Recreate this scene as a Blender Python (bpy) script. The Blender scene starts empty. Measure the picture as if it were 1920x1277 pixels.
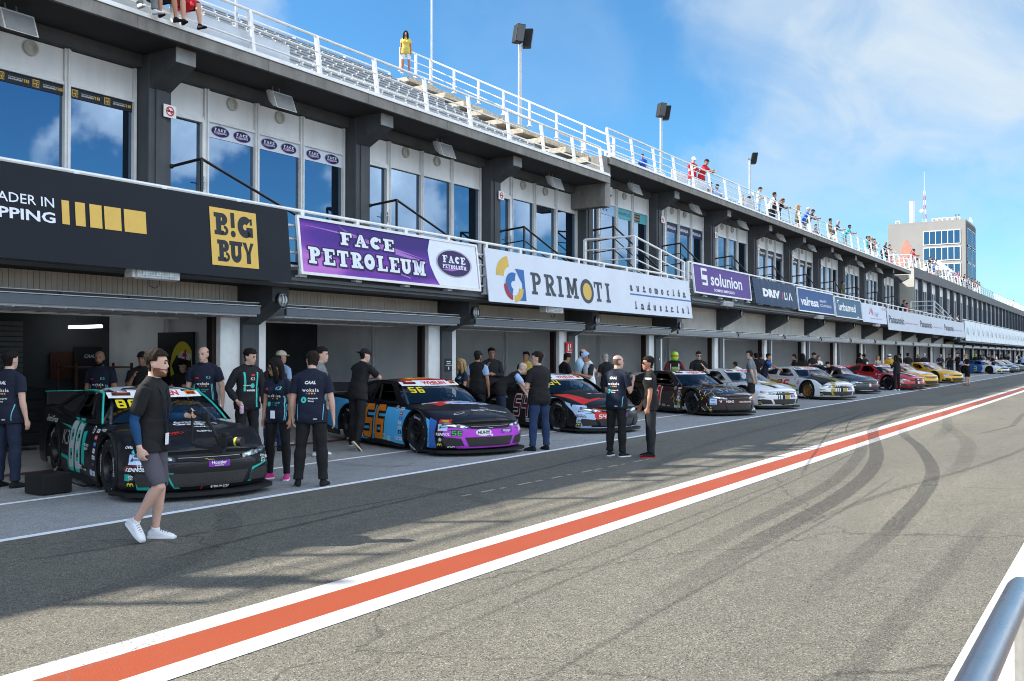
import bpy, bmesh, math, random
import numpy as np
from mathutils import Vector, Matrix, noise as mnoise
from mathutils.bvhtree import BVHTree
from mathutils.geometry import tessellate_polygon
random.seed(7); rng = np.random.default_rng(7)
S = bpy.context.scene
COL = S.collection
R = math.radians
PI = math.pi

# ---------------------------------------------------------------- materials
MATS = {}
def new_mat(name):
    m = bpy.data.materials.new(name); m.use_nodes = True
    nt = m.node_tree; b = nt.nodes['Principled BSDF']
    return m, nt, b
def N(nt, typ, **kw):
    n = nt.nodes.new(typ)
    for k, v in kw.items():
        if k.startswith('i_'):
            key = k[2:]
            n.inputs[int(key) if key.isdigit() else key].default_value = v
        else: setattr(n, k, v)
    return n
def L(nt, a, b): nt.links.new(a, b)
def c4(c): return (c[0], c[1], c[2], 1.0)
def mat(name, col, rough=.6, metal=0., var=.12, scale=3., bump=0., bscale=60., spec=.5, coat=0., dirt=0., dscale=.6):
    """procedural paint / plastic / cloth: base colour broken up by two noises, roughness too, optional bump"""
    if name in MATS: return MATS[name]
    m, nt, b = new_mat(name)
    tc = N(nt, 'ShaderNodeTexCoord')
    n1 = N(nt, 'ShaderNodeTexNoise', i_Scale=scale, i_Detail=6., i_Roughness=.6)
    L(nt, tc.outputs['Object'], n1.inputs['Vector'])
    mr = N(nt, 'ShaderNodeMapRange'); mr.inputs[1].default_value = .3; mr.inputs[2].default_value = .7
    mr.inputs[3].default_value = 1 - var; mr.inputs[4].default_value = 1 + var
    L(nt, n1.outputs['Fac'], mr.inputs[0])
    mx = N(nt, 'ShaderNodeVectorMath', operation='SCALE'); mx.inputs[0].default_value = col[:3]
    L(nt, mr.outputs[0], mx.inputs['Scale'])
    out = mx.outputs[0]
    if dirt > 0:
        n3 = N(nt, 'ShaderNodeTexNoise', i_Scale=dscale, i_Detail=9., i_Roughness=.7)
        mp = N(nt, 'ShaderNodeMapping'); mp.inputs['Scale'].default_value = (2.2, 2.2, .45)
        L(nt, tc.outputs['Object'], mp.inputs[0]); L(nt, mp.outputs[0], n3.inputs['Vector'])
        r3 = N(nt, 'ShaderNodeMapRange'); r3.inputs[1].default_value = .45; r3.inputs[2].default_value = .75
        r3.inputs[3].default_value = 0; r3.inputs[4].default_value = dirt
        L(nt, n3.outputs['Fac'], r3.inputs[0])
        md = N(nt, 'ShaderNodeMix', data_type='RGBA')
        L(nt, r3.outputs[0], md.inputs[0]); L(nt, out, md.inputs[6])
        md.inputs[7].default_value = (col[0]*.35+.01, col[1]*.33+.01, col[2]*.3+.008, 1)
        out = md.outputs[2]
    L(nt, out, b.inputs['Base Color'])
    b.inputs['Metallic'].default_value = metal
    b.inputs['Specular IOR Level'].default_value = spec if spec != .5 or rough < .45 else .22
    rr = N(nt, 'ShaderNodeMapRange'); rr.inputs[3].default_value = max(.02, rough - .1); rr.inputs[4].default_value = min(1, rough + .1)
    L(nt, n1.outputs['Fac'], rr.inputs[0]); L(nt, rr.outputs[0], b.inputs['Roughness'])
    if coat: b.inputs['Coat Weight'].default_value = coat; b.inputs['Coat Roughness'].default_value = .06
    if bump > 0:
        n2 = N(nt, 'ShaderNodeTexNoise', i_Scale=bscale, i_Detail=5., i_Roughness=.6)
        L(nt, tc.outputs['Object'], n2.inputs['Vector'])
        bp = N(nt, 'ShaderNodeBump'); bp.inputs['Strength'].default_value = bump; bp.inputs['Distance'].default_value = .02
        L(nt, n2.outputs['Fac'], bp.inputs['Height']); L(nt, bp.outputs[0], b.inputs['Normal'])
    MATS[name] = m
    return m
def ink(name, col, rough=.55): return mat('ink_' + name, col, rough, var=.05)
def emit_mat(name, col, st):
    m, nt, b = new_mat(name)
    n1 = N(nt, 'ShaderNodeTexNoise', i_Scale=8.); cr = N(nt, 'ShaderNodeMapRange'); cr.inputs[3].default_value = st*.9; cr.inputs[4].default_value = st*1.1
    L(nt, n1.outputs['Fac'], cr.inputs[0]); L(nt, cr.outputs[0], b.inputs['Emission Strength'])
    b.inputs['Base Color'].default_value = c4(col); b.inputs['Emission Color'].default_value = c4(col)
    return m
def glass_window(name, tint=(.30, .42, .58), dark=(.012, .022, .035)):
    """solar-control glazing: coated mirror-like film over a dark interior"""
    m, nt, b = new_mat(name)
    tc = N(nt, 'ShaderNodeTexCoord')
    n1 = N(nt, 'ShaderNodeTexNoise', i_Scale=.35, i_Detail=2.)
    L(nt, tc.outputs['Object'], n1.inputs['Vector'])
    bp = N(nt, 'ShaderNodeBump'); bp.inputs['Strength'].default_value = .02; bp.inputs['Distance'].default_value = .05
    L(nt, n1.outputs['Fac'], bp.inputs['Height'])
    gl = N(nt, 'ShaderNodeBsdfGlossy'); gl.inputs['Color'].default_value = c4(tint); gl.inputs['Roughness'].default_value = .015
    L(nt, bp.outputs[0], gl.inputs['Normal'])
    b.inputs['Base Color'].default_value = c4(dark); b.inputs['Roughness'].default_value = .05
    ms = N(nt, 'ShaderNodeMixShader'); ms.inputs[0].default_value = .82
    L(nt, b.outputs[0], ms.inputs[1]); L(nt, gl.outputs[0], ms.inputs[2])
    L(nt, ms.outputs[0], nt.nodes['Material Output'].inputs['Surface'])
    return m
def glass_clear(name, tint=(.55, .58, .62), refl=.9):
    """thin polycarbonate: straight-through tint plus a Fresnel reflection"""
    m, nt, b = new_mat(name); nt.nodes.remove(b)
    tr = N(nt, 'ShaderNodeBsdfTransparent'); tr.inputs[0].default_value = c4(tint)
    gl = N(nt, 'ShaderNodeBsdfGlossy'); gl.inputs['Color'].default_value = c4((refl,)*3); gl.inputs['Roughness'].default_value = .04
    fr = N(nt, 'ShaderNodeFresnel'); fr.inputs[0].default_value = 1.6
    ms = N(nt, 'ShaderNodeMixShader')
    L(nt, fr.outputs[0], ms.inputs[0]); L(nt, tr.outputs[0], ms.inputs[1]); L(nt, gl.outputs[0], ms.inputs[2])
    L(nt, ms.outputs[0], nt.nodes['Material Output'].inputs['Surface'])
    return m

# ---------------------------------------------------------------- objects
def tag(o, label=None, cat=None, group=None, kind=None):
    if label: o['label'] = label
    if cat: o['category'] = cat
    if group: o['group'] = group
    if kind: o['kind'] = kind
    return o
def thing(name, loc, label, cat, group=None, rz=0.):
    o = bpy.data.objects.new(name, None); o.empty_display_size = .3
    o.location = loc; o.rotation_euler = (0, 0, rz); COL.objects.link(o)
    return tag(o, label, cat, group)
class MB:
    """collects shapes, links them as ONE mesh object"""
    def __init__(s): s.v = []; s.f = []; s.m = []
    def add(s, vs, fs, m=0):
        o = len(s.v); s.v += [tuple(p) for p in vs]
        for f in fs: s.f.append([i + o for i in f]); s.m.append(m)
    def box(s, x0, x1, y0, y1, z0, z1, m=0):
        s.add([(x0,y0,z0),(x1,y0,z0),(x1,y1,z0),(x0,y1,z0),(x0,y0,z1),(x1,y0,z1),(x1,y1,z1),(x0,y1,z1)],
              [(0,3,2,1),(4,5,6,7),(0,1,5,4),(1,2,6,5),(2,3,7,6),(3,0,4,7)], m)
    def bbox(s, x0, x1, y0, y1, z0, z1, b=.02, m=0):
        """box with chamfered edges"""
        if b <= 0: return s.box(x0, x1, y0, y1, z0, z1, m)
        bm = bmesh.new(); bmesh.ops.create_cube(bm, size=1)
        for v in bm.verts: v.co = ((x0+x1)/2 + v.co.x*(x1-x0), (y0+y1)/2 + v.co.y*(y1-y0), (z0+z1)/2 + v.co.z*(z1-z0))
        bmesh.ops.bevel(bm, geom=bm.edges[:], offset=b, segments=2, affect='EDGES', profile=.6)
        s.bm(bm, m)
    def bm(s, bm, m=0):
        bm.verts.ensure_lookup_table(); bm.verts.index_update()
        s.add([v.co[:] for v in bm.verts], [[v.index for v in f.verts] for f in bm.faces], m); bm.free()
    def quad(s, a, b, c, d, m=0): s.add([a, b, c, d], [(0, 1, 2, 3)], m)
    def prism(s, pts, plane, d0, d1, m=0):
        """polygon in 'yz','xz' or 'xy' swept between d0 and d1 along the third axis"""
        def P(p, d): return {'yz': (d, p[0], p[1]), 'xz': (p[0], d, p[1]), 'xy': (p[0], p[1], d)}[plane]
        n = len(pts)
        tris = tessellate_polygon([[Vector((p[0], p[1], 0)) for p in pts]])
        s.add([P(p, d0) for p in pts] + [P(p, d1) for p in pts],
              [tuple(t) for t in tris] + [tuple(i + n for i in reversed(t)) for t in tris] + [(i, (i+1) % n, n + (i+1) % n, n + i) for i in range(n)], m)
    def tube(s, path, r, n=8, m=0, caps=True):
        path = [Vector(p) for p in path]
        rs = r if isinstance(r, (list, tuple)) else [r]*len(path)
        rings = []; prev = None
        for i, p in enumerate(path):
            t = (path[min(i+1, len(path)-1)] - path[max(i-1, 0)])
            t = t.normalized() if t.length > 1e-9 else Vector((0, 0, 1))
            if prev is None:
                a = t.orthogonal().normalized()
                if abs(t.z) < .9: a = t.cross(Vector((0, 0, 1))).normalized()
            else:
                a = prev - t*prev.dot(t); a.normalize()
            prev = a; b = t.cross(a)
            rings.append([p + (a*math.cos(2*PI*k/n) + b*math.sin(2*PI*k/n))*rs[i] for k in range(n)])
        s.loft(rings, m, caps)
    def loft(s, rings, m=0, caps=True, closed=True):
        n = len(rings[0]); vs = [tuple(p) for r in rings for p in r]; fs = []
        for i in range(len(rings)-1):
            for k in range(n if closed else n-1):
                k2 = (k+1) % n
                fs.append((i*n+k, i*n+k2, (i+1)*n+k2, (i+1)*n+k))
        if caps: fs.append(tuple(reversed(range(n)))); fs.append(tuple((len(rings)-1)*n + k for k in range(n)))
        s.add(vs, fs, m)
    def bar(s, p, q, w, h, m=0, up=(0, 0, 1)):
        """rectangular bar from p to q"""
        p, q = Vector(p), Vector(q); t = (q-p).normalized(); u = Vector(up)
        if abs(t.dot(u)) > .98: u = Vector((1, 0, 0))
        a = t.cross(u).normalized()*w/2; b = a.cross(t).normalized()*h/2
        s.loft([[p-a-b, p+a-b, p+a+b, p-a+b], [q-a-b, q+a-b, q+a+b, q-a+b]], m)
    def disc(s, c, ax, r, d, n=20, m=0, r2=None):
        c = Vector(c); ax = Vector(ax).normalized()
        s.tube([c, c + ax*d], [r, r if r2 is None else r2], n, m)
    def sphere(s, c, r, m=0, u=12, v=8, sc=(1, 1, 1)):
        bm = bmesh.new(); bmesh.ops.create_uvsphere(bm, u_segments=u, v_segments=v, radius=r)
        for w in bm.verts: w.co = (c[0]+w.co.x*sc[0], c[1]+w.co.y*sc[1], c[2]+w.co.z*sc[2])
        s.bm(bm, m)
    def build(s, name, mats, parent=None, smooth=False, world=True, rec=True):
        me = bpy.data.meshes.new(name)
        off = parent.matrix_world.translation if (parent and world and parent.parent is None) else None
        v = s.v
        if parent is not None and world:
            o = Vector((0, 0, 0)); q = parent
            while q is not None: o += Vector(q.location); q = q.parent
            v = [(p[0]-o.x, p[1]-o.y, p[2]-o.z) for p in s.v]
        me.from_pydata(v, [], s.f)
        if not isinstance(mats, (list, tuple)): mats = [mats]
        for m in mats: me.materials.append(m)
        if len(mats) > 1: me.polygons.foreach_set('material_index', s.m)
        if rec:
            bm = bmesh.new(); bm.from_mesh(me); bmesh.ops.recalc_face_normals(bm, faces=bm.faces[:]); bm.to_mesh(me); bm.free()
        if smooth is True: me.polygons.foreach_set('use_smooth', [True]*len(me.polygons))
        elif smooth: me.shade_smooth(); me.set_sharp_from_angle(angle=R(smooth))
        me.update()
        ob = bpy.data.objects.new(name, me); COL.objects.link(ob)
        if parent: ob.parent = parent
        return ob
def copy_tree(o, parent=None):
    c = o.copy(); COL.objects.link(c)
    if parent: c.parent = parent; c.matrix_parent_inverse = Matrix()
    for ch in list(o.children): copy_tree(ch, c)
    return c

# ---------------------------------------------------------------- lettering and flat shapes (2D)
def clip_poly(p):  # drop repeated points
    return [p[i] for i in range(len(p)) if (abs(p[i][0]-p[i-1][0]) + abs(p[i][1]-p[i-1][1])) > 1e-6]
class Sh:
    """a flat shape: 2D verts + faces"""
    def __init__(s, v=None, f=None): s.v = v or []; s.f = f or []
    def join(s, o):
        n = len(s.v); s.v = s.v + o.v; s.f = s.f + [[i+n for i in f] for f in o.f]; return s
    def map(s, fn): return Sh([fn(*p) for p in s.v], [list(f) for f in s.f])
    def move(s, dx, dy): return s.map(lambda x, y: (x+dx, y+dy))
    def scale(s, a, b=None): b = a if b is None else b; return s.map(lambda x, y: (x*a, y*b))
    def shear(s, k): return s.map(lambda x, y: (x + k*y, y))
    def rot(s, a): c, n = math.cos(a), math.sin(a); return s.map(lambda x, y: (x*c-y*n, x*n+y*c))
    def bounds(s):
        a = np.array(s.v); return a[:, 0].min(), a[:, 0].max(), a[:, 1].min(), a[:, 1].max()
    def fit(s, x0, x1, y0, y1):
        a, b, c, d = s.bounds()
        return s.map(lambda x, y: (x0 + (x-a)/(b-a)*(x1-x0), y0 + (y-c)/(d-c)*(y1-y0)))
def poly(pts, holes=()):
    loops = [clip_poly(list(pts))] + [clip_poly(list(h)) for h in holes]
    flat = [p for l in loops for p in l]
    tr = tessellate_polygon([[Vector((p[0], p[1], 0)) for p in l] for l in loops])
    return Sh([tuple(p) for p in flat], [list(t) for t in tr])
def rect(x0, x1, y0, y1): return Sh([(x0, y0), (x1, y0), (x1, y1), (x0, y1)], [[0, 1, 2, 3]])
def ellipse(cx, cy, a, b, n=36): return poly([(cx+a*math.cos(2*PI*i/n), cy+b*math.sin(2*PI*i/n)) for i in range(n)])
def arc(cx, cy, r0, r1, a0, a1, n=24, sy=1.):
    A = [R(a0 + (a1-a0)*i/n) for i in range(n+1)]
    v = [(cx+r1*math.cos(a), cy+r1*math.sin(a)*sy) for a in A] + [(cx+r0*math.cos(a), cy+r0*math.sin(a)*sy) for a in A]
    return Sh(v, [[i, i+1, n+2+i, n+1+i] for i in range(n)])
_TX = {}
def txt(s, h=1., bold=0., space=1., shear=0., res=2):
    """word as a flat shape, cap height h, starting at x=0 on the base line"""
    key = (s, bold, space, res)
    if key not in _TX:
        cu = bpy.data.curves.new('lettering', 'FONT'); cu.body = s; cu.size = 1.; cu.space_character = space
        cu.resolution_u = res; cu.offset = bold; cu.dimensions = '2D'; cu.fill_mode = 'BOTH'
        ob = bpy.data.objects.new('lettering', cu); COL.objects.link(ob)
        dg = bpy.context.evaluated_depsgraph_get(); me = bpy.data.meshes.new_from_object(ob.evaluated_get(dg))
        v = [(p.co.x, p.co.y) for p in me.vertices]; f = [list(p.vertices) for p in me.polygons]
        bpy.data.objects.remove(ob); bpy.data.curves.remove(cu); bpy.data.meshes.remove(me)
        _TX[key] = (v, f)
    v, f = _TX[key]; k = h/.729
    return Sh([((p[0] + shear*p[1])*k, p[1]*k) for p in v], [list(q) for q in f])
def SLAB(word, h=1., w=.72, st=.2, sp=.16, sf=.12):
    """slab-serif capitals drawn from bars and arcs (for the serif lettering on banners and livery)"""
    out = Sh(); x = 0.
    def b(*r): out.join(rect(x+r[0], x+r[1], r[2], r[3]))
    def pl(p): out.join(poly([(x+a, c) for a, c in p]))
    e = .1; t = sf
    for ch in word:
        W = w
        if ch == ' ': x += w*.7; continue
        if ch == 'I': W = st + 2*e; b(e, e+st, t, 1-t); b(0, W, 0, t); b(0, W, 1-t, 1)
        elif ch == 'E' or ch == 'F' or ch == 'L':
            b(e, e+st, t, 1-t); b(0, W if ch != 'F' else e*2+st, 0, t); b(0, W if ch != 'L' else e*2+st, 1-t, 1)
            if ch in 'EF': b(W-.1, W, 1-t-.17, 1-t); b(e+st, W-.2, .44, .58); b(W-.27, W-.2, .38, .64)
            if ch in 'EL': b(W-.1, W, t, t+.17)
        elif ch == 'T': b(W/2-st/2, W/2+st/2, t, 1-t); b(W/2-st/2-e, W/2+st/2+e, 0, t); b(0, W, 1-t, 1); b(0, .1, 1-t-.18, 1-t); b(W-.1, W, 1-t-.18, 1-t)
        elif ch in 'PRB':
            b(e, e+st, t, 1-t); b(0, e*2+st, 0, t); b(0, e+st, 1-t, 1)
            r = .275; out.join(rect(x+e+st, x+W-r-.02, 1-t, 1)); out.join(rect(x+e+st, x+W-r-.02, 1-2*r, 1-2*r+t))
            out.join(arc(x+W-r-.02, 1-r, r-t*1.35, r, -90, 90))
            if ch == 'R': pl([(W-.42, .46), (W-.2, .46), (W-.02, t), (W+.06, t), (W+.06, 0), (W-.2, 0)])
            if ch == 'B': out.join(rect(x+e+st, x+W-.22, 0, t)); out.join(arc(x+W-.22, .225, .09, .225, -90, 90))
        elif ch in 'OCGU':
            cx = W/2
            if ch == 'U':
                out.join(arc(x+cx, .36, W/2-st-.04, W/2-.04, 180, 360, sy=.36/(W/2-.04))); b(.04, .04+st, .36, 1-t); b(W-.04-st*.8, W-.04, .36, 1-t); b(-.04, .04+st+.08, 1-t, 1); b(W-st-.12, W+.04, 1-t, 1)
            else:
                a0, a1 = (0, 360) if ch == 'O' else (42, 318)
                out.join(arc(x+cx, .5, W/2-st, W/2, a0, a1, sy=.5/(W/2)))
                if ch != 'O': b(W-.12, W-.02, .62, .92)
                if ch == 'G': b(W-.3, W, .38, .5); b(W-st, W, .05, .4)
        elif ch == 'M':
            W = w*1.35; b(e, e+st*.9, t, 1); b(W-e-st*.9, W-e, t, 1); b(0, e*2+st*.9, 0, t); b(W-e*2-st*.9, W, 0, t); b(0, e, 1-t, 1); b(W-e, W, 1-t, 1)
            pl([(e+.02, 1), (e+st*.95, 1), (W/2+.02, .42), (W/2, .16), (W/2-.06, .16)]); pl([(W-e-.02, 1), (W-e-st*.95, 1), (W/2-.02, .42), (W/2, .16), (W/2+.06, .16)])
        elif ch == 'A':
            W = w*1.2; pl([(W/2-.1, 1), (W/2+.08, 1), (W-.12, t), (W-.12-st*1.1, t)]); pl([(W/2-.1, 1), (W/2+.02, .82), (.2, t), (.1, t)]); b(.24, W-.3, .3, .42); b(0, .34, 0, t); b(W-.42, W, 0, t)
        elif ch == 'Y':
            pl([(0, 1), (.24, 1), (W/2+.02, .52), (W/2-.1, .45)]); pl([(W, 1), (W-.2, 1), (W/2-.04, .5), (W/2+.1, .45)]); b(W/2-st/2, W/2+st/2, 0, .52)
        x += W + sp
    return out.scale(h)
def put(mb, sh, fn, m=0):
    """place a flat shape into a MB through fn(u, v) -> xyz"""
    mb.add([fn(*p) for p in sh.v], sh.f, m)
# ================================================================ ground
def asphalt(name, base, warm, grit=1.):
    m, nt, b = new_mat(name)
    tc = N(nt, 'ShaderNodeTexCoord')
    big = N(nt, 'ShaderNodeTexNoise', i_Scale=.22, i_Detail=7., i_Roughness=.65)
    mp = N(nt, 'ShaderNodeMapping'); mp.inputs['Scale'].default_value = (.35, 1.6, 1)
    L(nt, tc.outputs['Object'], mp.inputs[0]); L(nt, mp.outputs[0], big.inputs['Vector'])
    mid = N(nt, 'ShaderNodeTexNoise', i_Scale=5., i_Detail=8., i_Roughness=.7); L(nt, tc.outputs['Object'], mid.inputs['Vector'])
    vo = N(nt, 'ShaderNodeTexVoronoi', i_Scale=115.); vo.feature = 'F1'; L(nt, tc.outputs['Object'], vo.inputs['Vector'])
    vo2 = N(nt, 'ShaderNodeTexVoronoi', i_Scale=230.); L(nt, tc.outputs['Object'], vo2.inputs['Vector'])
    sp = N(nt, 'ShaderNodeSeparateColor'); L(nt, vo.outputs['Color'], sp.inputs[0])
    sp2 = N(nt, 'ShaderNodeSeparateColor'); L(nt, vo2.outputs['Color'], sp2.inputs[0])
    r1 = N(nt, 'ShaderNodeMapRange'); r1.inputs[1].default_value = .3; r1.inputs[2].default_value = .7; r1.inputs[3].default_value = .78; r1.inputs[4].default_value = 1.16
    L(nt, big.outputs['Fac'], r1.inputs[0])
    r2 = N(nt, 'ShaderNodeMapRange'); r2.inputs[1].default_value = .25; r2.inputs[2].default_value = .75; r2.inputs[3].default_value = .86; r2.inputs[4].default_value = 1.14
    L(nt, mid.outputs['Fac'], r2.inputs[0])
    r3 = N(nt, 'ShaderNodeValToRGB'); e = r3.color_ramp.elements
    e[0].position = 0; e[0].color = (.22, .22, .22, 1); e[1].position = 1; e[1].color = (2.1, 2.0, 1.8, 1)
    for p, c in ((.16, (.62, .61, .6, 1)), (.5, (.95, .94, .9, 1)), (.88, (1.2, 1.17, 1.08, 1))):
        q = e.new(p); q.color = c
    L(nt, sp.outputs[0], r3.inputs[0])
    r4 = N(nt, 'ShaderNodeMapRange'); r4.inputs[3].default_value = .8; r4.inputs[4].default_value = 1.2; L(nt, sp2.outputs[1], r4.inputs[0])
    k = N(nt, 'ShaderNodeMath', operation='MULTIPLY'); L(nt, r1.outputs[0], k.inputs[0]); L(nt, r2.outputs[0], k.inputs[1])
    k2 = N(nt, 'ShaderNodeMath', operation='MULTIPLY'); L(nt, k.outputs[0], k2.inputs[0]); L(nt, r4.outputs[0], k2.inputs[1])
    wm = N(nt, 'ShaderNodeMix', data_type='RGBA'); wm.inputs[6].default_value = c4(base); wm.inputs[7].default_value = c4(warm)
    wn = N(nt, 'ShaderNodeTexNoise', i_Scale=.12, i_Detail=3.); L(nt, tc.outputs['Object'], wn.inputs['Vector']); L(nt, wn.outputs['Fac'], wm.inputs[0])
    mv = N(nt, 'ShaderNodeMix', data_type='RGBA', blend_type='MULTIPLY'); mv.inputs[0].default_value = grit; mv.clamp_result = False
    L(nt, wm.outputs[2], mv.inputs[6]); L(nt, r3.outputs[0], mv.inputs[7])
    sc = N(nt, 'ShaderNodeVectorMath', operation='SCALE'); L(nt, mv.outputs[2], sc.inputs[0]); L(nt, k2.outputs[0], sc.inputs['Scale'])
    # dark cracks and seams
    cv = N(nt, 'ShaderNodeTexVoronoi', i_Scale=.17); cv.feature = 'DISTANCE_TO_EDGE'
    wob = N(nt, 'ShaderNodeTexNoise', i_Scale=1.3, i_Detail=5.); L(nt, tc.outputs['Object'], wob.inputs['Vector'])
    wa = N(nt, 'ShaderNodeVectorMath', operation='MULTIPLY_ADD'); wa.inputs[1].default_value = (.9, .9, 0); L(nt, wob.outputs['Color'], wa.inputs[0]); L(nt, tc.outputs['Object'], wa.inputs[2])
    L(nt, wa.outputs[0], cv.inputs['Vector'])
    cr = N(nt, 'ShaderNodeMapRange'); cr.inputs[1].default_value = .0; cr.inputs[2].default_value = .0035; cr.inputs[3].default_value = .55; cr.inputs[4].default_value = 1.
    L(nt, cv.outputs['Distance'], cr.inputs[0])
    sc2 = N(nt, 'ShaderNodeVectorMath', operation='SCALE'); L(nt, sc.outputs[0], sc2.inputs[0]); L(nt, cr.outputs[0], sc2.inputs['Scale'])
    L(nt, sc2.outputs[0], b.inputs['Base Color'])
    b.inputs['Roughness'].default_value = .85; b.inputs['Specular IOR Level'].default_value = .35
    bp = N(nt, 'ShaderNodeBump'); bp.inputs['Strength'].default_value = .55; bp.inputs['Distance'].default_value = .006
    L(nt, vo.outputs['Distance'], bp.inputs['Height']); L(nt, bp.outputs[0], b.inputs['Normal'])
    return m
def worn_paint(name, col, wear=.5, tint=(.10, .10, .10)):
    """road paint worn through to the asphalt in specks, with thin cracks"""
    m, nt, b = new_mat(name)
    tc = N(nt, 'ShaderNodeTexCoord')
    n1 = N(nt, 'ShaderNodeTexNoise', i_Scale=38., i_Detail=8., i_Roughness=.75); L(nt, tc.outputs['Object'], n1.inputs['Vector'])
    n2 = N(nt, 'ShaderNodeTexNoise', i_Scale=.9, i_Detail=5.); L(nt, tc.outputs['Object'], n2.inputs['Vector'])
    ad = N(nt, 'ShaderNodeMath', operation='MULTIPLY_ADD'); ad.inputs[1].default_value = .45; L(nt, n2.outputs['Fac'], ad.inputs[0]); L(nt, n1.outputs['Fac'], ad.inputs[2])
    mr = N(nt, 'ShaderNodeMapRange'); mr.inputs[1].default_value = .93 - .11*wear; mr.inputs[2].default_value = 1.0 - .10*wear; L(nt, ad.outputs[0], mr.inputs[0])
    cv = N(nt, 'ShaderNodeTexVoronoi', i_Scale=.8); cv.feature = 'DISTANCE_TO_EDGE'
    wob = N(nt, 'ShaderNodeTexNoise', i_Scale=3., i_Detail=6.); L(nt, tc.outputs['Object'], wob.inputs['Vector'])
    wa = N(nt, 'ShaderNodeVectorMath', operation='MULTIPLY_ADD'); wa.inputs[1].default_value = (.5, .3, 0); L(nt, wob.outputs['Color'], wa.inputs[0]); L(nt, tc.outputs['Object'], wa.inputs[2])
    L(nt, wa.outputs[0], cv.inputs['Vector'])
    cr = N(nt, 'ShaderNodeMapRange'); cr.inputs[1].default_value = 0.; cr.inputs[2].default_value = .008; cr.inputs[3].default_value = .6; cr.inputs[4].default_value = 0.
    L(nt, cv.outputs['Distance'], cr.inputs[0])
    gate = N(nt, 'ShaderNodeMapRange'); gate.inputs[1].default_value = .5; gate.inputs[2].default_value = .6; L(nt, n2.outputs['Fac'], gate.inputs[0])
    cg = N(nt, 'ShaderNodeMath', operation='MULTIPLY'); L(nt, cr.outputs[0], cg.inputs[0]); L(nt, gate.outputs[0], cg.inputs[1])
    mx = N(nt, 'ShaderNodeMath', operation='MAXIMUM'); L(nt, mr.outputs[0], mx.inputs[0]); L(nt, cg.outputs[0], mx.inputs[1])
    sv = N(nt, 'ShaderNodeMapRange'); sv.inputs[3].default_value = .88; sv.inputs[4].default_value = 1.08; L(nt, n2.outputs['Fac'], sv.inputs[0])
    sc = N(nt, 'ShaderNodeVectorMath', operation='SCALE'); sc.inputs[0].default_value = col; L(nt, sv.outputs[0], sc.inputs['Scale'])
    md = N(nt, 'ShaderNodeMix', data_type='RGBA'); L(nt, mx.outputs[0], md.inputs[0]); L(nt, sc.outputs[0], md.inputs[6]); md.inputs[7].default_value = c4(tint)
    L(nt, md.outputs[2], b.inputs['Base Color']); b.inputs['Roughness'].default_value = .6
    bp = N(nt, 'ShaderNodeBump'); bp.inputs['Strength'].default_value = .35; bp.inputs['Distance'].default_value = .004
    vo = N(nt, 'ShaderNodeTexVoronoi', i_Scale=85.); L(nt, tc.outputs['Object'], vo.inputs['Vector']); L(nt, vo.outputs['Distance'], bp.inputs['Height']); L(nt, bp.outputs[0], b.inputs['Normal'])
    return m
def rubber_mat(name, dens):
    """tyre rubber laid on asphalt: streaky film, asphalt shows through"""
    m, nt, b = new_mat(name)
    uv = N(nt, 'ShaderNodeUVMap'); mp = N(nt, 'ShaderNodeMapping'); mp.inputs['Scale'].default_value = (1.2, 16, 1)
    L(nt, uv.outputs[0], mp.inputs[0])
    n1 = N(nt, 'ShaderNodeTexNoise', i_Scale=1.6, i_Detail=6., i_Roughness=.6); L(nt, mp.outputs[0], n1.inputs['Vector'])
    tc = N(nt, 'ShaderNodeTexCoord'); n2 = N(nt, 'ShaderNodeTexNoise', i_Scale=70., i_Detail=4.); L(nt, tc.outputs['Object'], n2.inputs['Vector'])
    sx = N(nt, 'ShaderNodeSeparateXYZ'); L(nt, uv.outputs[0], sx.inputs[0])
    # fade towards both edges (v) and both ends (u is 0..1 in z of uv via second lookup)
    e1 = N(nt, 'ShaderNodeMath', operation='SUBTRACT'); e1.inputs[0].default_value = 1.; L(nt, sx.outputs[1], e1.inputs[1])
    e2 = N(nt, 'ShaderNodeMath', operation='MULTIPLY'); L(nt, e1.outputs[0], e2.inputs[0]); L(nt, sx.outputs[1], e2.inputs[1])
    e3 = N(nt, 'ShaderNodeMapRange'); e3.inputs[1].default_value = 0; e3.inputs[2].default_value = .06; L(nt, e2.outputs[0], e3.inputs[0])
    at = N(nt, 'ShaderNodeAttribute'); at.attribute_name = 'ends'
    r1 = N(nt, 'ShaderNodeMapRange'); r1.inputs[1].default_value = .3; r1.inputs[2].default_value = .72; r1.inputs[3].default_value = dens*.35; r1.inputs[4].default_value = dens; L(nt, n1.outputs['Fac'], r1.inputs[0])
    r2 = N(nt, 'ShaderNodeMapRange'); r2.inputs[1].default_value = .35; r2.inputs[2].default_value = .6; r2.inputs[3].default_value = .55; r2.inputs[4].default_value = 1; L(nt, n2.outputs['Fac'], r2.inputs[0])
    k = None
    for o in (e3.outputs[0], at.outputs['Fac'], r1.outputs[0], r2.outputs[0]):
        if k is None: k = o
        else:
            q = N(nt, 'ShaderNodeMath', operation='MULTIPLY'); L(nt, k, q.inputs[0]); L(nt, o, q.inputs[1]); k = q.outputs[0]
    b.inputs['Base Color'].default_value = (.018, .018, .02, 1); b.inputs['Roughness'].default_value = .7
    L(nt, k, b.inputs['Alpha'])
    return m
LANE = asphalt('lane_asphalt', (.122, .118, .104), (.158, .144, .112))
APRON = asphalt('apron_concrete', (.24, .25, .26), (.36, .36, .355), .6)
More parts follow.
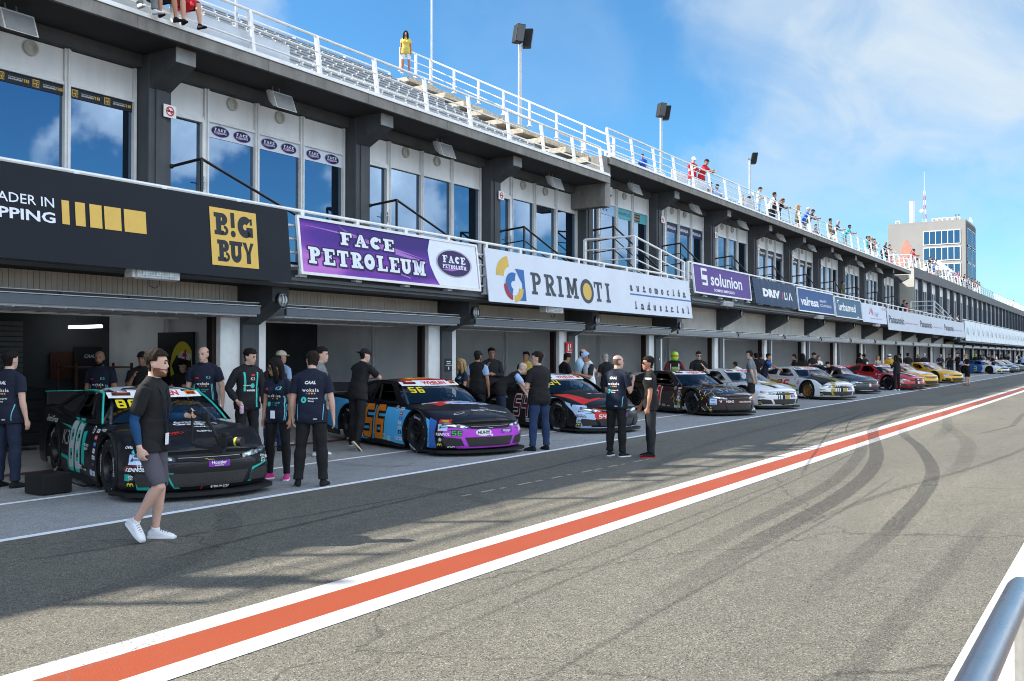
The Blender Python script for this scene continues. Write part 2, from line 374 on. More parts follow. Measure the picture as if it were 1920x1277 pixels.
def sheet(name, x0, x1, y0, y1, z, m, kind='structure', nx=1):
    b = MB()
    for i in range(nx):
        a, c = x0 + (x1-x0)*i/nx, x0 + (x1-x0)*(i+1)/nx
        b.add([(a, y0, z), (c, y0, z), (c, y1, z), (a, y1, z)], [(0, 1, 2, 3)])
    o = b.build(name, m); tag(o, kind=kind); return o
sheet('ground', -900, 1500, -900, 900, -.012, mat('far_ground', (.17, .15, .12), .95, var=.25, scale=.05))
sheet('pit_lane', -60, 420, .86, 9.05, 0, LANE)
sheet('apron', -60, 420, 9.05, 13.7, 0, APRON)
sheet('garage_floor', -60, 240, 13.7, 18.2, .004, mat('garage_floor_paint', (.50, .49, .48), .45, var=.15, scale=1.5))
sheet('threshold_strip', -60, 240, 13.62, 13.86, .008, mat('red_threshold', (.20, .07, .05), .7, var=.3, scale=5))
sheet('pit_wall_kerb', -60, 420, -.6, .5, .012, mat('pink_concrete', (.36, .28, .235), .85, var=.1, scale=6, bump=.2, bscale=120))
WHITE = worn_paint('white_road_paint', (.44, .44, .43), .8)
WHITE2 = worn_paint('white_bay_paint', (.88, .88, .88), .35)
ORANGE = worn_paint('orange_road_paint', (.27, .046, .010), .6)
def marking(parts, name, m):
    b = MB()
    for (x0, x1, y0, y1) in parts:
        n = max(1, int((x1-x0)/6)); 
        for i in range(n):
            a, c = x0 + (x1-x0)*i/n, x0 + (x1-x0)*(i+1)/n
            b.add([(a, y0, .004), (c, y0, .004), (c, y1, .004), (a, y1, .004)], [(0, 1, 2, 3)])
    return tag(b.build(name, m), kind='structure')
marking([(-20, 400, 4.36, 4.575), (-20, 400, 4.965, 5.18)], 'white_lane_line', WHITE)
marking([(-20, 400, 4.575, 4.965)], 'orange_lane_line', ORANGE)
marking([(-20, 400, 8.90, 9.02)], 'white_bay_line', WHITE2)
marking([(-20, 400, 11.08, 11.19)], 'white_garage_line', WHITE2)
marking([(-20, 400, .5, .86)], 'white_wall_line', worn_paint('white_wall_paint', (.56, .55, .53), .2))
marking([(9.6+i*.42, 9.6+i*.42+[.2, .3, .12, .34][i % 4], 6.96-.012*i, 7.02-.012*i) for i in range(13)], 'faded_lane_line', worn_paint('faded_paint', (.38, .31, .23), .9))
# skid marks: curved ribbons of rubber, 6 mm up
SK = [rubber_mat('tyre_rubber_dark', .52), rubber_mat('tyre_rubber_mid', .34), rubber_mat('tyre_rubber_faint', .2)]
def ribbon(pts, w, m, z=.006):
    P = [Vector((p[0], p[1], 0)) for p in pts]
    # Catmull-Rom
    Q = []
    for i in range(len(P)-1):
        p0, p1, p2, p3 = P[max(i-1, 0)], P[i], P[i+1], P[min(i+2, len(P)-1)]
        for k in range(10):
            t = k/10; Q.append(.5*((2*p1) + (p2-p0)*t + (2*p0-5*p1+4*p2-p3)*t*t + (3*p1-p0-3*p2+p3)*t**3))
    Q.append(P[-1]); n = len(Q); vs = []; fs = []; uvs = []; ends = []; l = 0
    for i, q in enumerate(Q):
        t = (Q[min(i+1, n-1)] - Q[max(i-1, 0)]).normalized(); nn = Vector((-t.y, t.x, 0))
        if i: l += (Q[i]-Q[i-1]).length
        for s_, v_ in ((-.42, 0.), (-.25, .25), (0, .5), (.25, .75), (.42, 1.)):
            p = q + nn*w*s_; vs.append((p.x, p.y, z)); uvs.append((l, v_))
            ends.append(min(1., i/(n*.18), (n-1-i)/(n*.18)))
        if i:
            a = (i-1)*5
            for k in range(4): fs.append((a+k, a+k+1, a+k+6, a+k+5))
    b = MB(); b.add(vs, fs); o = b.build('tyre_mark', m); me = o.data
    uvl = me.uv_layers.new(name='UVMap')
    for lp in me.loops: uvl.data[lp.index].uv = uvs[lp.vertex_index]
    at = me.attributes.new('ends', 'FLOAT', 'POINT'); at.data.foreach_set('value', ends)
    tag(o, kind='structure'); return o
for pts, w, k in [
    ([(38.9,6.06),(33.6,6.08),(26.6,5.49),(23.8,5.19),(20,4.33),(17.1,3.68),(14.4,3.25),(11.9,3.04),(10.2,2.99),(8.4,2.95),(5.5,2.75)], .30, 0),
    ([(22,5.1),(18.5,4.25),(15.9,3.8),(13.4,3.48),(11.5,3.37),(9.7,3.33),(6.5,3.22)], .26, 1),
    ([(26,4.9),(22.7,4.31),(19.5,3.42),(16.6,2.74),(14.7,2.41),(12.7,2.2),(10.8,2.08),(9.6,2.02),(6.5,1.97)], .25, 0),
    ([(27,4.2),(24.9,3.66),(21,2.78),(18.7,2.49),(16.6,2.29),(14,2.2)], .34, 2),
    ([(16.8,5.24),(23,6.4),(26.4,6.8),(31,7.2)], .06, 0), ([(13.7,3.99),(17,4.71),(24.3,6.18),(31,6.85)], .06, 0),
    ([(21.8,5.32),(24,5.85),(27.3,6.48),(31,6.9)], .05, 0), ([(23.5,2.89),(25.2,2.64),(27,2.45)], .09, 0), ([(26,2.46),(29,2.6),(33,2.78)], .16, 1),
    ([(28,1.3),(20.2,1.71),(16.4,2.09),(14.1,2.45),(12.1,2.7),(9.5,2.9)], .12, 1), ([(33,5),(30,4.51),(24.9,3.74),(21,3.4)], .3, 2),
    ([(3,3.6),(8,3.75),(14,4.0),(20,4.3)], .05, 1), ([(2,2.6),(6,2.72),(11,2.75),(15,2.9)], .05, 1), ([(5,6.9),(7,7.2),(11,7.5),(16,7.9)], .1, 0), ([(4,8.0),(7,7.6),(12,7.4)], .06, 0), ([(4,3.95),(9,4.02),(14,4.1)], .05, 1),
    ([(1.5,1.25),(6,1.3),(12,1.28)], .22, 2), ([(40,3.1),(60,3.3),(90,3.2)], .35, 1), ([(36,2.2),(58,2.0),(80,2.3)], .3, 2), ([(40,7.0),(55,6.6),(75,6.5)], .3, 2),
    ([(3,6.1),(5,6.6),(6.5,7.6),(7.4,8.8)], .3, 2), ([(8,5.3),(9.2,6.2),(9.8,7.4),(10,8.7)], .24, 2), ([(11,5.3),(14,6.4),(20,7.2),(30,7.8)], .26, 2), ([(12,9.3),(11.4,10.3),(11.8,11.6)], .25, 2), ([(17.5,9.3),(16.8,10.3),(17.2,11.6)], .25, 2)]:
    ribbon(pts, w, SK[k])
# ================================================================ pit building
CONC = mat('dark_painted_concrete', (.085, .090, .098), .75, var=.14, scale=1.2, bump=.12, bscale=25, dirt=.5, dscale=1.4)
CONC_L = mat('weathered_concrete', (.23, .22, .205), .85, var=.2, scale=2., bump=.2, bscale=30, dirt=.7, dscale=1.2)
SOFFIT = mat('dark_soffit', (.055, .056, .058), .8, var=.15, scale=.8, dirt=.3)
WPANEL = mat('white_facade_panel', (.82, .81, .80), .5, var=.05, scale=1., dirt=.22, dscale=.9)
WMETAL = mat('white_painted_metal', (.76, .76, .75), .4, var=.07, scale=5, dirt=.18, dscale=2.)
ALU = mat('grey_aluminium', (.42, .43, .45), .35, .6, var=.1, scale=4)
GREYWALL = mat('grey_garage_wall', (.84, .84, .84), .8, var=.08, scale=.9, dirt=.2)
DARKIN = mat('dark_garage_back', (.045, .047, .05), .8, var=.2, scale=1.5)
CLAD = mat('beige_cladding', (.66, .61, .55), .6, var=.08, scale=1.5, dirt=.35, dscale=1.2)
BLACKM = mat('black_painted_metal', (.012, .012, .014), .4, var=.1)
DOORPAN = mat('garage_door_panel', (.55, .56, .57), .5, var=.1, scale=2., dirt=.2)
LIPM = mat('door_lip_metal', (.10, .11, .13), .35, .4, var=.15, scale=3)
GL_W = glass_window('solar_glazing', (.15, .215, .30))
REDBR = mat('red_brown_steel', (.022, .012, .011), .6)
BX = lambda k: 12.3 + 6.1*k
K0, K1, KE = -6, 12, 22            # main block bays, then the farther block
bld = thing('pit_building', (12.3, 13.8, 0), 'long dark grey pit lane building with glazed boxes above open garages', 'building')
def P(name, b, m, smooth=False): return b.build(name, m, bld, smooth)
slabz = lambda k: 3.04 if k < 3 else 3.58
# garage level
for k in range(K0, KE+9):
    X = BX(k); zb = slabz(k-1) if k <= 3 else 3.58
    if k > 13: zb = 2.95
    b = MB(); b.bbox(X-.2, X+.2, 13.8, 14.25, 0, zb, .02); P('column', b, CONC)
    b = MB(); b.prism([(13.8, zb), (13.02, zb), (13.02, zb-.31), (13.8, zb-.72)], 'yz', X-.2, X+.2); P('corbel', b, CONC)
    b = MB()
    b.bbox(X-.68, X-.42, 13.84, 13.98, 0, 2.55, .008); b.bbox(X-.42, X-.203, 13.87, 14.0, 0, 2.55, .008); b.bbox(X+.203, X+.40, 13.84, 13.98, 0, 2.5, .008)
    P('door_post', b, WMETAL)
    b = MB(); b.box(X-.78, X-.685, 13.95, 14.1, 0, 2.5); P('door_seal', b, REDBR)
    if k > 0 or True:
        b = MB(); b.box(X-.1, X+.1, 14.25, 18.0, 0, zb)
        P('partition_wall', b, GREYWALL)
        if k < 9:
            b = MB(); b.tube([(X-.16, 16.0, 0), (X-.16, 16.0, zb)], .035, 8); b.tube([(X-.16, 16.12, 0), (X-.16, 16.12, zb)], .02, 6); P('wall_pipe', b, WMETAL, True)
    if k == KE+8: break
    X2 = BX(k+1); zs = slabz(k) if k <= 13 else 2.95
    b = MB(); b.box(X+.2, X2-.2, 13.95, 14.02, 2.50, zs)                           # cladding over the door with grooves
    n = int((X2-X)/.2) if k < 8 else 0
    for i in range(1, n*2):
        xx = X+.2 + (X2-X-.4)*i/(n*2); b.box(xx-.043, xx+.043, 13.935, 13.949, 2.72, zs-.004)
    P('cladding', b, CLAD)
    b = MB(); b.box(X+.2, X2-.2, 13.90, 13.934, 2.66, 2.72); P('cladding_sill', b, ALU)
    # raised up-and-over door
    b = MB(); b.box(X+.32, X2-.36, 13.25, 14.75, 2.452, 2.49)
    for i in range(14):
        xx = X+.5 + i*(X2-X-1.)/13; b.box(xx-.012, xx+.012, 13.27, 14.73, 2.438, 2.451)
    d = P('garage_door', b, DOORPAN)
    b = MB(); b.box(X+.3, X2-.34, 13.18, 13.245, 2.49, 2.62)
    e = b.build('door_lip', LIPM, d)
    b = MB(); b.box(X+.3, X2-.34, 13.16, 13.235, 2.632, 2.645); b.box(X+.3, X2-.34, 13.2, 13.25, 2.69, 2.70); b.box(X+.3, X2-.34, 14.752, 14.80, 2.42, 2.48)
    b.build('door_rail', WMETAL, d)
    b = MB(); b.box(X+.3, X2-.34, 13.246, 13.30, 2.63, 2.689)
    if k < 7:
        for i in range(5): xx = X+.9+i*1.15; b.box(xx-.09, xx+.09, 13.20, 13.245, 2.65, 2.675)
    b.build('door_track', BLACKM, d)
    # back of the garage
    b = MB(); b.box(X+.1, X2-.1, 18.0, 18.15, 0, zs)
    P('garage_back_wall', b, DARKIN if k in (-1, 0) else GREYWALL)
    b = MB(); b.box(X+.1, X2-.1, 14.8, 18.0, zs-.05, zs-.004); P('garage_ceiling', b, GREYWALL)
    if k in (-1, 1, 2, 3, 4):
        b = MB()
        for i in range(24): b.box(X+1.2, X2-2.0, 17.93, 17.97, .02+i*.1, .10+i*.1)
        sh_ = P('roller_shutter', b, mat('shutter_slats', (.10, .11, .11), .5, .3, var=.1))
for nm, k0, k1, zs in (('balcony_slab', K0, 3, 3.04), ('balcony_slab', 3, 13, 3.58), ('balcony_slab', 13, KE+8, 2.95)):
    x0, x1 = BX(k0)-.2, BX(k1) - (.2 if k1 != KE+8 else 0)
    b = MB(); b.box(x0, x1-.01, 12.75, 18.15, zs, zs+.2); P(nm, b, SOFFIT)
    b = MB(); b.prism([(12.56, zs-.02), (12.75, zs-.06), (12.75, zs+.24), (12.6, zs+.24)], 'yz', x0, x1-.01); b.box(x0, x1-.01, 12.48, 12.555, zs+.04, zs+.10)
    P('balcony_edge', b, mat('gutter_grey', (.12, .125, .13), .45, .3, var=.15, scale=2, dirt=.4))
# upper storey
def upper(k, dz):
    X, X2 = BX(k), BX(k+1)
    b = MB(); b.box(X+.28, X2-.28, 17.02, 17.5, 3.2, 7.56+dz); b.box(X+.28, X2-.28, 16.72, 17.3, 7.56+dz, 7.82+dz)
    P('head_beam', b, CONC)
    xs = [X+.30, X+1.45, X+2.88, X+4.31, X2-.30]
    for i in range(4):
        a, c = xs[i]+.06, xs[i+1]-.06
        f = MB()
        f.box(a-.06, a, 16.84, 16.98, 4.0+dz, 7.55+dz); f.box(c, c+.06, 16.84, 16.98, 4.0+dz, 7.55+dz)
        f.box(a-.075, a-.06, 16.80, 16.86, 4.0+dz, 7.55+dz)
        f.box(a, c, 16.86, 16.98, 6.86+dz, 6.92+dz)
        fr = P('window' if i else 'glass_door', f, WMETAL)
        g_ = MB(); g_.box(a, c, 16.93, 16.96, 4.0+dz, 6.86+dz); g_.build('pane', GL_W, fr)
        q = MB(); q.bbox(a+.004, c-.004, 16.90, 16.95, 6.925+dz, 7.545+dz, .006); q.build('panel', WPANEL, fr)
        if i == 0:
            q = MB(); q.box(a, a+.07, 16.83, 16.925, 4.4+dz, 6.86+dz); q.box(c-.07, c, 16.83, 16.925, 4.4+dz, 6.86+dz); q.box(a+.07, c-.07, 16.83, 16.925, 6.79+dz, 6.86+dz)
            q.build('sash', WMETAL, fr)
            q = MB(); q.box(c-.06, c-.015, 16.80, 16.829, 5.35+dz, 5.62+dz); q.bar((c-.04, 16.78, 5.5+dz), (c-.18, 16.78, 5.5+dz), .02, .02); q.box(c-.05, c-.03, 16.78, 16.80, 5.49+dz, 5.51+dz); q.build('handle', ALU, fr)
        if i in (1, 2) and k < 11:
            q = MB(); cx = (a+c)/2; cz = 7.38+dz
            q.tube([(cx, 16.90, cz), (cx, 16.85, cz)], .145, 20); q.tube([(cx, 16.85, cz), (cx, 16.835, cz)], [.145, .12], 20)
            for j in range(4): q.tube([(cx + (.03+.024*j)*math.cos(t), 16.828, cz-.005 + (.03+.024*j)*math.sin(t)) for t in np.linspace(-1.2, 1.9, 9)], .007, 5)
            q.build('vent', mat('vent_plastic', (.50, .48, .43), .5, var=.1), fr, 40)
for k in range(K0, 13):
    dz = 0 if k < 3 else .70
    if k < 12: upper(k, dz)
    zt = 7.82 + (0 if k <= 3 else .70)
    b = MB(); X = BX(k); b.bbox(X-.27, X+.27, 16.5, 17.0, 3.1, zt, .03); b.box(X-.12, X+.12, 16.46, 16.5, 3.1, zt-.7); P('upper_column', b, CONC)
    b = MB(); b.prism([(16.5, zt), (15.72, zt), (15.72, zt-.30), (16.5, zt-.70)], 'yz', X-.24, X+.24); P('bracket', b, CONC)
    b = MB(); b.prism([(15.715, zt-.002), (15.70, zt-.002), (15.70, zt-.295), (15.715, zt-.298)], 'yz', X-.235, X+.235); P('bracket_end', b, mat('pale_concrete_end', (.30, .31, .31), .8, var=.2, dirt=.3))
for k in range(0, 12):     # black stair rails in front of each glass door
    dz = 0 if k < 3 else .70; X = BX(k); b = MB()
    top = [(X+.27, 16.6, 5.62+dz), (X+.40, 15.72, 5.72+dz), (X+2.5, 15.72, 5.06+dz), (X+4.6, 15.72, 4.4+dz)]
    for p, q in zip(top, top[1:]): b.tube([p, q], .032, 8)
    for dd in ((.42,) if k < 2 else (.42, .84)):
        for p, q in zip(top, top[1:]): b.tube([(p[0], p[1], p[2]-dd), (q[0], q[1], q[2]-dd)], .02, 6)if k > 1 else None
    b.bar((X+.40, 15.72, 3.2+dz), (X+.40, 15.72, 5.72+dz), .05, .05); b.sphere((X+.28, 16.5, 5.63+dz), .05)
    P('handrail', b, BLACKM)
    b = MB(); b.box(X+.3, X+2.0, 15.7, 16.8, 3.1+dz*.9, 4.3+dz); P('door_landing', b, CONC)
# roofs and fascias
for x0, x1, dz in ((BX(K0)-6, 30.0, 0), (30.0, 84.6, .70)):
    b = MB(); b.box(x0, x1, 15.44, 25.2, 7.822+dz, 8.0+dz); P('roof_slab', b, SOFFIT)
    b = MB()
    n = int((x1-x0)/3.05)
    for i in range(n):
        a, c = x0 + (x1-x0)*i/n, x0 + (x1-x0)*(i+1)/n; b.bbox(a+.004, c-.004, 15.36, 15.44, 7.80+dz, 8.04+dz, .008)
    P('roof_fascia', b, CONC_L)
    b = MB(); b.box(x0, x1, 15.33, 15.5, 8.045+dz, 8.075+dz); b.box(x0, x1, 15.36, 15.42, 8.075+dz, 8.14+dz); P('roof_kerb', b, WMETAL)
b = MB(); b.bbox(29.62, 30.0, 15.45, 17.0, 8.08, 8.76, .02); b.bbox(29.9, 30.3, 15.5, 16.9, 7.0, 8.5, .02); P('step_wall', b, CONC_L)
# end wall piece between the two blocks
b = MB(); b.box(85.2, 86.4, 16.9, 17.4, 3.2, 8.4); P('end_wall', b, CONC)
for i in range(0): pass
# spring landings with white railings on the balcony
for (xa, xb, z0) in ((26.2, 29.6, 4.2), (78.6, 82, 4.6)):
    b = MB(); b.bbox(xa, xa+1.3, 12.7, 15.68, 3.125, z0, .01); b.bbox(xa+1.3, xb+.3, 12.9, 15.68, 3.125, z0-.35, .01)
    P('balcony_step', b, CONC)

# ---------------------------------------------------------------- far block
FARC = mat('far_block_concrete', (.13, .135, .14), .75, var=.12, scale=.5, dirt=.25)
LITW = mat('sunlit_wall', (.42, .41, .37), .85, var=.08, scale=1.)
fb = thing('far_pit_block', (86.5, 15.5, 0), 'farther grey block of the pit building with narrow glazing and long roof terrace', 'building')
xe = BX(KE+8)
b = MB(); b.box(86.5, xe, 15.45, 25, 8.45, 9.28); b.box(86.5, 86.75, 15.451, 25, 3.2, 8.45); b.build('parapet', FARC, fb)
b = MB(); b.box(86.44, 86.497, 15.46, 25, 3.2, 9.25); b.build('side_wall', LITW, fb)  # sheet over the end wall, sunlight put into its paler colour
b = MB(); b.box(86.75, xe, 16.3, 16.5, 3.2, 8.45); b.build('rear_wall', FARC, fb)
for i in range(24):
    X = 86.6 + 4.4*i
    if X > xe-5: break
    b = MB(); b.bbox(X+3.9, X+4.4, 15.5, 16.3, 3.2, 8.45, .02); b.build('pier', mat('dark_blue_pier', (.055, .068, .085), .6), fb)
    f = MB()
    for j in range(5):
        xx = X + .05 + j*.94; f.box(xx, xx+.07, 15.85, 15.98, 3.4, 8.45)
    f.box(X, X+3.9, 15.86, 15.97, 7.55, 7.62); w = f.build('window', WMETAL, fb)
    g_ = MB(); g_.box(X+.02, X+3.9, 15.90, 15.93, 3.4, 7.55); g_.build('pane', GL_W, w)
    g_ = MB(); g_.box(X+.12, X+3.8, 15.88, 15.93, 7.63, 8.44); g_.build('panel', WPANEL, w)
# ---------------------------------------------------------------- grandstand tiers, stairs
STEPC = mat('beige_step_concrete', (.44, .385, .30), .9, var=.35, scale=9, bump=.3, bscale=40)
gs = thing('grandstand', (20, 16, 8), 'stepped concrete grandstand tiers on the pit building roof', 'grandstand')
ROWS = [(16.25+.85*i, 8.02+.45*i) for i in range(10)]
b = MB()
for i, (y, z) in enumerate(ROWS): b.box(-24, 29.55, y, y+.849 if i < 9 else y+1.3, 8.01, z)
b.build('tier', mat('tier_concrete', (.34, .34, .33), .85, var=.15), gs)
b = MB(); b.box(30.05, 84, 19.6, 25, 8.7, 9.6) ; b.box(30.05, 84, 18.7, 19.6, 8.7, 9.15); b.build('low_tier', mat('tier_concrete', (.34, .34, .33)), gs)
st = thing('concrete_staircase', (30.2, 16, 8), 'beige concrete stair climbing the end of the seating', 'stairs')
for i in range(10):
    y, z = 16.0+.9*i, 8.75+.46*i
    b = MB(); b.bbox(29.56, 31.3, y, y+1.0, z-.19, z, .015); b.build('tread', STEPC, st)
    b = MB(); b.box(29.6, 31.25, y+.45, y+1.35, max(8.0, z-1.4), z-.195); b.build('riser_block', mat('grey_stringer', (.33, .335, .33), .85, var=.12, dirt=.3), st)
# ---------------------------------------------------------------- railings
def railing(name, label, path, post_dx, zbars, lean=.12, parent=None, pw=.085, close=None, skip=None):
    t = thing(name, path[0], label, 'railing')
    b = MB()
    for (p, q) in zip(path, path[1:]):
        for i, dz in enumerate(zbars):
            k = dz/max(zbars); r = .034 if i == len(zbars)-1 else .022
            b.tube([(p[0], p[1]+lean*k, p[2]+dz), (q[0], q[1]+lean*k, q[2]+dz)], r, 8)
    b.build('rail', WMETAL, t, 40)
    n = 0
    for (p, q) in zip(path, path[1:]):
        p, q = Vector(p), Vector(q); l = (q-p).length; m = max(1, round(l/post_dx))
        for i in range(m+1):
            if i == 0 and n: continue
            c = p + (q-p)*i/m
            if n < 98:
                b = MB(); b.bar((c.x, c.y, c.z), (c.x, c.y+lean, c.z+max(zbars)), .075, pw, up=(1, 0, 0)); b.bbox(c.x-.08, c.x+.08, c.y-.07, c.y+.07, c.z-.01, c.z+.03, .004)
                b.build('post', WMETAL, t)
            n += 1
    return t
rf = railing('roof_railing', 'white railing along the lower roof edge in front of the seats', [(-2, 15.42, 8.08), (29.55, 15.42, 8.08)], 1.94, (.25, .58, .95), .13)
rf2 = railing('roof_railing', 'white railing along the higher roof edge where spectators lean', [(30.1, 15.42, 8.79), (84.4, 15.42, 8.79)], 1.94, (.25, .5, .78, 1.02), .13)
railing('roof_railing', 'white terrace railing on top of the farther block', [(86.6, 15.6, 9.28), (200, 15.6, 9.28)], 1.95, (.25, .5, .78, 1.05), .13)
railing('roof_railing', 'short white railing on the terrace corner facing down the pit lane', [(85.4, 21, 9.35), (86.2, 15.7, 9.35)], 2.6, (.3, .6, .95), 0)
railing('stair_railing', 'white handrail climbing the concrete stair', [(31.35, 15.9, 8.8), (31.35, 24.4, 13.1), (29.4, 24.4, 13.1)], 1.3, (.3, .6, .95), .0)
railing('terrace_railing', 'second white railing set back behind the higher roof edge', [(31.5, 18.4, 9.05), (41.5, 18.4, 9.05)], 1.9, (.3, .55, .8, 1.02, 1.25), 0)
railing('terrace_railing', 'white guard rail behind the top row of seats', [(6, 24.9, 12.2), (29.3, 24.9, 12.2)], 2.6, (.5, .9), 0)
railing('balcony_railing', 'white balcony railing carrying the banners over the near garages', [(5, 12.5, 3.16), (29.8, 12.5, 3.16)], 1.5, (.18, .42, .66, .9, 1.18), 0)
railing('balcony_railing', 'white balcony railing carrying the banners over the farther garages', [(30.1, 12.5, 3.8), (85.4, 12.5, 3.72)], 1.5, (.2, .45, .7, 1.1), 0)
railing('balcony_railing', 'white balcony railing at the far end of the pit lane', [(92.4, 12.5, 3.2), (195, 12.5, 3.2)], 2.0, (.4, .8, 1.2, 1.75), 0)
railing('landing_railing', 'white railing round the raised balcony step beside the serif lettered banner', [(26.2, 14.3, 4.22), (26.25, 12.62, 4.22), (29.75, 12.5, 3.72)], 1.8, (.12, .46, .80, 1.14), 0)
railing('landing_railing', 'white railing round the raised step above the long grey banner', [(78.6, 14.3, 4.75), (78.65, 12.62, 4.75), (89.5, 12.5, 3.3)], 4.0, (.12, .46, .80, 1.14), 0)
# translucent boards fixed behind the roof rail
BOARD = mat('pale_grey_board', (.52, .56, .62), .35, var=.06)
for i, (x0, x1, z0, lab) in enumerate(((12.1, 15.0, 8.12, 'pale grey board behind the roof rail below the seats'), (36.0, 37.6, 8.85, 'pale board behind the roof rail next to seated person in blue'), (38.2, 39.8, 8.85, 'pale board behind the roof rail left of the men in red'), (44.6, 46.4, 8.85, 'pale board behind the roof rail right of the men in red'))):
    b = MB(); b.bbox(x0, x1, 15.62, 15.66, z0, z0+.48, .01); b.box(x0+.1, x0+.16, 15.60, 15.68, z0-.06, z0); b.box(x1-.16, x1-.1, 15.60, 15.68, z0-.06, z0)
    tag(b.build('rail_board', BOARD), lab, 'board', 'boards behind the roof rail')
# ---------------------------------------------------------------- seats
SEATM = mat('grey_seat_plastic', (.30, .32, .34), .45, var=.08, scale=6)
def seat_mesh():
    b = MB(); w = .21
    b.bbox(-w, w, -.02, .36, .40, .44, .02); b.bbox(-w, -w+.05, -.03, .2, .44, .50, .015)
    b.prism([(.34, .43), (.40, .43), (.47, .80), (.44, .80)], 'yz', -w, w); b.box(-.03, .03, .1, .3, .0, .40); b.bbox(-w, w, .41, .48, .78, .82, .01)
    return b
s0 = seat_mesh().build('stadium_seat', SEATM); first = True; ns = 0
def seat(x, y, z, lab):
    global first, ns
    o = s0 if first else s0.copy()
    if not first: COL.objects.link(o)
    first = False; ns += 1
    o.location = (x, y, z); tag(o, lab, 'seat', 'grey plastic stadium seats on the roof'); o.scale = (1, 1, 1)
for i, (y, z) in enumerate(ROWS):
    xs = np.arange([15.2, 15.2, 15.4, 15.8, 16.4, 16.9, 17.6, 18.2, 18.9, 19.6][i], 29.2, .52)
    for x in xs:
        seat(x, y+.3, z, 'grey plastic stadium seat in the tiered rows beside the concrete stair')
for x in np.arange(41.5, 78, .62):
    if ns < 298: seat(x, 16.35, 8.72, 'pale plastic seat in the single row behind the higher roof railing')
# ================================================================ stock cars (built nose at x=0, rearwards +x, car's right side +y)
def interp(x, xs, ys): return float(np.interp(x, xs, ys))
def smooth_curve(xs, ys):
    """monotone-ish cubic through points, sampled with numpy"""
    xs = np.array(xs, float); ys = np.array(ys, float); d = np.gradient(ys, xs)
    def f(x):
        i = int(np.clip(np.searchsorted(xs, x)-1, 0, len(xs)-2)); h = xs[i+1]-xs[i]; t = min(1, max(0, (x-xs[i])/h))
        return (2*t**3-3*t*t+1)*ys[i] + (t**3-2*t*t+t)*h*d[i] + (-2*t**3+3*t*t)*ys[i+1] + (t**3-t*t)*h*d[i+1]
    return f
zdeck = smooth_curve([0, .15, .5, 1.0, 1.5, 1.75, 2.6, 3.6, 4.2, 4.7, 5.0], [.655, .695, .765, .835, .885, .895, .90, .93, .975, .99, .985])
zsh = smooth_curve([0, .3, .7, 1.05, 1.5, 2.4, 3.3, 3.8, 4.3, 5.0], [.60, .66, .755, .80, .815, .835, .875, .91, .935, .93])
Wd = smooth_curve([0, .25, .6, 1.05, 1.6, 2.4, 3.2, 3.75, 4.3, 5.0], [.88, .905, .94, .965, .945, .93, .945, .97, .955, .90])
PV = [0, .12, .3, .5, .68, .82, .92, 1.]; PW = [.975, .995, 1., .998, .985, .965, .94, .905]
ZB = .125; CL = 5.0
prof = lambda v: interp(v, PV, PW)
bulge = lambda v: interp(v, [0, .12, .3, .55, .66, .70, .86, .90, .95, 1.], [.05, .012, 0, .0, .004, .032, .036, .012, .018, .05])
xoff = lambda q: .36*abs(q)**2.6
def nose(x, q, v):
    k = max(0, 1-x/1.0)**1.6
    return x + (xoff(q) + bulge(v))*k
def body_side(s, v, sgn):
    x = nose(s, 1, v); y = Wd(s)*prof(v); z = ZB + v*(zsh(s)-ZB)
    if s > CL-.5: x -= .06*((s-CL+.5)/.5)**2
    return (x, sgn*y, z)
def deck_pt(s, q):
    y = q*Wd(s)*prof(1.); z = zsh(s) + (zdeck(s)-zsh(s))*(1-abs(q)**2.3)
    # hood power bulge
    if s < 1.6: z += .022*math.exp(-((abs(q)-.0)/.42)**4)*min(1, s/.5)*(1 if s < 1.3 else (1.6-s)/.3)
    return (nose(s, q, 1.) , y, z)
WHF, WHR, WR = 1.06, 3.80, .355
def arch_cut(V, F, R_=.425):
    """round wheel openings: drop faces inside the arch circle, pull the rest of the inside points out to it"""
    V = [list(p) for p in V]; ins = {}
    for i, p in enumerate(V):
        if abs(p[1]) < .8 or p[2] > .85: continue
        for cx in (WHF, WHR):
            d = math.hypot(p[0]-cx, p[2]-.34)
            if d < R_: ins[i] = (cx, d)
    F2 = [f for f in F if not all(i in ins for i in f)]
    used = set(i for f in F2 for i in f)
    for i, (cx, d) in ins.items():
        if i in used and d > 1e-4:
            k = R_/d; V[i][0] = cx + (V[i][0]-cx)*k; V[i][2] = max(ZB-.0, .34 + (V[i][2]-.34)*k)
    return V, F2
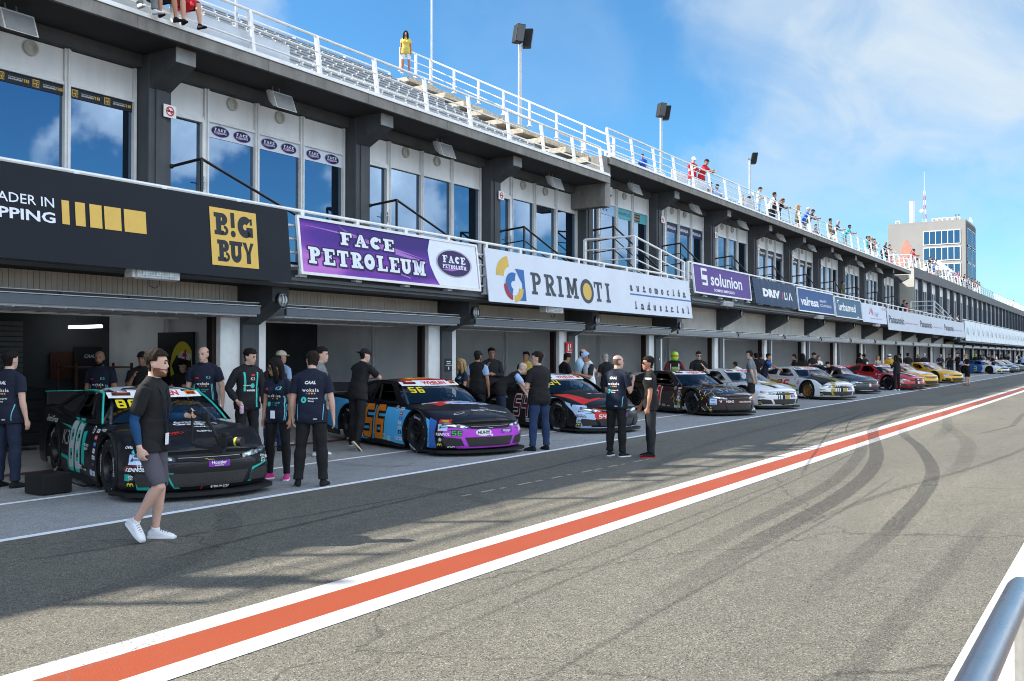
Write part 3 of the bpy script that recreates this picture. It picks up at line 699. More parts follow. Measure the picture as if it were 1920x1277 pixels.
def car_meshes():
    ss = sorted(set([0, .05, .1, .16] + list(np.round(np.arange(.2, CL+.001, .06), 3)) + [CL])); nv = 21; nq = 24
    vs = np.linspace(0, 1, nv); qs = np.linspace(-1, 1, nq+1)
    V = []; F = []
    def grid(fn, A, B, flip=False):
        o = len(V); nb = len(B)
        for a in A:
            for b_ in B: V.append(fn(a, b_))
        for i in range(len(A)-1):
            for j in range(nb-1):
                f = [o+i*nb+j, o+i*nb+j+1, o+(i+1)*nb+j+1, o+(i+1)*nb+j]; F.append(f[::-1] if flip else f)
    grid(lambda s, q: deck_pt(s, q), ss, qs)
    for sg in (1, -1): grid(lambda s, v: body_side(s, v, sg), ss, vs)
    def fascia(v, q):
        zt = deck_pt(0, q)[2]; return (xoff(q)+bulge(v), q*Wd(0)*prof(v), ZB + v*(zt-ZB))
    grid(fascia, vs, qs)
    def tail(v, q):
        zt = deck_pt(CL, q)[2]; x = CL-.06*abs(q)**2 + .03*math.sin(v*PI)
        if abs(q) == 1: x = body_side(CL, v, 1)[0]
        return (x if v < 1 else CL, q*Wd(CL)*prof(v), ZB + .15*(1-v) + v*(zt-ZB) - .15*(1-v)*(abs(q) == 1))
    grid(tail, vs, qs)
    V, F = arch_cut(V, F)
    b = MB(); b.add(V, F)
    bm = bmesh.new(); bmv = [bm.verts.new(p) for p in V]
    for f in F:
        try: bm.faces.new([bmv[i] for i in f])
        except Exception: pass
    bmesh.ops.remove_doubles(bm, verts=bm.verts[:], dist=.0025); bmesh.ops.recalc_face_normals(bm, faces=bm.faces[:])
    b2 = MB(); b2.bm(bm)
    return b2
YB, YR, ZBL, ZRF = .86, .655, .865, 1.245
def side_y(x, z):
    t = (z-ZBL)/(ZRF-ZBL); y = YB + (YR-YB)*t + .035*math.sin(PI*min(1, max(0, t)))
    if x > 3.3: y -= .05*((x-3.3)/1.0)**2
    return y
def ws_pt(u, q):   # windshield u 0 base..1 top
    xb, xt = 1.42+.24*abs(q)**2, 2.20+.10*abs(q)**2
    zb, zt = .885-.03*abs(q)**2, 1.275-.035*abs(q)**2
    x = xb + (xt-xb)*u; z = zb + (zt-zb)*u + .035*math.sin(PI*u)
    return (x, q*(.83 + (.645-.83)*u), z)
def rw_pt(u, q):
    xb, xt = 4.30-.10*abs(q)**2, 3.32; zb, zt = .985-.02*q*q, 1.265-.03*abs(q)**2
    return (xb + (xt-xb)*u, q*(.76 + (.64-.76)*u), zb + (zt-zb)*u + .02*math.sin(PI*u))
def roof_pt(u, q):
    x = 2.20+.10*abs(q)**2*(1-u) + (3.32-2.20)*u; return (x, q*(.645+.012*math.sin(PI*u)), 1.275-.035*abs(q)**2 + .035*math.sin(PI*u)*(1-.3*abs(q)) - .01*u)
def gridmesh(fn, nu, nq, q0=-1, q1=1, u0=0, u1=1):
    V = []; F = []
    for i in range(nu+1):
        for j in range(nq+1): V.append(fn(u0+(u1-u0)*i/nu, q0+(q1-q0)*j/nq))
    for i in range(nu):
        for j in range(nq): a = i*(nq+1)+j; F.append((a, a+1, a+nq+2, a+nq+1))
    return V, F
OUT_S = [(1.56, .855), (1.75, .975), (1.98, 1.12), (2.28, 1.247), (2.75, 1.275), (3.1, 1.27), (3.34, 1.243), (3.7, 1.16), (4.1, 1.03), (4.34, .955), (4.0, .93), (3.0, .865), (2.2, .84)]
WIN_F = [(1.90, .905), (2.06, 1.02), (2.26, 1.14), (2.44, 1.205), (2.80, 1.215), (2.87, 1.17), (2.90, .945), (2.84, .915), (2.2, .885)]
WIN_Q = [(3.02, .955), (2.99, 1.19), (3.05, 1.215), (3.24, 1.205), (3.5, 1.13), (3.80, 1.02), (3.78, .985), (3.4, .955)]
def clip2(sh, step=.06):
    bm = bmesh.new(); vv = [bm.verts.new((p[0], p[1], 0)) for p in sh.v]
    for f in sh.f:
        try: bm.faces.new([vv[i] for i in f])
        except Exception: pass
    a, b_, c, d = sh.bounds()
    for ax, lo, hi in ((0, a, b_), (1, c, d)):
        n = int((hi-lo)/step)
        for i in range(1, n+1):
            co = [0, 0, 0]; no = [0, 0, 0]; co[ax] = lo + (hi-lo)*i/(n+1); no[ax] = 1
            bmesh.ops.bisect_plane(bm, geom=bm.verts[:]+bm.edges[:]+bm.faces[:], plane_co=co, plane_no=no, dist=1e-6)
    bm.verts.index_update()
    o = Sh([(v.co.x, v.co.y) for v in bm.verts], [[v.index for v in f.verts] for f in bm.faces]); bm.free(); return o
AX = {'C': (lambda u, v: ((.30 - .7071*u - 2.1213, .80 - .7071*u + 2.1213, v), (.7071, -.7071, 0))), 'R': (lambda u, v: ((-u, 3., v), (0, -1, 0))), 'L': (lambda u, v: ((u, -3., v), (0, 1, 0))),
      'F': (lambda u, v: ((-3., -u, v), (1, 0, 0))), 'T': (lambda u, v: ((v, -u, 3.), (0, 0, -1))), 'B': (lambda u, v: ((9., u, v), (-1, 0, 0)))}
def decal(mb, bvh, sh, axis, m=0, off=.003, step=.06, maxd=12.):
    """lay a flat shape on a curved skin: every point is carried along the axis onto the skin"""
    sh = clip2(sh, step); fn = AX[axis] if isinstance(axis, str) else axis; P_ = []; ok = []
    for u, v in sh.v:
        o, d = fn(u, v); d = Vector(d); h = bvh.ray_cast(Vector(o), d)
        if h[0] is None or h[3] > maxd: P_.append((0, 0, 0)); ok.append(False); continue
        n = h[1] if h[1].dot(d) < 0 else -h[1]
        P_.append(tuple(h[0] + n*off)); ok.append(n.dot(d) < (-.25 if isinstance(axis, str) and axis != 'F' else -.10))
    # leave out faces that jump across a gap in the skin
    F = []
    for f in sh.f:
        if not all(ok[i] for i in f): continue
        pts = [Vector(P_[i]) for i in f]
        if max((pts[i]-pts[i-1]).length for i in range(len(pts))) > step*4+.05: continue
        F.append(f)
    mb.add(P_, F, m)
# materials
TYRE = mat('tyre_rubber_black', (.018, .018, .019), .75, var=.2, scale=30, bump=.1, bscale=200)
RIMB = mat('black_wheel', (.018, .018, .02), .35, .3); RIMG = mat('bronze_wheel', (.42, .22, .07), .35, .7)
CARB = mat('flat_black_plastic', (.014, .014, .015), .6, var=.15); MESHG = mat('grille_mesh', (.05, .047, .044), .5, bump=1., bscale=150)
CARGL = glass_clear('car_polycarbonate'); QGL = mat('dark_side_pane', (.02, .022, .026), .08, spec=.8)
CAGE = mat('roll_cage_grey', (.34, .35, .37), .45, .2); SEATK = mat('seat_black', (.02, .02, .022), .8)
INTK = mat('interior_dark', (.03, .031, .034), .8); CHROME = mat('lamp_chrome', (.62, .64, .68), .15, .7); LENS = mat('lamp_lens', (.10, .11, .12), .05, .2, coat=1.)
WHT = ink('white', (.80, .80, .80)); BLK = ink('black', (.012, .012, .014)); YEL = ink('yellow', (.72, .58, .02)); RED = ink('red', (.62, .03, .025)); TEAL = ink('teal', (.02, .42, .34))
PUR = ink('purple', (.20, .04, .34)); BLU = ink('blue', (.05, .16, .50)); ORA = ink('orange', (.88, .27, .03)); GRN = ink('green', (.10, .48, .14)); GLD = ink('gold', (.44, .34, .05)); SIL = ink('silver', (.42, .44, .46)); MAR = ink('maroon', (.13, .012, .016)); SKY = ink('sky_blue', (.09, .50, .90)); LBL = ink('pale_blue', (.48, .62, .82)); MAG = ink('magenta', (.50, .07, .62)); BRN = ink('brown', (.07, .022, .015)); NAV = ink('navy', (.02, .03, .10)); PKW = ink('pink', (.72, .30, .42)); CRM = ink('cream', (.70, .60, .42))
BM_ = car_meshes()
def build_car_data():
    D = {}
    D['body'] = BM_
    b = MB(); b.add(*gridmesh(roof_pt, 10, 16)); D['roof'] = b
    b = MB()
    for sg in (1, -1):
        sh = clip2(poly(OUT_S, [WIN_F, WIN_Q]), .12)
        b.add([(x, sg*side_y(x, z), z) for x, z in sh.v], [f if sg > 0 else f[::-1] for f in sh.f])
        for W_ in (WIN_F, WIN_Q):   # window returns
            n = len(W_); o = [(x, sg*side_y(x, z), z) for x, z in W_]; i_ = [(x, sg*(side_y(x, z)-.03), z) for x, z in W_]
            b.add(o+i_, [(k, (k+1) % n, n+(k+1) % n, n+k) for k in range(n)])
    D['pillars'] = b
    b = MB(); b.add(*gridmesh(ws_pt, 10, 18)); D['windshield'] = b
    b = MB(); b.add(*gridmesh(rw_pt, 8, 12)); D['rear_window'] = b
    b = MB()
    for sg in (1, -1):
        sh = poly(WIN_Q); b.add([(x, sg*(side_y(x, z)-.012), z) for x, z in sh.v], sh.f)
    D['quarter_window'] = b
    b = MB()
    b.box(.9, 4.6, -.78, .78, .42, .44); b.box(1.45, 1.55, -.74, .74, .44, .84); b.box(3.35, 3.42, -.7, .7, .44, .90); b.prism([(1.5, .80), (2.0, .78), (2.02, .70), (1.5, .6)], 'xz', -.72, .72)
    D['cockpit'] = b
    b = MB(); r = .022
    for sg in (1, -1):
        y = sg*.62
        for p in ([(1.62, sg*.70, .5), (1.75, sg*.70, .86), (2.32, sg*.52, 1.20), (3.1, sg*.52, 1.21), (3.28, sg*.6, .5)], [(1.75, sg*.70, .80), (3.25, sg*.66, .80)], [(1.78, sg*.70, .66), (3.25, sg*.66, .62)], [(3.1, sg*.52, 1.2), (4.0, sg*.5, .8)], [(2.05, sg*.62, 1.02), (2.55, sg*.69, .62)]):
            b.tube(p, r, 7)
    b.tube([(2.32, -.52, 1.2), (2.32, .52, 1.2)], r, 7); b.tube([(3.1, -.52, 1.21), (3.1, .52, 1.21)], r, 7); b.tube([(3.15, -.55, 1.15), (3.28, .6, .55)], r, 7)
    D['roll_cage'] = b
    b = MB(); b.bbox(2.35, 2.9, -.62, -.12, .5, .62, .04); b.prism([(2.85, .55), (2.98, .55), (3.10, 1.06), (2.98, 1.10)], 'xz', -.6, -.14); b.bbox(2.78, 3.05, -.64, -.60, .7, 1.12, .02); b.bbox(2.78, 3.05, -.14, -.10, .7, 1.12, .02)
    D['seat'] = b
    b = MB(); c = Vector((2.12, -.37, .86)); ax = Vector((.9, 0, .42)).normalized(); u_ = Vector((0, 1, 0)); v_ = ax.cross(u_)
    b.tube([c + (u_*math.cos(t)+v_*math.sin(t))*.165 for t in np.linspace(0, 2*PI, 22)], .017, 7)
    for t in (0, 2.1, 4.2): b.tube([c, c+(u_*math.cos(t)+v_*math.sin(t))*.165], .012, 5)
    D['steering_wheel'] = b
    # splitter, skirts
    b = MB(); qs = np.linspace(-1, 1, 31)
    def sp(q, d, z): return (xoff(q)-d+.02*abs(q)**8, q*(Wd(0)+d*.6), z)
    top = [sp(q, .075, .105) for q in qs] + [(.75, .99, .105), (.75, -.99, .105)]; n = len(top)
    b.add(top + [(p[0], p[1], .062) for p in top], [tuple(range(n)), tuple(reversed(range(n, 2*n)))] + [(i, (i+1) % n, n+(i+1) % n, n+i) for i in range(n)])
    D['splitter'] = b
    for j, sg in enumerate((1, -1)): b = MB(); b.box(1.55, 3.3, sg*.90-.02, sg*.90+.02, .07, .16); D['side_skirt%d' % j] = b
    b = MB(); b.prism([(4.86, .985), (4.90, .985), (5.02, 1.17), (4.99, 1.18)], 'xz', -.80, .80); b.box(4.8, 5.0, -.82, -.80, .97, 1.17); b.box(4.8, 5.0, .80, .82, .97, 1.17)
    D['spoiler'] = b
    # wheel wells, one per wheel
    for j, (cx, sg) in enumerate(((WHF, 1), (WHF, -1), (WHR, 1), (WHR, -1))):
        b = MB(); n = 18; o = [(cx+.44*math.cos(PI*i/n*1.16-.25), .34+.44*math.sin(PI*i/n*1.16-.25)) for i in range(n+1)]
        b.add([(x, sg*.945, max(.1, z)) for x, z in o] + [(x, sg*.55, max(.1, z)) for x, z in o], [(i, i+1, n+2+i, n+1+i) for i in range(n)] + [tuple(range(n+1, 2*n+2))])
        D['wheel_well%d' % j] = b
    return D
CD = build_car_data()
def bvh_of(keys):
    V = []; F = []
    for k in keys: o = len(V); V += CD[k].v; F += [[i+o for i in f] for f in CD[k].f]
    return BVHTree.FromPolygons([Vector(v) for v in V], F)
BV_BODY = bvh_of(['body', 'roof', 'pillars']); BV_ALL = bvh_of(['body', 'roof', 'pillars', 'windshield', 'rear_window'])
def arch_lip(cx, sg):
    b = MB(); pts = []
    for t in np.linspace(-.42, PI+.42, 30):
        x, z = cx+.432*math.cos(t), .34+.432*math.sin(t)
        if z < .10: continue
        h = BV_BODY.ray_cast(Vector((cx+.46*math.cos(t), sg*3, .34+.46*math.sin(t))), Vector((0, -sg, 0)))
        pts.append((x, (h[0].y if h[0] is not None else sg*.95)+sg*.004, z))
    b.tube(pts, .017, 6); return b
for j, (cx, sg) in enumerate(((WHF, 1), (WHF, -1), (WHR, 1), (WHR, -1))): CD['arch_lip%d' % j] = arch_lip(cx, sg)
def tyre_mb():
    b = MB(); prof_ = [(.215, -.12), (.25, -.15), (.31, -.152), (.342, -.135), (.355, -.10), (.357, 0), (.355, .10), (.342, .135), (.31, .152), (.25, .15), (.215, .12)]
    n = 36; b.loft([[(r*math.cos(2*PI*k/n), y, r*math.sin(2*PI*k/n)) for k in range(n)] for r, y in prof_], caps=False)
    return b
def rim_mb():
    b = MB(); n = 30
    b.loft([[(r*math.cos(2*PI*k/n), y, r*math.sin(2*PI*k/n)) for k in range(n)] for r, y in [(.222, .125), (.225, .14), (.205, .14), (.19, .10), (.18, .02), (.07, .03), (.05, .075), (.0, .078)]], caps=False)
    for k in range(8):
        a = 2*PI*k/8; c, s_ = math.cos(a), math.sin(a)
        b.bar((.06*c, .055, .06*s_), (.195*c, .075, .195*s_), .045, .03, up=(0, 1, 0))
    b.disc((0, .07, 0), (0, 1, 0), .045, .025, 12); return b
TY, RM = tyre_mb(), rim_mb()
def tyre_letters(full):
    b = MB()
    for k, (wd, a0) in enumerate((('Hoosier', 2.05), ('Hoosier', 5.0)) if full else ()):
        t = txt(wd, .05, .012, 1.05, .12); x0, x1, _, _ = t.bounds(); w_ = x1-x0
        b.add([((.268+y)*math.cos(a0-(x-w_/2)/.29 + PI*0), .1545, (.268+y)*math.sin(a0-(x-w_/2)/.29)) for x, y in t.v], t.f)
    for k in range(10):
        a = k*.628+.3; b.add([(r*math.cos(a+d), .1535, r*math.sin(a+d)) for r, d in ((.322, -.03), (.322, .03), (.331, .03), (.331, -.03))], [(0, 1, 2, 3)])
    return b
_CM = {}
def cmesh(key, mb, m, smooth):
    """first use builds the mesh, later cars share it and carry their own material in an object slot"""
    if key not in _CM:
        o = mb.build(key, m, None, smooth, world=False); _CM[key] = o.data; return o
    o = bpy.data.objects.new(key, _CM[key]); COL.objects.link(o); return o
def part(key, mb, m, par, smooth=True, loc=(0, 0, 0), rot=(0, 0, 0), name=None):
    o = cmesh(key, mb, m, smooth); o.name = name or key; o.parent = par; o.location = loc; o.rotation_euler = rot
    for i in range(len(o.material_slots)): o.material_slots[i].link = 'OBJECT'; o.material_slots[i].material = m
    return o
HL = [(-.81, .53), (-.52, .475), (-.42, .468), (-.42, .522), (-.54, .548), (-.79, .59)]
def clusters(items, g=.012):
    """stickers that touch belong together: one part each"""
    G = []
    for it in items:
        a, b_, c, d = it[0].bounds(); bx = [a-g, b_+g, c-g, d+g]; hit = [q for q in G if q[0] == it[1] and q[1][0] < bx[1] and bx[0] < q[1][1] and q[1][2] < bx[3] and bx[2] < q[1][3]]
        new = [it[1], bx, []]
        for q in hit:
            new[1] = [min(new[1][0], q[1][0]), max(new[1][1], q[1][1]), min(new[1][2], q[1][2]), max(new[1][3], q[1][3])]; new[2] += q[2]; G.remove(q)
        new[2].append(it); G.append(new)
    return [q[2] for q in G]
def stock_car(label, x, y, th, paint, roofm=None, rim=RIMB, decals=(), trim=None, spoil=None, lamp=True, full=True, ducts=True, name='stock_car'):
    a = R(th); t = thing(name, (x, y, 0), label, 'race car', 'stock cars parked along the garages', R(90)-a)
    o = part('body', CD['body'], paint, t, 50); part('roof', CD['roof'], roofm or paint, t); part('pillars', CD['pillars'], trim or paint, t, 35, name='window_pillars')
    part('windshield', CD['windshield'], CARGL, t); part('rear_window', CD['rear_window'], QGL, t); part('quarter_window', CD['quarter_window'], QGL, t, False)
    part('cockpit', CD['cockpit'], INTK, t, False); part('roll_cage', CD['roll_cage'], CAGE, t)
    part('seat', CD['seat'], SEATK, t, 30); part('steering_wheel', CD['steering_wheel'], CARB, t)
    part('splitter', CD['splitter'], CARB if not spoil else spoil, t, 30); [part('side_skirt%d' % j, CD['side_skirt%d' % j], CARB, t, False, name='side_skirt') for j in range(2)]
    part('spoiler', CD['spoiler'], trim or paint, t, False); 
    for j in range(4): part('wheel_well%d' % j, CD['wheel_well%d' % j], CARB, t, 30, name='wheel_well'); part('arch_lip%d' % j, CD['arch_lip%d' % j], CARB, t, name='arch_lip')
    for wx in (WHF, WHR):
        for sg in (1, -1):
            w_ = bpy.data.objects.new('wheel', None); COL.objects.link(w_); w_.parent = t; w_.location = (wx, sg*.775, .357); w_.rotation_euler = (0, random.random()*6, 0 if sg > 0 else PI); w_.empty_display_size = .1
            ty = part('tyre', TY, TYRE, w_, 40); part('rim', RM, rim, w_, 40)
            if full and sg > 0: part('lettering_full', tyre_letters(True), WHT, w_, False, name='tyre_lettering')
    # front openings
    def fpart(nm, shapes, off=.012):
        b = MB(); ms = []
        for sh, m_, lay in shapes:
            if m_ not in ms: ms.append(m_)
            decal(b, BV_BODY, sh, 'F', ms.index(m_), off+lay*.002, .035)
        return b.build(nm, ms, t, False, world=False, rec=False)
    fpart('upper_grille', [(poly([(-.40, .520), (-.40, .468), (.40, .468), (.40, .520), (.2, .53), (-.2, .53)]), BLK, 0), (rect(-.38, .38, .512, .518), SIL, 1)])
    fpart('lower_grille', [(poly([(-.50, .33), (-.42, .175), (.42, .175), (.50, .33)]), MESHG, 0)])
    if ducts:
        for sg in (1, -1): fpart('brake_duct', [(poly([(sg*.56, .31), (sg*.50, .19), (sg*.78, .18), (sg*.83, .29), (sg*.80, .34)]), MESHG, 0)])
    if lamp:
        for sg in (1, -1):
            H_ = [(sg*p[0], p[1]) for p in HL]; inn = [(sg*p[0], p[1]) for p in [(-.78, .540), (-.61, .508), (-.61, .540), (-.77, .575)]]; in2 = [(sg*p[0], p[1]) for p in [(-.55, .494), (-.45, .480), (-.45, .512), (-.55, .534)]]
            fpart('headlight', [(poly(H_), LENS, 0), (poly(inn), CHROME, 1), (poly(in2), CHROME, 1)])
    # liveries and lettering: groups of shapes laid on the skin
    for nm, items in [(n_, g_) for n_, it in decals for g_ in ([it] if n_ == 'livery_pattern' else clusters(it))]:
        b = MB(); ms = []
        for sh, ax, m_, lay in items:
            if m_ not in ms: ms.append(m_)
            decal(b, BV_ALL, sh, ax, ms.index(m_), .0035+.0022*lay, .03)
        if b.f: b.build(nm, ms, t, False, world=False, rec=False)
    return t
def DIG(s, t=.27, g=0., sp=.30, c=.13):
    """blocky race digits cut from bars; g grows every bar for an outline"""
    out = Sh(); x = 0.
    BARS = {'0': 'tbLRlr', '1': 'c', '2': 'tmbRl', '3': 'tmbRr', '4': 'mLRr', '5': 'tmbLr', '6': 'tmbLlr', '8': 'tmbLRlr', '9': 'tmbLRr'}
    for ch in s:
        B_ = BARS[ch]; y0, y1, ym = -g, 1+g, .5; x0, x1 = x-g, x+1+g; T_ = t*.62+g*2*.9 if False else t*.66+2*g
        if ch == '1': out.join(rect(x+.3-g, x+.3+t+g, -g, 1+g)); out.join(rect(x-g+.08, x+.3-g, .78-g, 1+g)); x += .62+sp; continue
        has = lambda q: q in B_
        if has('t'): out.join(poly([(x0, y1-T_), (x1, y1-T_), (x1, y1-c), (x1-c, y1), (x0+c, y1), (x0, y1-c)]))
        if has('b'): out.join(poly([(x0, y0+T_), (x0, y0+c), (x0+c, y0), (x1-c, y0), (x1, y0+c), (x1, y0+T_)]))
        if has('m'): out.join(rect(x0, x1, ym-T_/2, ym+T_/2))
        ta, tb = (y1-T_ if has('t') else y1), (ym+T_/2 if has('m') else ym); la, lb = (ym-T_/2 if has('m') else ym), (y0+T_ if has('b') else y0)
        w_ = t+2*g
        if has('L'): out.join(rect(x0, x0+w_, tb, ta))
        if has('R'): out.join(rect(x1-w_, x1, tb, ta))
        if has('l'): out.join(rect(x0, x0+w_, lb, la))
        if has('r'): out.join(rect(x1-w_, x1, lb, la))
        x += 1+sp
    return out
def digits(s, cu, cv, h, w_, ax, m, lay=2, g=0., shear=0., t=.27):
    q = DIG(s, t, g); n = len(s)*1.30-.30 if '1' not in s else len(s)*.62
    q = q.map(lambda x, y: ((x-n/2)*w_/n + shear*(y-.5)*h, (y-.5)*h)); return (q.move(cu, cv), ax, m, lay)
# shorthand for lettering centred at (cu,cv) in a view's own (u,v): R: u=-x  F: u=-y  T: u=-y, v=x
def word(s, cu, cv, h, ax, m, lay=2, bold=.02, shear=0., rot=0., wide=None, space=1.):
    t = txt(s, h, bold, space, shear); a, b_, c, d = t.bounds(); t = t.move(-(a+b_)/2, -(c+d)/2)
    if wide: t = t.scale(wide/(b_-a), 1)
    if rot: t = t.rot(R(rot))
    return (t.move(cu, cv), ax, m, lay)
def plate(cu, cv, w_, h, ax, m, lay=1): return (rect(cu-w_/2, cu+w_/2, cv-h/2, cv+h/2), ax, m, lay)
def oval(cu, cv, a, b_, ax, m, lay=1): return (ellipse(cu, cv, a, b_, 20), ax, m, lay)
def arches(cu, cv, s_, ax, lay=3):   # golden double arch
    return [(arc(cu+dx*s_, cv-.3*s_, .30*s_, .46*s_, 0, 180, 10, 2.0), ax, YEL, lay) for dx in (-.38, .38)]
def header(num, whelen=True, m=YEL):
    it = [(poly([(-.635, 1.165), (.635, 1.165), (.62, 1.262), (-.62, 1.262)]), 'F', WHT, 1), word('WHELEN', .04, 1.218, .058, 'F', RED, 2, .04, .15, wide=.52), word('ENGINEERED COMPANY, INC.', .02, 1.187, .012, 'F', BLK, 2),
          (poly([(-.58, 1.195), (-.36, 1.195), (-.34, 1.235), (-.56, 1.235)]), 'F', BRN, 2), word('EURO SERIES', -.46, 1.217, .018, 'F', RED, 3), plate(.49, 1.217, .17, .05, 'F', ORA, 2), plate(.49, 1.212, .13, .03, 'F', BRN, 3), word('EURO', .49, 1.212, .016, 'F', RED, 4)]
    if num: it.append(digits(num, -.46, 1.092, .105, .25, 'F', m, 2, 0, .1, .30))
    return it
def contingency(dark=False):
    """column of small sponsor stickers behind the front wheel, and those along the sill and bumper corner"""
    W_, K_ = (WHT, BLK)
    it = []
    x = -1.66
    cols = [((.14, .045), W_, 'SPRINT', BLK), ((.14, .06), RED, 'EURO', WHT), ((.13, .05), BLU, 'KnE', WHT), ((.11, .06), W_, 'SR', RED), ((.15, .05), W_, 'FIA GT', NAV), ((.13, .06), NAV, 'G', WHT)]
    for i, ((w_, h), m_, s_, m2) in enumerate(cols):
        cv = .77-.085*i; it += [plate(x+.06-.02*(i > 2), cv, w_, h, 'R', m_, 1), word(s_, x+.06-.02*(i > 2), cv, h*.5, 'R', m2, 2, .02, .1)]
    it += [oval(-1.82, .775, .05, .05, 'R', W_), oval(-1.82, .775, .036, .036, 'R', NAV if not dark else BLK, 2), word('H', -1.82, .775, .03, 'R', WHT, 3)]
    it += [plate(-1.75, .225, .13, .075, 'R', LBL), plate(-1.6, .225, .12, .06, 'R', W_), word('Mobil 1', -1.6, .225, .022, 'R', BLU, 2), word('GYC', -2.3, .25, .06, 'R', W_, 2), word('zammito', -2.07, .235, .03, 'R', W_, 2)]
    return it
def nose_stickers(txtm=WHT, kx=-.56):
    """stickers on the front bumper corner, seen from the side-front (laid on from the front quarter)"""
    return [plate(-.02, .50, .17, .12, 'C', LBL), word('LIBERNIA', -.01, .50, .02, 'C', NAV, 2), (poly([(-.09, .48), (-.05, .48), (-.06, .53)]), 'C', NAV, 2), word('KENNOL', -.01, .385, .045, 'C', txtm, 2, .03, .2), (arc(-.04, .385, .11, .125, 60, 200, 12, .4), 'C', RED, 2),
            word('dp', -.06, .30, .04, 'C', txtm, 2, .02), word('TINT', -.06, .272, .018, 'C', txtm, 2), plate(-.07, .205, .11, .085, 'C', BLK, 1)] + arches(-.07, .20, .05, 'C')
def hoosier_tag(cv=.435, cu=.1): return [plate(cu, cv, .27, .085, 'F', PUR, 2), word('Hoosier', cu, cv+.008, .042, 'F', WHT, 3, .02), word('RACING TIRE', cu, cv-.028, .014, 'F', WHT, 3)]
def bowtie(cv, m=GLD): return (poly([(-.09, cv-.012), (-.04, cv-.012), (-.045, cv-.022), (.04, cv-.022), (.035, cv-.012), (.075, cv-.012), (.09, cv+.012), (.04, cv+.012), (.045, cv+.022), (-.04, cv+.022), (-.035, cv+.012), (-.075, cv+.012)]), 'F', m, 3)
# ---------------------------------------------------------------- the row of cars
def paint(name, c, rough=.45, coat=.5, metal=0.): return mat('paint_'+name, c, rough, metal, var=.06, scale=2.5, coat=coat)
P_BLACK = paint('matt_black', (.009, .009, .011), .46, .25); P_BLUE = paint('bright_blue', (.03, .30, .62), .4, .4); P_WHITE = paint('white', (.78, .78, .79), .35, .7); P_GREY = paint('dark_grey', (.035, .042, .052), .4, .6)
P_RED = paint('red', (.50, .008, .014), .35, .8); P_YEL = paint('yellow', (.78, .40, .008), .35, .8); P_BRN = paint('dark_brown', (.025, .012, .010), .25, 1.); P_ROY = paint('royal_blue', (.012, .13, .45), .35, .8); P_BLK2 = paint('gloss_black', (.010, .010, .012), .25, 1.)
def band(x0, x1, z0, z1, ax, m, lay=0): return (rect(x0, x1, z0, z1), ax, m, lay)
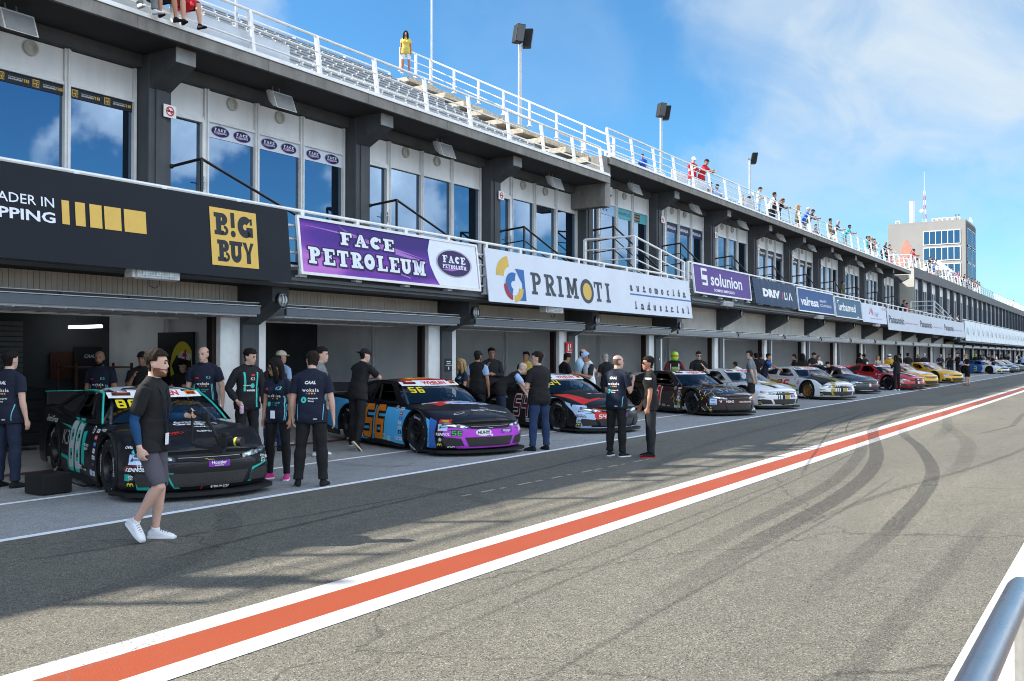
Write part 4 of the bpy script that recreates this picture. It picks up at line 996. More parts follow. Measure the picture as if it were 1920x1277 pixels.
# 88, black with teal
bigpoly = lambda pts, ax, m, lay=0: (poly(pts), ax, m, lay)
def num_block(s, cu, cv, h, w_, m_in, m_out, ax='R', shear=.05, bold=.06, grow=.05):
    return [digits(s, cu, cv, h, w_, ax, m_out, 1, grow*1.5, shear), digits(s, cu, cv, h, w_, ax, m_in, 3, 0, shear)]
d88 = [('number_lettering', num_block('88', -2.62, .52, .64, .54, SIL, TEAL, bold=.05) + [bigpoly([(-2.28, .30), (-2.12, .28), (-2.12, .74), (-2.28, .72)], 'R', TEAL), digits('8', .05, 2.75, .6, .4, 'T', BLK, 2)]),
       ('livery_pattern', [bigpoly([(-3.45, .78), (-2.95, .76), (-2.9, .72)], 'R', TEAL), bigpoly([(-3.3, .36), (-2.95, .34), (-2.93, .16), (-2.97, .15), (-3.0, .29), (-3.28, .31)], 'R', TEAL),
           bigpoly([(-.16, .33), (-.08, .33), (-.08, .25), (-.16, .25)], 'C', TEAL), bigpoly([(.0, .32), (.10, .32), (.17, .14), (.0, .14)], 'C', TEAL), bigpoly([(-.52, .34), (-.44, .34), (-.36, .15), (-.42, .15), (-.46, .2)], 'F', TEAL),
           bigpoly([(.50, .17), (.56, .17), (.60, .32), (.86, .385), (.86, .40), (.57, .345)], 'F', TEAL), bigpoly([(-.52, 2.25), (.52, 2.25), (.50, 2.9), (-.5, 2.9)], 'T', SIL, 0), bigpoly([(-.42, 2.32), (.42, 2.32), (.34, 2.5), (-.34, 2.5)], 'T', BLK, 1)]),
       ('banner_lettering', header('88')),
       ('sponsor_sticker', contingency(True) + nose_stickers() + hoosier_tag() + [word('Avangarde', .18, 1.08, .10, 'T', WHT, 2, .02), word('Group', .05, .93, .11, 'T', WHT, 2, .05), oval(-.38, 1.0, .07, .08, 'T', TEAL), word('CAAL', .12, .77, .06, 'T', WHT, 2, .04, .2), word('KCM', -.2, 1.24, .07, 'T', WHT, 2),
           oval(-.28, .52, .12, .06, 'T', RED, 1), oval(-.28, .52, .105, .05, 'T', BLK, 2), word('VM', -.28, .52, .06, 'T', RED, 3, .04), word('CEPSA', .12, .52, .06, 'T', WHT, 2, .03), bowtie(.495), word('EDILALB', -.62, .455, .04, 'F', WHT, 2, .03), word('MANUTENZIONE', -.62, .42, .016, 'F', WHT, 2), word('REALIZZAZIONI', -.62, .395, .016, 'F', WHT, 2)]
           + [plate(-.79+.03*i, .43, .006, .09, 'F', WHT, 1) for i in range(4)] + [plate(-.745, .40+.03*i, .10, .006, 'F', WHT, 1) for i in range(3)] + [plate(.74+.03*i, .43, .006, .10, 'F', WHT, 1) for i in range(3)] + [plate(.77, .40+.03*i, .09, .006, 'F', WHT, 1) for i in range(3)] + [word('EDIL', .86, .44, .03, 'F', WHT, 2),
           word('KENNOL', .12, .145, .045, 'F', WHT, 2, .03, .2), (arc(-.06, .145, .05, .06, 60, 300, 10, .6), 'F', RED, 2), word('K3', -3.08, .60, .22, 'R', SIL, 2, -.005, .12), word('Hoosier', -1.35, .80, .05, 'R', WHT, 2, .01, .25), word('CANDY', -.13, .635, .03, 'C', WHT, 2, .02, .2), oval(-.03, .595, .06, .035, 'C', TEAL), word('PEAK', -.02, .59, .025, 'C', WHT, 2), word('EmaticGroup', -3.95, .80, .09, 'R', WHT, 2, .0, .15),
           word('VACARCIO', -2.04, .56, .035, 'R', WHT, 2), word('AGOSTI', -2.04, .51, .035, 'R', WHT, 2), word('Rossi', -2.5, 1.225, .03, 'R', WHT, 2, 0, .3), plate(-3.3, 1.10, .14, .05, 'R', BLU), word('LIBERT', -3.3, 1.1, .03, 'R', WHT, 2), plate(-3.22, 1.03, .11, .05, 'R', PKW)])]
c88 = stock_car('matt black stock car with silver number 88 and teal stripes, nearest the camera', 7.78, 9.42, 19, P_BLACK, decals=d88, trim=P_BLACK)
TEALP = paint('teal_trim', (.02, .42, .34)); b = MB()
for sg in (1, -1): b.tube([ws_pt(u_, sg) for u_ in np.linspace(0, 1, 9)] + [roof_pt(u_, sg) for u_ in np.linspace(0, 1, 7)], .017, 6)
b.build('window_trim', TEALP, c88, True, world=False)
b = MB(); b.tube([(5.005, -.80, 1.178), (5.005, .80, 1.178)], .014, 6); b.build('spoiler_trim', TEALP, c88, True, world=False)
# 56, blue sides, black hood, purple bumper
blueside = [(-.50, .15), (-.62, .62), (-.9, .715), (-1.1, .745), (-1.5, .765), (-2.4, .785), (-3.3, .825), (-4.3, .88), (-4.9, .88), (-4.9, .3), (-3.3, .13), (-.95, .13)]
burst = [(-.62+.0, 1.5)] ; rr = random.Random(3)
star = []
for i in range(28):
    a_ = 2*PI*i/28; r_ = 1. if i % 2 else .78; star.append((.20+.52*r_*math.cos(a_), 1.14+.22*r_*math.sin(a_)))
d56 = [('livery_pattern', [bigpoly(blueside, 'R', SKY), bigpoly([(-.30, .14), (-.13, .14), (-.17, .4), (-.13, .60), (-.28, .66)], 'C', BLU, 1), bigpoly([(-.80, .49), (.80, .49), (.84, .36), (.80, .14), (-.60, .14), (-.82, .36)], 'F', MAG),
           bigpoly([(.72, .48), (.86, .50), (.84, .38), (.76, .40), (.72, .36)], 'F', WHT, 1), bigpoly([(-.52, 2.22), (.52, 2.22), (.52, 2.52), (-.52, 2.52)], 'T', RED), bigpoly([(-.30, 2.45), (.28, 2.45), (.28, 3.1), (-.3, 3.1)], 'T', YEL, 1), bigpoly([(-.1, 2.6), (.1, 2.6), (.1, 3.0), (-.1, 3.0)], 'T', BLK, 2), bigpoly([(-.45, 1.0), (.50, 1.28), (.62, 1.42), (-.50, 1.45)], 'T', RED), bigpoly(star, 'T', LBL, 1)]),
       ('number_lettering', num_block('56', -2.68, .49, .64, .80, ORA, BLK, bold=.06, shear=.12) + [digits('56', -.62, .405, .085, .15, 'F', GRN, 3, 0, .1), digits('56', -.62, .405, .085, .15, 'F', BLK, 2, .1, .1)]),
       ('banner_lettering', header('56')),
       ('sponsor_sticker', contingency() + nose_stickers() + hoosier_tag(.42, .34) + [bigpoly([(-.10, .575), (.12, .575), (.14, .63), (-.08, .63)], 'C', RED, 1), word('PFOUE', .02, .602, .03, 'C', YEL, 2, .03, .15), oval(-.16, .41, .155, .062, 'F', WHT, 2), bigpoly([(-.06, .37), (.02, .38), (.03, .33)], 'F', WHT, 2), word('HUH!!!', -.16, .41, .058, 'F', BLK, 3, .03, .2),
           word('CEBE FILM', .22, 1.15, .10, 'T', NAV, 3, .03), word('Garage Vandenplas', .22, .42, .07, 'T', WHT, 2, .025), oval(-.42, .40, .11, .045, 'T', WHT, 2), oval(-.42, .40, .09, .032, 'T', BLK, 3), word('CAAL', .2, .56, .05, 'T', WHT, 2, .03, .2), bigpoly([(-.62, 1.36), (-.30, 1.32), (-.28, 1.40), (-.6, 1.44)], 'T', WHT, 1), word('MIGHTY', -.45, 1.38, .04, 'T', BLK, 2, .02, .2), oval(-3.72, .56, .36, .21, 'R', BLK, 1), oval(-3.70, .57, .30, .155, 'R', YEL, 2), word('HP!', -3.68, .57, .16, 'R', BLK, 3, .03, .15),
           word('IMA', -.13, .19, .07, 'F', WHT, 2, .03, wide=.16) if False else word('IMA', .13, .185, .06, 'C', WHT, 2, .03), word('Hoosier', -1.32, .79, .05, 'R', NAV, 2, .01, .25), plate(-2.3, .19, .16, .075, 'R', GRN), word('SOLUTIO', -2.3, .19, .03, 'R', WHT, 2), plate(-2.08, .19, .14, .075, 'R', LBL), plate(-2.55, .2, .2, .07, 'R', SKY, 2), oval(-3.2, .23, .07, .07, 'R', WHT), bowtie(.495, SIL)])]
stock_car('blue stock car with orange 56, black hood and purple front bumper', 13.85, 9.42, 22, P_BLACK, decals=d56, roofm=P_BLACK)
# 54, black with white fender and red
d54 = [('livery_pattern', [bigpoly([(-.52, .5), (-.62, .66), (-1.1, .775), (-1.8, .79), (-1.8, .76), (-1.1, .765), (-.7, .62)], 'R', LBL), bigpoly([(-.14, .14), (.20, .14), (.36, .40), (.16, .50), (.10, .62), (-.22, .64), (-.26, .56), (-.10, .36)], 'C', LBL, 0), bigpoly([(-.58, .58), (-.36, .53), (-.2, .30), (-.50, .30), (-.56, .36)], 'F', RED, 1), bigpoly([(-.70, .35), (-.1, .40), (-.45, 1.2), (-.80, 1.4), (-.85, 1.0)], 'T', RED), bigpoly([(-.45, .5), (.85, .5), (.8, 1.5), (-.55, 1.5)], 'T', BLK, 1), band(-.80, .80, .125, .15, 'F', LBL, 2), bigpoly([(-.5, 2.25), (.5, 2.25), (.5, 2.45), (-.5, 2.45)], 'T', LBL)]),
       ('number_lettering', num_block('54', -2.55, .54, .50, .62, MAR, WHT, bold=.06, shear=.1, grow=.035) + [digits('54', -.40, .385, .09, .16, 'F', WHT, 3, 0, .1)]),
       ('banner_lettering', header('54')),
       ('sponsor_sticker', nose_stickers(BLK) + hoosier_tag(.40, .15) + [word('VISION', -3.3, .72, .06, 'R', LBL, 2, .01), word('S', -3.4, .60, .09, 'R', WHT, 2), word('TALIA', .2, .95, .07, 'T', WHT, 2, .03), plate(-.12, .96, .06, .06, 'T', GRN, 2), plate(-.06, .96, .06, .06, 'T', WHT, 2), plate(0, .96, .06, .06, 'T', RED, 2), word('KENNOL', .40, .137, .03, 'F', BLK, 3, .03, .2), word('AMADEUS', .1, 2.36, .06, 'T', BLK, 2), bigpoly([(.06, .25), (.20, .25), (.13, .17)], 'C', BLK, 1), word('Hoosier', -1.35, .815, .045, 'R', BLK, 2, .01, .2), plate(-2.2, .2, .3, .09, 'R', WHT), word('HUNDIE', -2.2, .2, .05, 'R', BLK, 2)])]
stock_car('black stock car number 54 with pale blue fender and red corner', 19.35, 9.72, 24, P_BLACK, decals=d54)
# brown one with paint splashes
spl = []
for i in range(26):
    cx, cz = -rr.uniform(.3, 1.9), rr.uniform(.25, .95); 
    p = [(cx, cz)]; 
    for k in range(4): p.append((p[-1][0]+rr.uniform(-.10, .10), p[-1][1]-rr.uniform(.02, .10)))
    w_ = rr.uniform(.005, .014); spl.append((Sh([(q[0]-w_, q[1]) for q in p]+[(q[0]+w_, q[1]) for q in p], [[k, k+1, k+6, k+5] for k in range(4)]), 'R', YEL if i % 3 else CRM, 1))
for i in range(30):
    cx, cy = rr.uniform(-.7, .7), rr.uniform(.3, 1.5); p = [(cx, cy)]
    for k in range(4): p.append((p[-1][0]+rr.uniform(-.12, .12), p[-1][1]+rr.uniform(-.10, .06)))
    w_ = rr.uniform(.005, .016); spl.append((Sh([(q[0]-w_, q[1]) for q in p]+[(q[0]+w_, q[1]) for q in p], [[k, k+1, k+6, k+5] for k in range(4)]), 'T', (YEL, CRM, CRM, SIL)[i % 4], 1))
dbr = [('livery_pattern', spl + [bigpoly([(-.8, .3), (.8, .3), (.8, .55), (-.8, .55)], 'F', BRN)]),
       ('number_lettering', num_block('1', -2.55, .54, .52, .22, RED, WHT, bold=.08, shear=.12)), ('banner_lettering', header('')),
       ('sponsor_sticker', contingency() + [plate(.02, .42, .20, .17, 'C', LBL), word('LIBERNIA', .02, .45, .025, 'C', NAV, 2), word('KENNOL', .02, .36, .03, 'C', BLK, 2, .03, .2), word('HEINZ', -.36, .42, .06, 'F', WHT, 2, .03), word('www.heinz.racing', .22, .40, .055, 'F', WHT, 2, .02), word('V', -.62, .42, .07, 'F', WHT, 2, .03), word('dp', -.05, .26, .03, 'C', WHT, 2), plate(-.05, .19, .12, .09, 'C', BLK)] + arches(-.05, .185, .05, 'C'))]
stock_car('glossy dark brown stock car splashed with yellow and cream paint', 26.75, 9.5, 26, P_BRN, decals=dbr)
def gold_star(cx, cz, r): return poly([(cx+(r if i % 2 == 0 else r*.42)*math.cos(PI/2+i*PI/5), cz+(r if i % 2 == 0 else r*.42)*math.sin(PI/2+i*PI/5)) for i in range(10)])
def gold(extra, hood): return [('livery_pattern', [band(-.02, .16, .14, .56, 'F', GLD), band(-.16, -.04, .14, .56, 'F', BLK), band(-.34, -.31, .30, .56, 'F', BLK), band(-.26, -.22, .30, .56, 'F', BLK), bigpoly([(-.1, .2), (.16, .2), (.2, 1.4), (-.2, 1.4)], 'T', hood), bigpoly([(-.32, .2), (-.16, .2), (-.3, .8), (-.42, .8)], 'T', BLK), band(-.1, .1, 2.2, 3.3, 'T', GLD), band(-.22, -.12, 2.2, 3.3, 'T', BLK)] + extra),
    ('banner_lettering', header('')), ('sponsor_sticker', contingency() + [word('KENNOL', .0, .40, .04, 'C', BLK, 2, .03, .2), plate(-.05, .29, .13, .07, 'C', BLK), plate(-.05, .2, .1, .09, 'C', BLK)] + arches(-.05, .195, .05, 'C') + hoosier_tag(.42, .34) + [word('McGilles', .16, .2, .045, 'C', SKY, 2, .02)])]
stock_car('white stock car with gold and black stripes and gold star on its door', 30.85, 9.42, 27, P_WHITE, decals=gold([(gold_star(-2.7, .70, .22), 'R', BLK, 1), (gold_star(-2.7, .70, .17), 'R', GLD, 2), bigpoly([(-.35, .5), (.3, .5), (.3, .85), (-.3, .85)], 'T', GLD, 1)], WHT), trim=P_WHITE)
stock_car('white stock car with red door number, gold corner stripes and bronze wheels', 38.6, 9.5, 33, P_WHITE, rim=RIMG, decals=gold([bigpoly([(-3.3, .78), (-1.7, .52), (-1.7, .46), (-3.3, .68)], 'R', GLD), digits('25', -2.55, .60, .32, .75, 'R', RED, 2, 0, .4), bigpoly([(-.6, .15), (-.42, .15), (-.36, .7), (-.5, .7)], 'F', GLD), bigpoly([(-.8, .3), (.8, .3), (.8, 1.5), (-.8, 1.5)], 'T', BLK, 0)], GLD), trim=P_WHITE)
dgr = [('livery_pattern', [band(-.12, .0, .15, .5, 'F', WHT), band(.06, .12, .15, .5, 'F', RED), band(-.2, .2, .4, 1.5, 'T', SIL), bigpoly([(-.6, .15), (-.3, .14), (.2, .14), (-.2, .22)], 'F', WHT)]), ('banner_lettering', header('')), ('sponsor_sticker', contingency(True) + nose_stickers())]
stock_car('dark slate grey stock car with white nose flashes', 45.3, 9.95, 30, P_GREY, decals=dgr)
drd = [('livery_pattern', [band(-.16, -.02, .15, .6, 'F', BLK), band(.02, .12, .15, .6, 'F', WHT), band(-.3, -.08, .2, 1.5, 'T', BLK), band(.0, .14, .2, 1.5, 'T', WHT)]), ('banner_lettering', header('')), ('sponsor_sticker', contingency() + nose_stickers() + [word('LUIS', -3.2, .70, .2, 'R', WHT, 2, .0)])]
stock_car('bright red stock car with black and white hood stripes', 51.0, 8.98, 31, P_RED, decals=drd)
dye = [('livery_pattern', [bigpoly([(-.5, .3), (.5, .3), (.4, 1.4), (-.4, 1.4)], 'T', WHT)]), ('banner_lettering', header('')), ('sponsor_sticker', contingency() + nose_stickers(BLK))]
stock_car('yellow stock car with white hood panel beside the red car', 57.4, 9.35, 32, P_YEL, decals=dye, full=False)
dy2 = [('livery_pattern', [bigpoly([(-.2, .26), (.3, .2), (.3, .14), (-.2, .14)], 'C', BLK), bigpoly([(-.4, 2.2), (.4, 2.2), (.4, 3.2), (-.4, 3.2)], 'T', WHT), bigpoly([(.5, .5), (.8, .5), (.8, .6), (.5, .6)], 'F', BLK)]), ('banner_lettering', header('')), ('sponsor_sticker', contingency() + [plate(-.02, .5, .18, .12, 'C', LBL)])]
stock_car('yellow stock car with black sill lettering beside the bare legged man', 65.2, 9.1, 30, P_YEL, decals=dy2, full=False)
dbw = [('livery_pattern', [bigpoly([(-2.0, .13), (-3.3, .13), (-4.9, .4), (-4.9, .92), (-2.6, .87), (-1.9, .84), (-1.75, .5)], 'R', ink('royal', (.01, .14, .48))), digits('3', -2.6, .5, .5, .34, 'R', YEL, 2), bigpoly([(-.5, .5), (.5, .5), (.5, .62), (-.5, .62)], 'F', NAV), oval(-.6, .42, .16, .07, 'F', YEL, 1), bigpoly([(-.4, .2), (.4, .2), (.3, .9), (-.3, .9)], 'T', NAV)]), ('banner_lettering', header(''))]
stock_car('white and blue stock car with yellow 3 on its door', 100.2, 9.9, 32, P_WHITE, roofm=P_ROY, trim=P_ROY, decals=dbw, full=False)
stock_car('black stock car with raised pale hood beyond the white and blue car', 106.4, 9.6, 32, P_BLK2, decals=[('banner_lettering', header('')), ('sponsor_sticker', [plate(-.02, .5, .18, .12, 'C', LBL), plate(0, .45, .2, .1, 'F', WHT)])], full=False)
stock_car('black stock car farthest along the row at the frame edge', 113, 9.6, 32, P_BLK2, decals=[('banner_lettering', header('')), ('sponsor_sticker', [plate(-.02, .5, .18, .12, 'C', WHT)])], full=False)
# ================================================================ banners on the balcony rails
def cloth(name, col, folds=0.): return mat('banner_'+name, col, .62, var=.05, scale=1.2, bump=.5 if folds else .35, bscale=6 if folds else 1.6)
def banner(label, x0, x1, z0, z1, items, m, lean=.13, yt=12.41, border=None, fold=0., group='advertising banners on the balcony rail', name='banner'):
    t = thing(name, (x0, yt, z0), label, 'banner', group)
    ff = lambda u, v, o: (u, yt - lean*(1-(v-z0)/(z1-z0)) - o + fold*(.5*math.sin(u*9+v*3)+.3*math.sin(u*17-v*7))*(1 if fold else 0), v)
    b = MB(); nx = 40 if fold else 6; nz = 10 if fold else 2
    for o, fl in ((0, 0), (-.02, 1)):
        V = [ff(x0+(x1-x0)*i/nx, z0+(z1-z0)*j/nz, o) for i in range(nx+1) for j in range(nz+1)]
        b.add(V, [(i*(nz+1)+j, (i+1)*(nz+1)+j, (i+1)*(nz+1)+j+1, i*(nz+1)+j+1) for i in range(nx) for j in range(nz)])
    for (a, c) in (((x0, z0), (x1, z0)), ((x0, z1), (x1, z1)), ((x0, z0), (x0, z1)), ((x1, z0), (x1, z1))):
        b.quad(ff(*a, 0), ff(*c, 0), ff(*c, -.02), ff(*a, -.02))
    b.build('sheet', m, t, 30, rec=False)
    if border:
        b = MB()
        for (p, q) in (((x0-.02, z0), (x1+.02, z0)), ((x0-.02, z1), (x1+.02, z1)), ((x0, z0), (x0, z1)), ((x1, z0), (x1, z1))): b.bar(ff(*p, .0), ff(*q, .0), .05, .05)
        b.build('frame', border, t)
    if items:
        b = MB(); ms = []
        for sh, m_, lay in items:
            if m_ not in ms: ms.append(m_)
            if fold: sh = clip2(sh, .2)
            put(b, sh, lambda u, v: ff(u, v, .004+.003*lay), ms.index(m_))
        b.build('lettering', ms, t, False, rec=False)
    return t
def fitw(s, x0, x1, z0, z1, m, lay=1, bold=.0, space=1., shear=0.):
    return (txt(s, 1., bold, space, shear).fit(x0, x1, z0, z1), m, lay)
BYEL = ink('banner_yellow', (.66, .43, .10)); BWHT = ink('banner_white', (.72, .76, .84)); DK = ink('charcoal', (.022, .026, .034))
bb = [fitw('LEADER IN', 6.55, 7.52, 3.77, 3.90, BWHT, 1, .005), fitw('DROPSHIPPING', 5.55, 7.53, 3.55, 3.70, BWHT, 1, .025)]
for a, c in ((7.63, 7.74), (7.83, 7.98), (8.05, 8.24), (8.28, 8.55), (8.60, 8.97)): bb.append((rect(a, c, 3.56, 3.895), BYEL, 1))
bb += [(rect(10.16, 11.13, 3.20, 4.14), BYEL, 1)]
bx0, bx1 = 10.16, 11.13
bb += [(SLAB('B', w=.72, st=.26, sf=.2).fit(bx0+.08, bx0+.36, 3.70, 4.06), DK, 2), (rect(bx0+.42, bx0+.50, 3.84, 4.09), DK, 2), (ellipse(bx0+.46, 3.74, .05, .055), DK, 2), (SLAB('G', w=.72, st=.26, sf=.2).fit(bx0+.56, bx0+.88, 3.70, 4.06), DK, 2),
       (SLAB('BUY', w=.72, st=.26, sf=.2, sp=.06).fit(bx0+.12, bx0+.88, 3.27, 3.62), DK, 2)]
banner('wide black banner with yellow square logo and yellow bars', -3, 11.87, 3.02, 4.30, bb, cloth('black', (.007, .010, .017)), lean=.12)
# purple one with painted swooshes
def purple_mat():
    m, nt, b = new_mat('banner_purple')
    tc = N(nt, 'ShaderNodeTexCoord'); mp = N(nt, 'ShaderNodeMapping'); mp.inputs['Rotation'].default_value = (0, R(14), 0); mp.inputs['Scale'].default_value = (.35, 1, 2.2); L(nt, tc.outputs['Object'], mp.inputs[0])
    wv = N(nt, 'ShaderNodeTexNoise', i_Scale=.75, i_Detail=1.5, i_Distortion=.8); L(nt, mp.outputs[0], wv.inputs['Vector'])
    r = N(nt, 'ShaderNodeValToRGB'); e = r.color_ramp.elements; e[0].color = (.035, .012, .16, 1); e[0].position = .3; e[1].color = (.55, .20, .60, 1); e[1].position = .78
    q = e.new(.48); q.color = (.075, .02, .26, 1); q = e.new(.62); q.color = (.20, .045, .36, 1)
    sx = N(nt, 'ShaderNodeSeparateXYZ'); L(nt, tc.outputs['Object'], sx.inputs[0])
    g1 = N(nt, 'ShaderNodeMath', operation='MULTIPLY_ADD'); g1.inputs[1].default_value = -.34; g1.inputs[2].default_value = .30; L(nt, sx.outputs[2], g1.inputs[0])
    g2 = N(nt, 'ShaderNodeMath', operation='MULTIPLY_ADD'); g2.inputs[1].default_value = -.055; L(nt, sx.outputs[0], g2.inputs[0]); L(nt, g1.outputs[0], g2.inputs[2])
    g3 = N(nt, 'ShaderNodeMath', operation='ADD'); L(nt, g2.outputs[0], g3.inputs[0]); L(nt, wv.outputs['Fac'], g3.inputs[1])
    L(nt, g3.outputs[0], r.inputs[0]); L(nt, r.outputs[0], b.inputs['Base Color']); b.inputs['Roughness'].default_value = .55; b.inputs['Specular IOR Level'].default_value = .25
    return m
OVD = ink('oval_purple', (.035, .016, .10)); OVL = ink('swoosh_lilac', (.36, .16, .50)); LTW = ink('banner_pale', (.70, .74, .84)); OUTL = ink('letter_outline', (.03, .02, .07))
def outlined(word_, x0, x1, z0, z1, m, mo, g=.025, **k):
    a = SLAB(word_, st=.26, sf=.16, **k).fit(x0, x1, z0, z1); out = []
    for dx, dz in ((-g, 0), (g, 0), (0, -g), (0, g), (g, -g), (-g, g), (g, g), (-g, -g), (g*1.6, -g*1.4)): out.append((a.move(dx, dz), mo, 1 + .1*dx))
    return out + [(a, m, 2.5)]
def oval_logo(cx, cz, a, b_, lay=2):
    return [(ellipse(cx, cz, a*1.09, b_*1.1), SIL, lay), (ellipse(cx, cz, a, b_), OVD, lay+1), (poly([(cx-a*.8, cz-b_*.55), (cx+a*.1, cz-b_*.35), (cx+a*.62, cz+b_*.12), (cx+a*.3, cz-b_*.42), (cx-a*.2, cz-b_*.62)]), OVL, lay+1.4),
            (SLAB('FACE', st=.26, sf=.16).fit(cx-a*.68, cx+a*.68, cz+b_*.02, cz+b_*.58), LTW, lay+2), (SLAB('PETROLEUM', st=.24, sf=.16).fit(cx-a*.72, cx+a*.72, cz-b_*.42, cz-b_*.12), LTW, lay+2)]
pts = [(15.9, 4.2), (15.80, 3.95), (15.84, 3.65), (15.98, 3.4), (16.12, 3.24), (17.56, 3.24), (17.56, 4.2)]
fi = outlined('FACE', 13.16, 14.70, 3.815, 4.055, LTW, OUTL) + outlined('PETROLEUM', 12.30, 15.66, 3.40, 3.70, LTW, OUTL) + [(Sh([(12.12+3.7*i/24, 4.08-.36*(i/24)**1.6+.02*q*math.sin(PI*i/24)) for q in (-1, 1) for i in range(25)], [[i, i+1, i+26, i+25] for i in range(24)]), OVL, .5), (Sh([(13.1+2.7*i/24, 4.2-.52*(i/24)**.6+.045*q*math.sin(PI*i/24)) for q in (-1, 1) for i in range(25)], [[i, i+1, i+26, i+25] for i in range(24)]), OVL, .5), (Sh([(12.15+3.0*i/24, 3.62-.3*(i/24)**2+.014*q) for q in (-1, 1) for i in range(25)], [[i, i+1, i+26, i+25] for i in range(24)]), OVL, .5)] + [(poly(pts), LTW, 1)] + oval_logo(16.70, 3.74, .60, .28)
banner('purple banner with white serif words and an oval purple logo', 12.1, 17.6, 3.21, 4.22, fi, purple_mat(), lean=.12, border=WMETAL)
PB = ink('primoti_blue', (.03, .13, .36)); PY = ink('primoti_yellow', (.60, .40, .08)); PR = ink('primoti_red', (.32, .03, .05)); PD = ink('primoti_dark', (.045, .055, .075))
pr = [(arc(18.95, 3.62, .30, .62, 98, 180, 16, .78), PY, 1), (arc(19.05, 3.42, .12, .36, 70, 250, 20, .85), PB, 1), (arc(19.0, 3.38, .24, .38, 170, 262, 12, .85), PR, 2), (arc(19.05, 3.36, .22, .40, 268, 358, 12, .85), PY, 2), (poly([(19.16, 3.82), (19.55, 3.82), (19.55, 3.06), (19.16, 3.06), (19.42, 3.38), (19.42, 3.48)]), PB, 1)]
pr += [(SLAB('PRIM', st=.2, sf=.13, sp=.24).fit(19.85, 22.20, 3.25, 3.79), PD, 1), (ellipse(22.70, 3.48, .37, .33), PD, 1), (ellipse(22.70, 3.47, .24, .23), PY, 2), (SLAB('TI', st=.2, sf=.13, sp=.3).fit(23.12, 24.05, 3.23, 3.77), PD, 1)]
def typew(s, x0, x1, z0, zx, m):
    """typewriter lower case: plain letters spaced out, little slabs under the stems"""
    out = []; n = len(s); w_ = (x1-x0)/n
    for i, ch in enumerate(s):
        t = txt(ch, zx/.72, .045); a, b_, c, d = t.bounds(); out.append((t.move(x0+w_*(i+.5)-(a+b_)/2, z0), m, 1))
        if ch in 'utmnidlr': out.append((rect(x0+w_*(i+.5)-(b_-a)*.5-.04, x0+w_*(i+.5)+(b_-a)*.5+.04, z0-.003, z0+.035), m, 1.2)) if ch not in 'uom' else None
    return [o for o in out if o]
pr += typew('automoción', 25.25, 29.65, 3.66, .17, PD) + [(rect(25.35, 30.0, 3.535, 3.575), PB, 1)] + typew('industrial', 25.45, 29.85, 3.13, .17, PD)
banner('long white banner with dark slab serif word and yellow dot', 17.95, 29.95, 2.98, 4.22, pr, cloth('white', (.62, .66, .74)), lean=.14)
SW = ink('sign_white', (.74, .75, .78))
s5 = [(poly([(30.95, 4.76), (31.5, 4.76), (31.5, 4.67), (31.06, 4.67), (31.06, 4.53), (31.5, 4.53), (31.5, 4.17), (31.0, 4.17), (31.0, 4.26), (31.38, 4.26), (31.38, 4.36), (30.95, 4.36)]), SW, 1), (rect(31.06, 31.38, 4.44, 4.47), SW, 1.2)]
banner('violet framed banner with white lower case name and curled emblem', 30.25, 35.9, 3.88, 4.87, s5 + [fitw('solunion', 31.8, 35.0, 4.20, 4.66, SW, 1, .02), fitw('SOMOS IMPULSO', 32.05, 34.1, 4.0, 4.10, SW, 1, .03)], cloth('violet', (.10, .055, .24)), lean=.10, border=WMETAL)
dr = [fitw('DRIV', 37.35, 39.55, 4.10, 4.44, SW, 1, .06), (poly([(39.75, 4.10), (39.9, 4.10), (40.05, 4.38), (39.98, 4.42)]), ink('drivalia_pink', (.42, .06, .22)), 1), fitw('L', 40.12, 40.36, 4.10, 4.42, SW, 1, .06), (rect(40.48, 40.58, 4.10, 4.42), SW, 1), (poly([(40.68, 4.10), (40.82, 4.10), (40.98, 4.38), (41.08, 4.10), (41.24, 4.10), (41.04, 4.44), (40.92, 4.44)]), SW, 1)]
banner('crumpled dark navy cloth banner with bold white capitals', 36.3, 41.95, 3.78, 4.80, dr, cloth('navy', (.020, .045, .095), 1), lean=.16, fold=.014)
banner('mid blue banner with white lower case name and two small capital lines', 42.2, 48.25, 3.74, 4.76, [fitw('valresa', 42.6, 45.5, 4.0, 4.40, SW, 1, .03), fitw('SMART', 45.72, 46.95, 4.26, 4.38, SW, 1, .01), fitw('COATINGS', 45.72, 47.75, 4.05, 4.17, SW, 1, .01)], cloth('blue', (.028, .085, .23)), lean=.1, border=WMETAL)
banner('steel blue banner with white hospital style name', 48.5, 54.0, 3.70, 4.70, [fitw('urbamed', 49.2, 52.7, 4.02, 4.44, SW, 1, .025), (rect(48.95, 49.35, 4.48, 4.54), SW, 1), (rect(48.95, 49.05, 4.38, 4.54), SW, 1), (rect(52.9, 53.3, 3.76, 3.82), SW, 1)], cloth('steel', (.05, .125, .20)), lean=.1, border=WMETAL)
OP = ink('op_grey', (.30, .33, .40)); OR_ = ink('op_red', (.50, .06, .10))
banner('pale banner with small red zigzag mark and grey letters', 54.25, 60.3, 3.60, 4.65, [(poly([(55.7, 4.05), (55.95, 4.05), (56.15, 4.48), (56.35, 4.2), (56.6, 4.48), (56.85, 4.05), (56.65, 4.05), (56.55, 4.3), (56.35, 4.08), (56.15, 4.3)]), OR_, 1), fitw('O&P', 56.95, 58.2, 3.98, 4.22, OP, 1), fitw('EST. 25', 59.2, 60.1, 4.4, 4.55, OR_, 1), fitw('OLIVARES PATRIMONIAL', 56.0, 59.0, 3.82, 3.88, OP, 1)], cloth('pale', (.56, .61, .70)), lean=.1)
pn = []
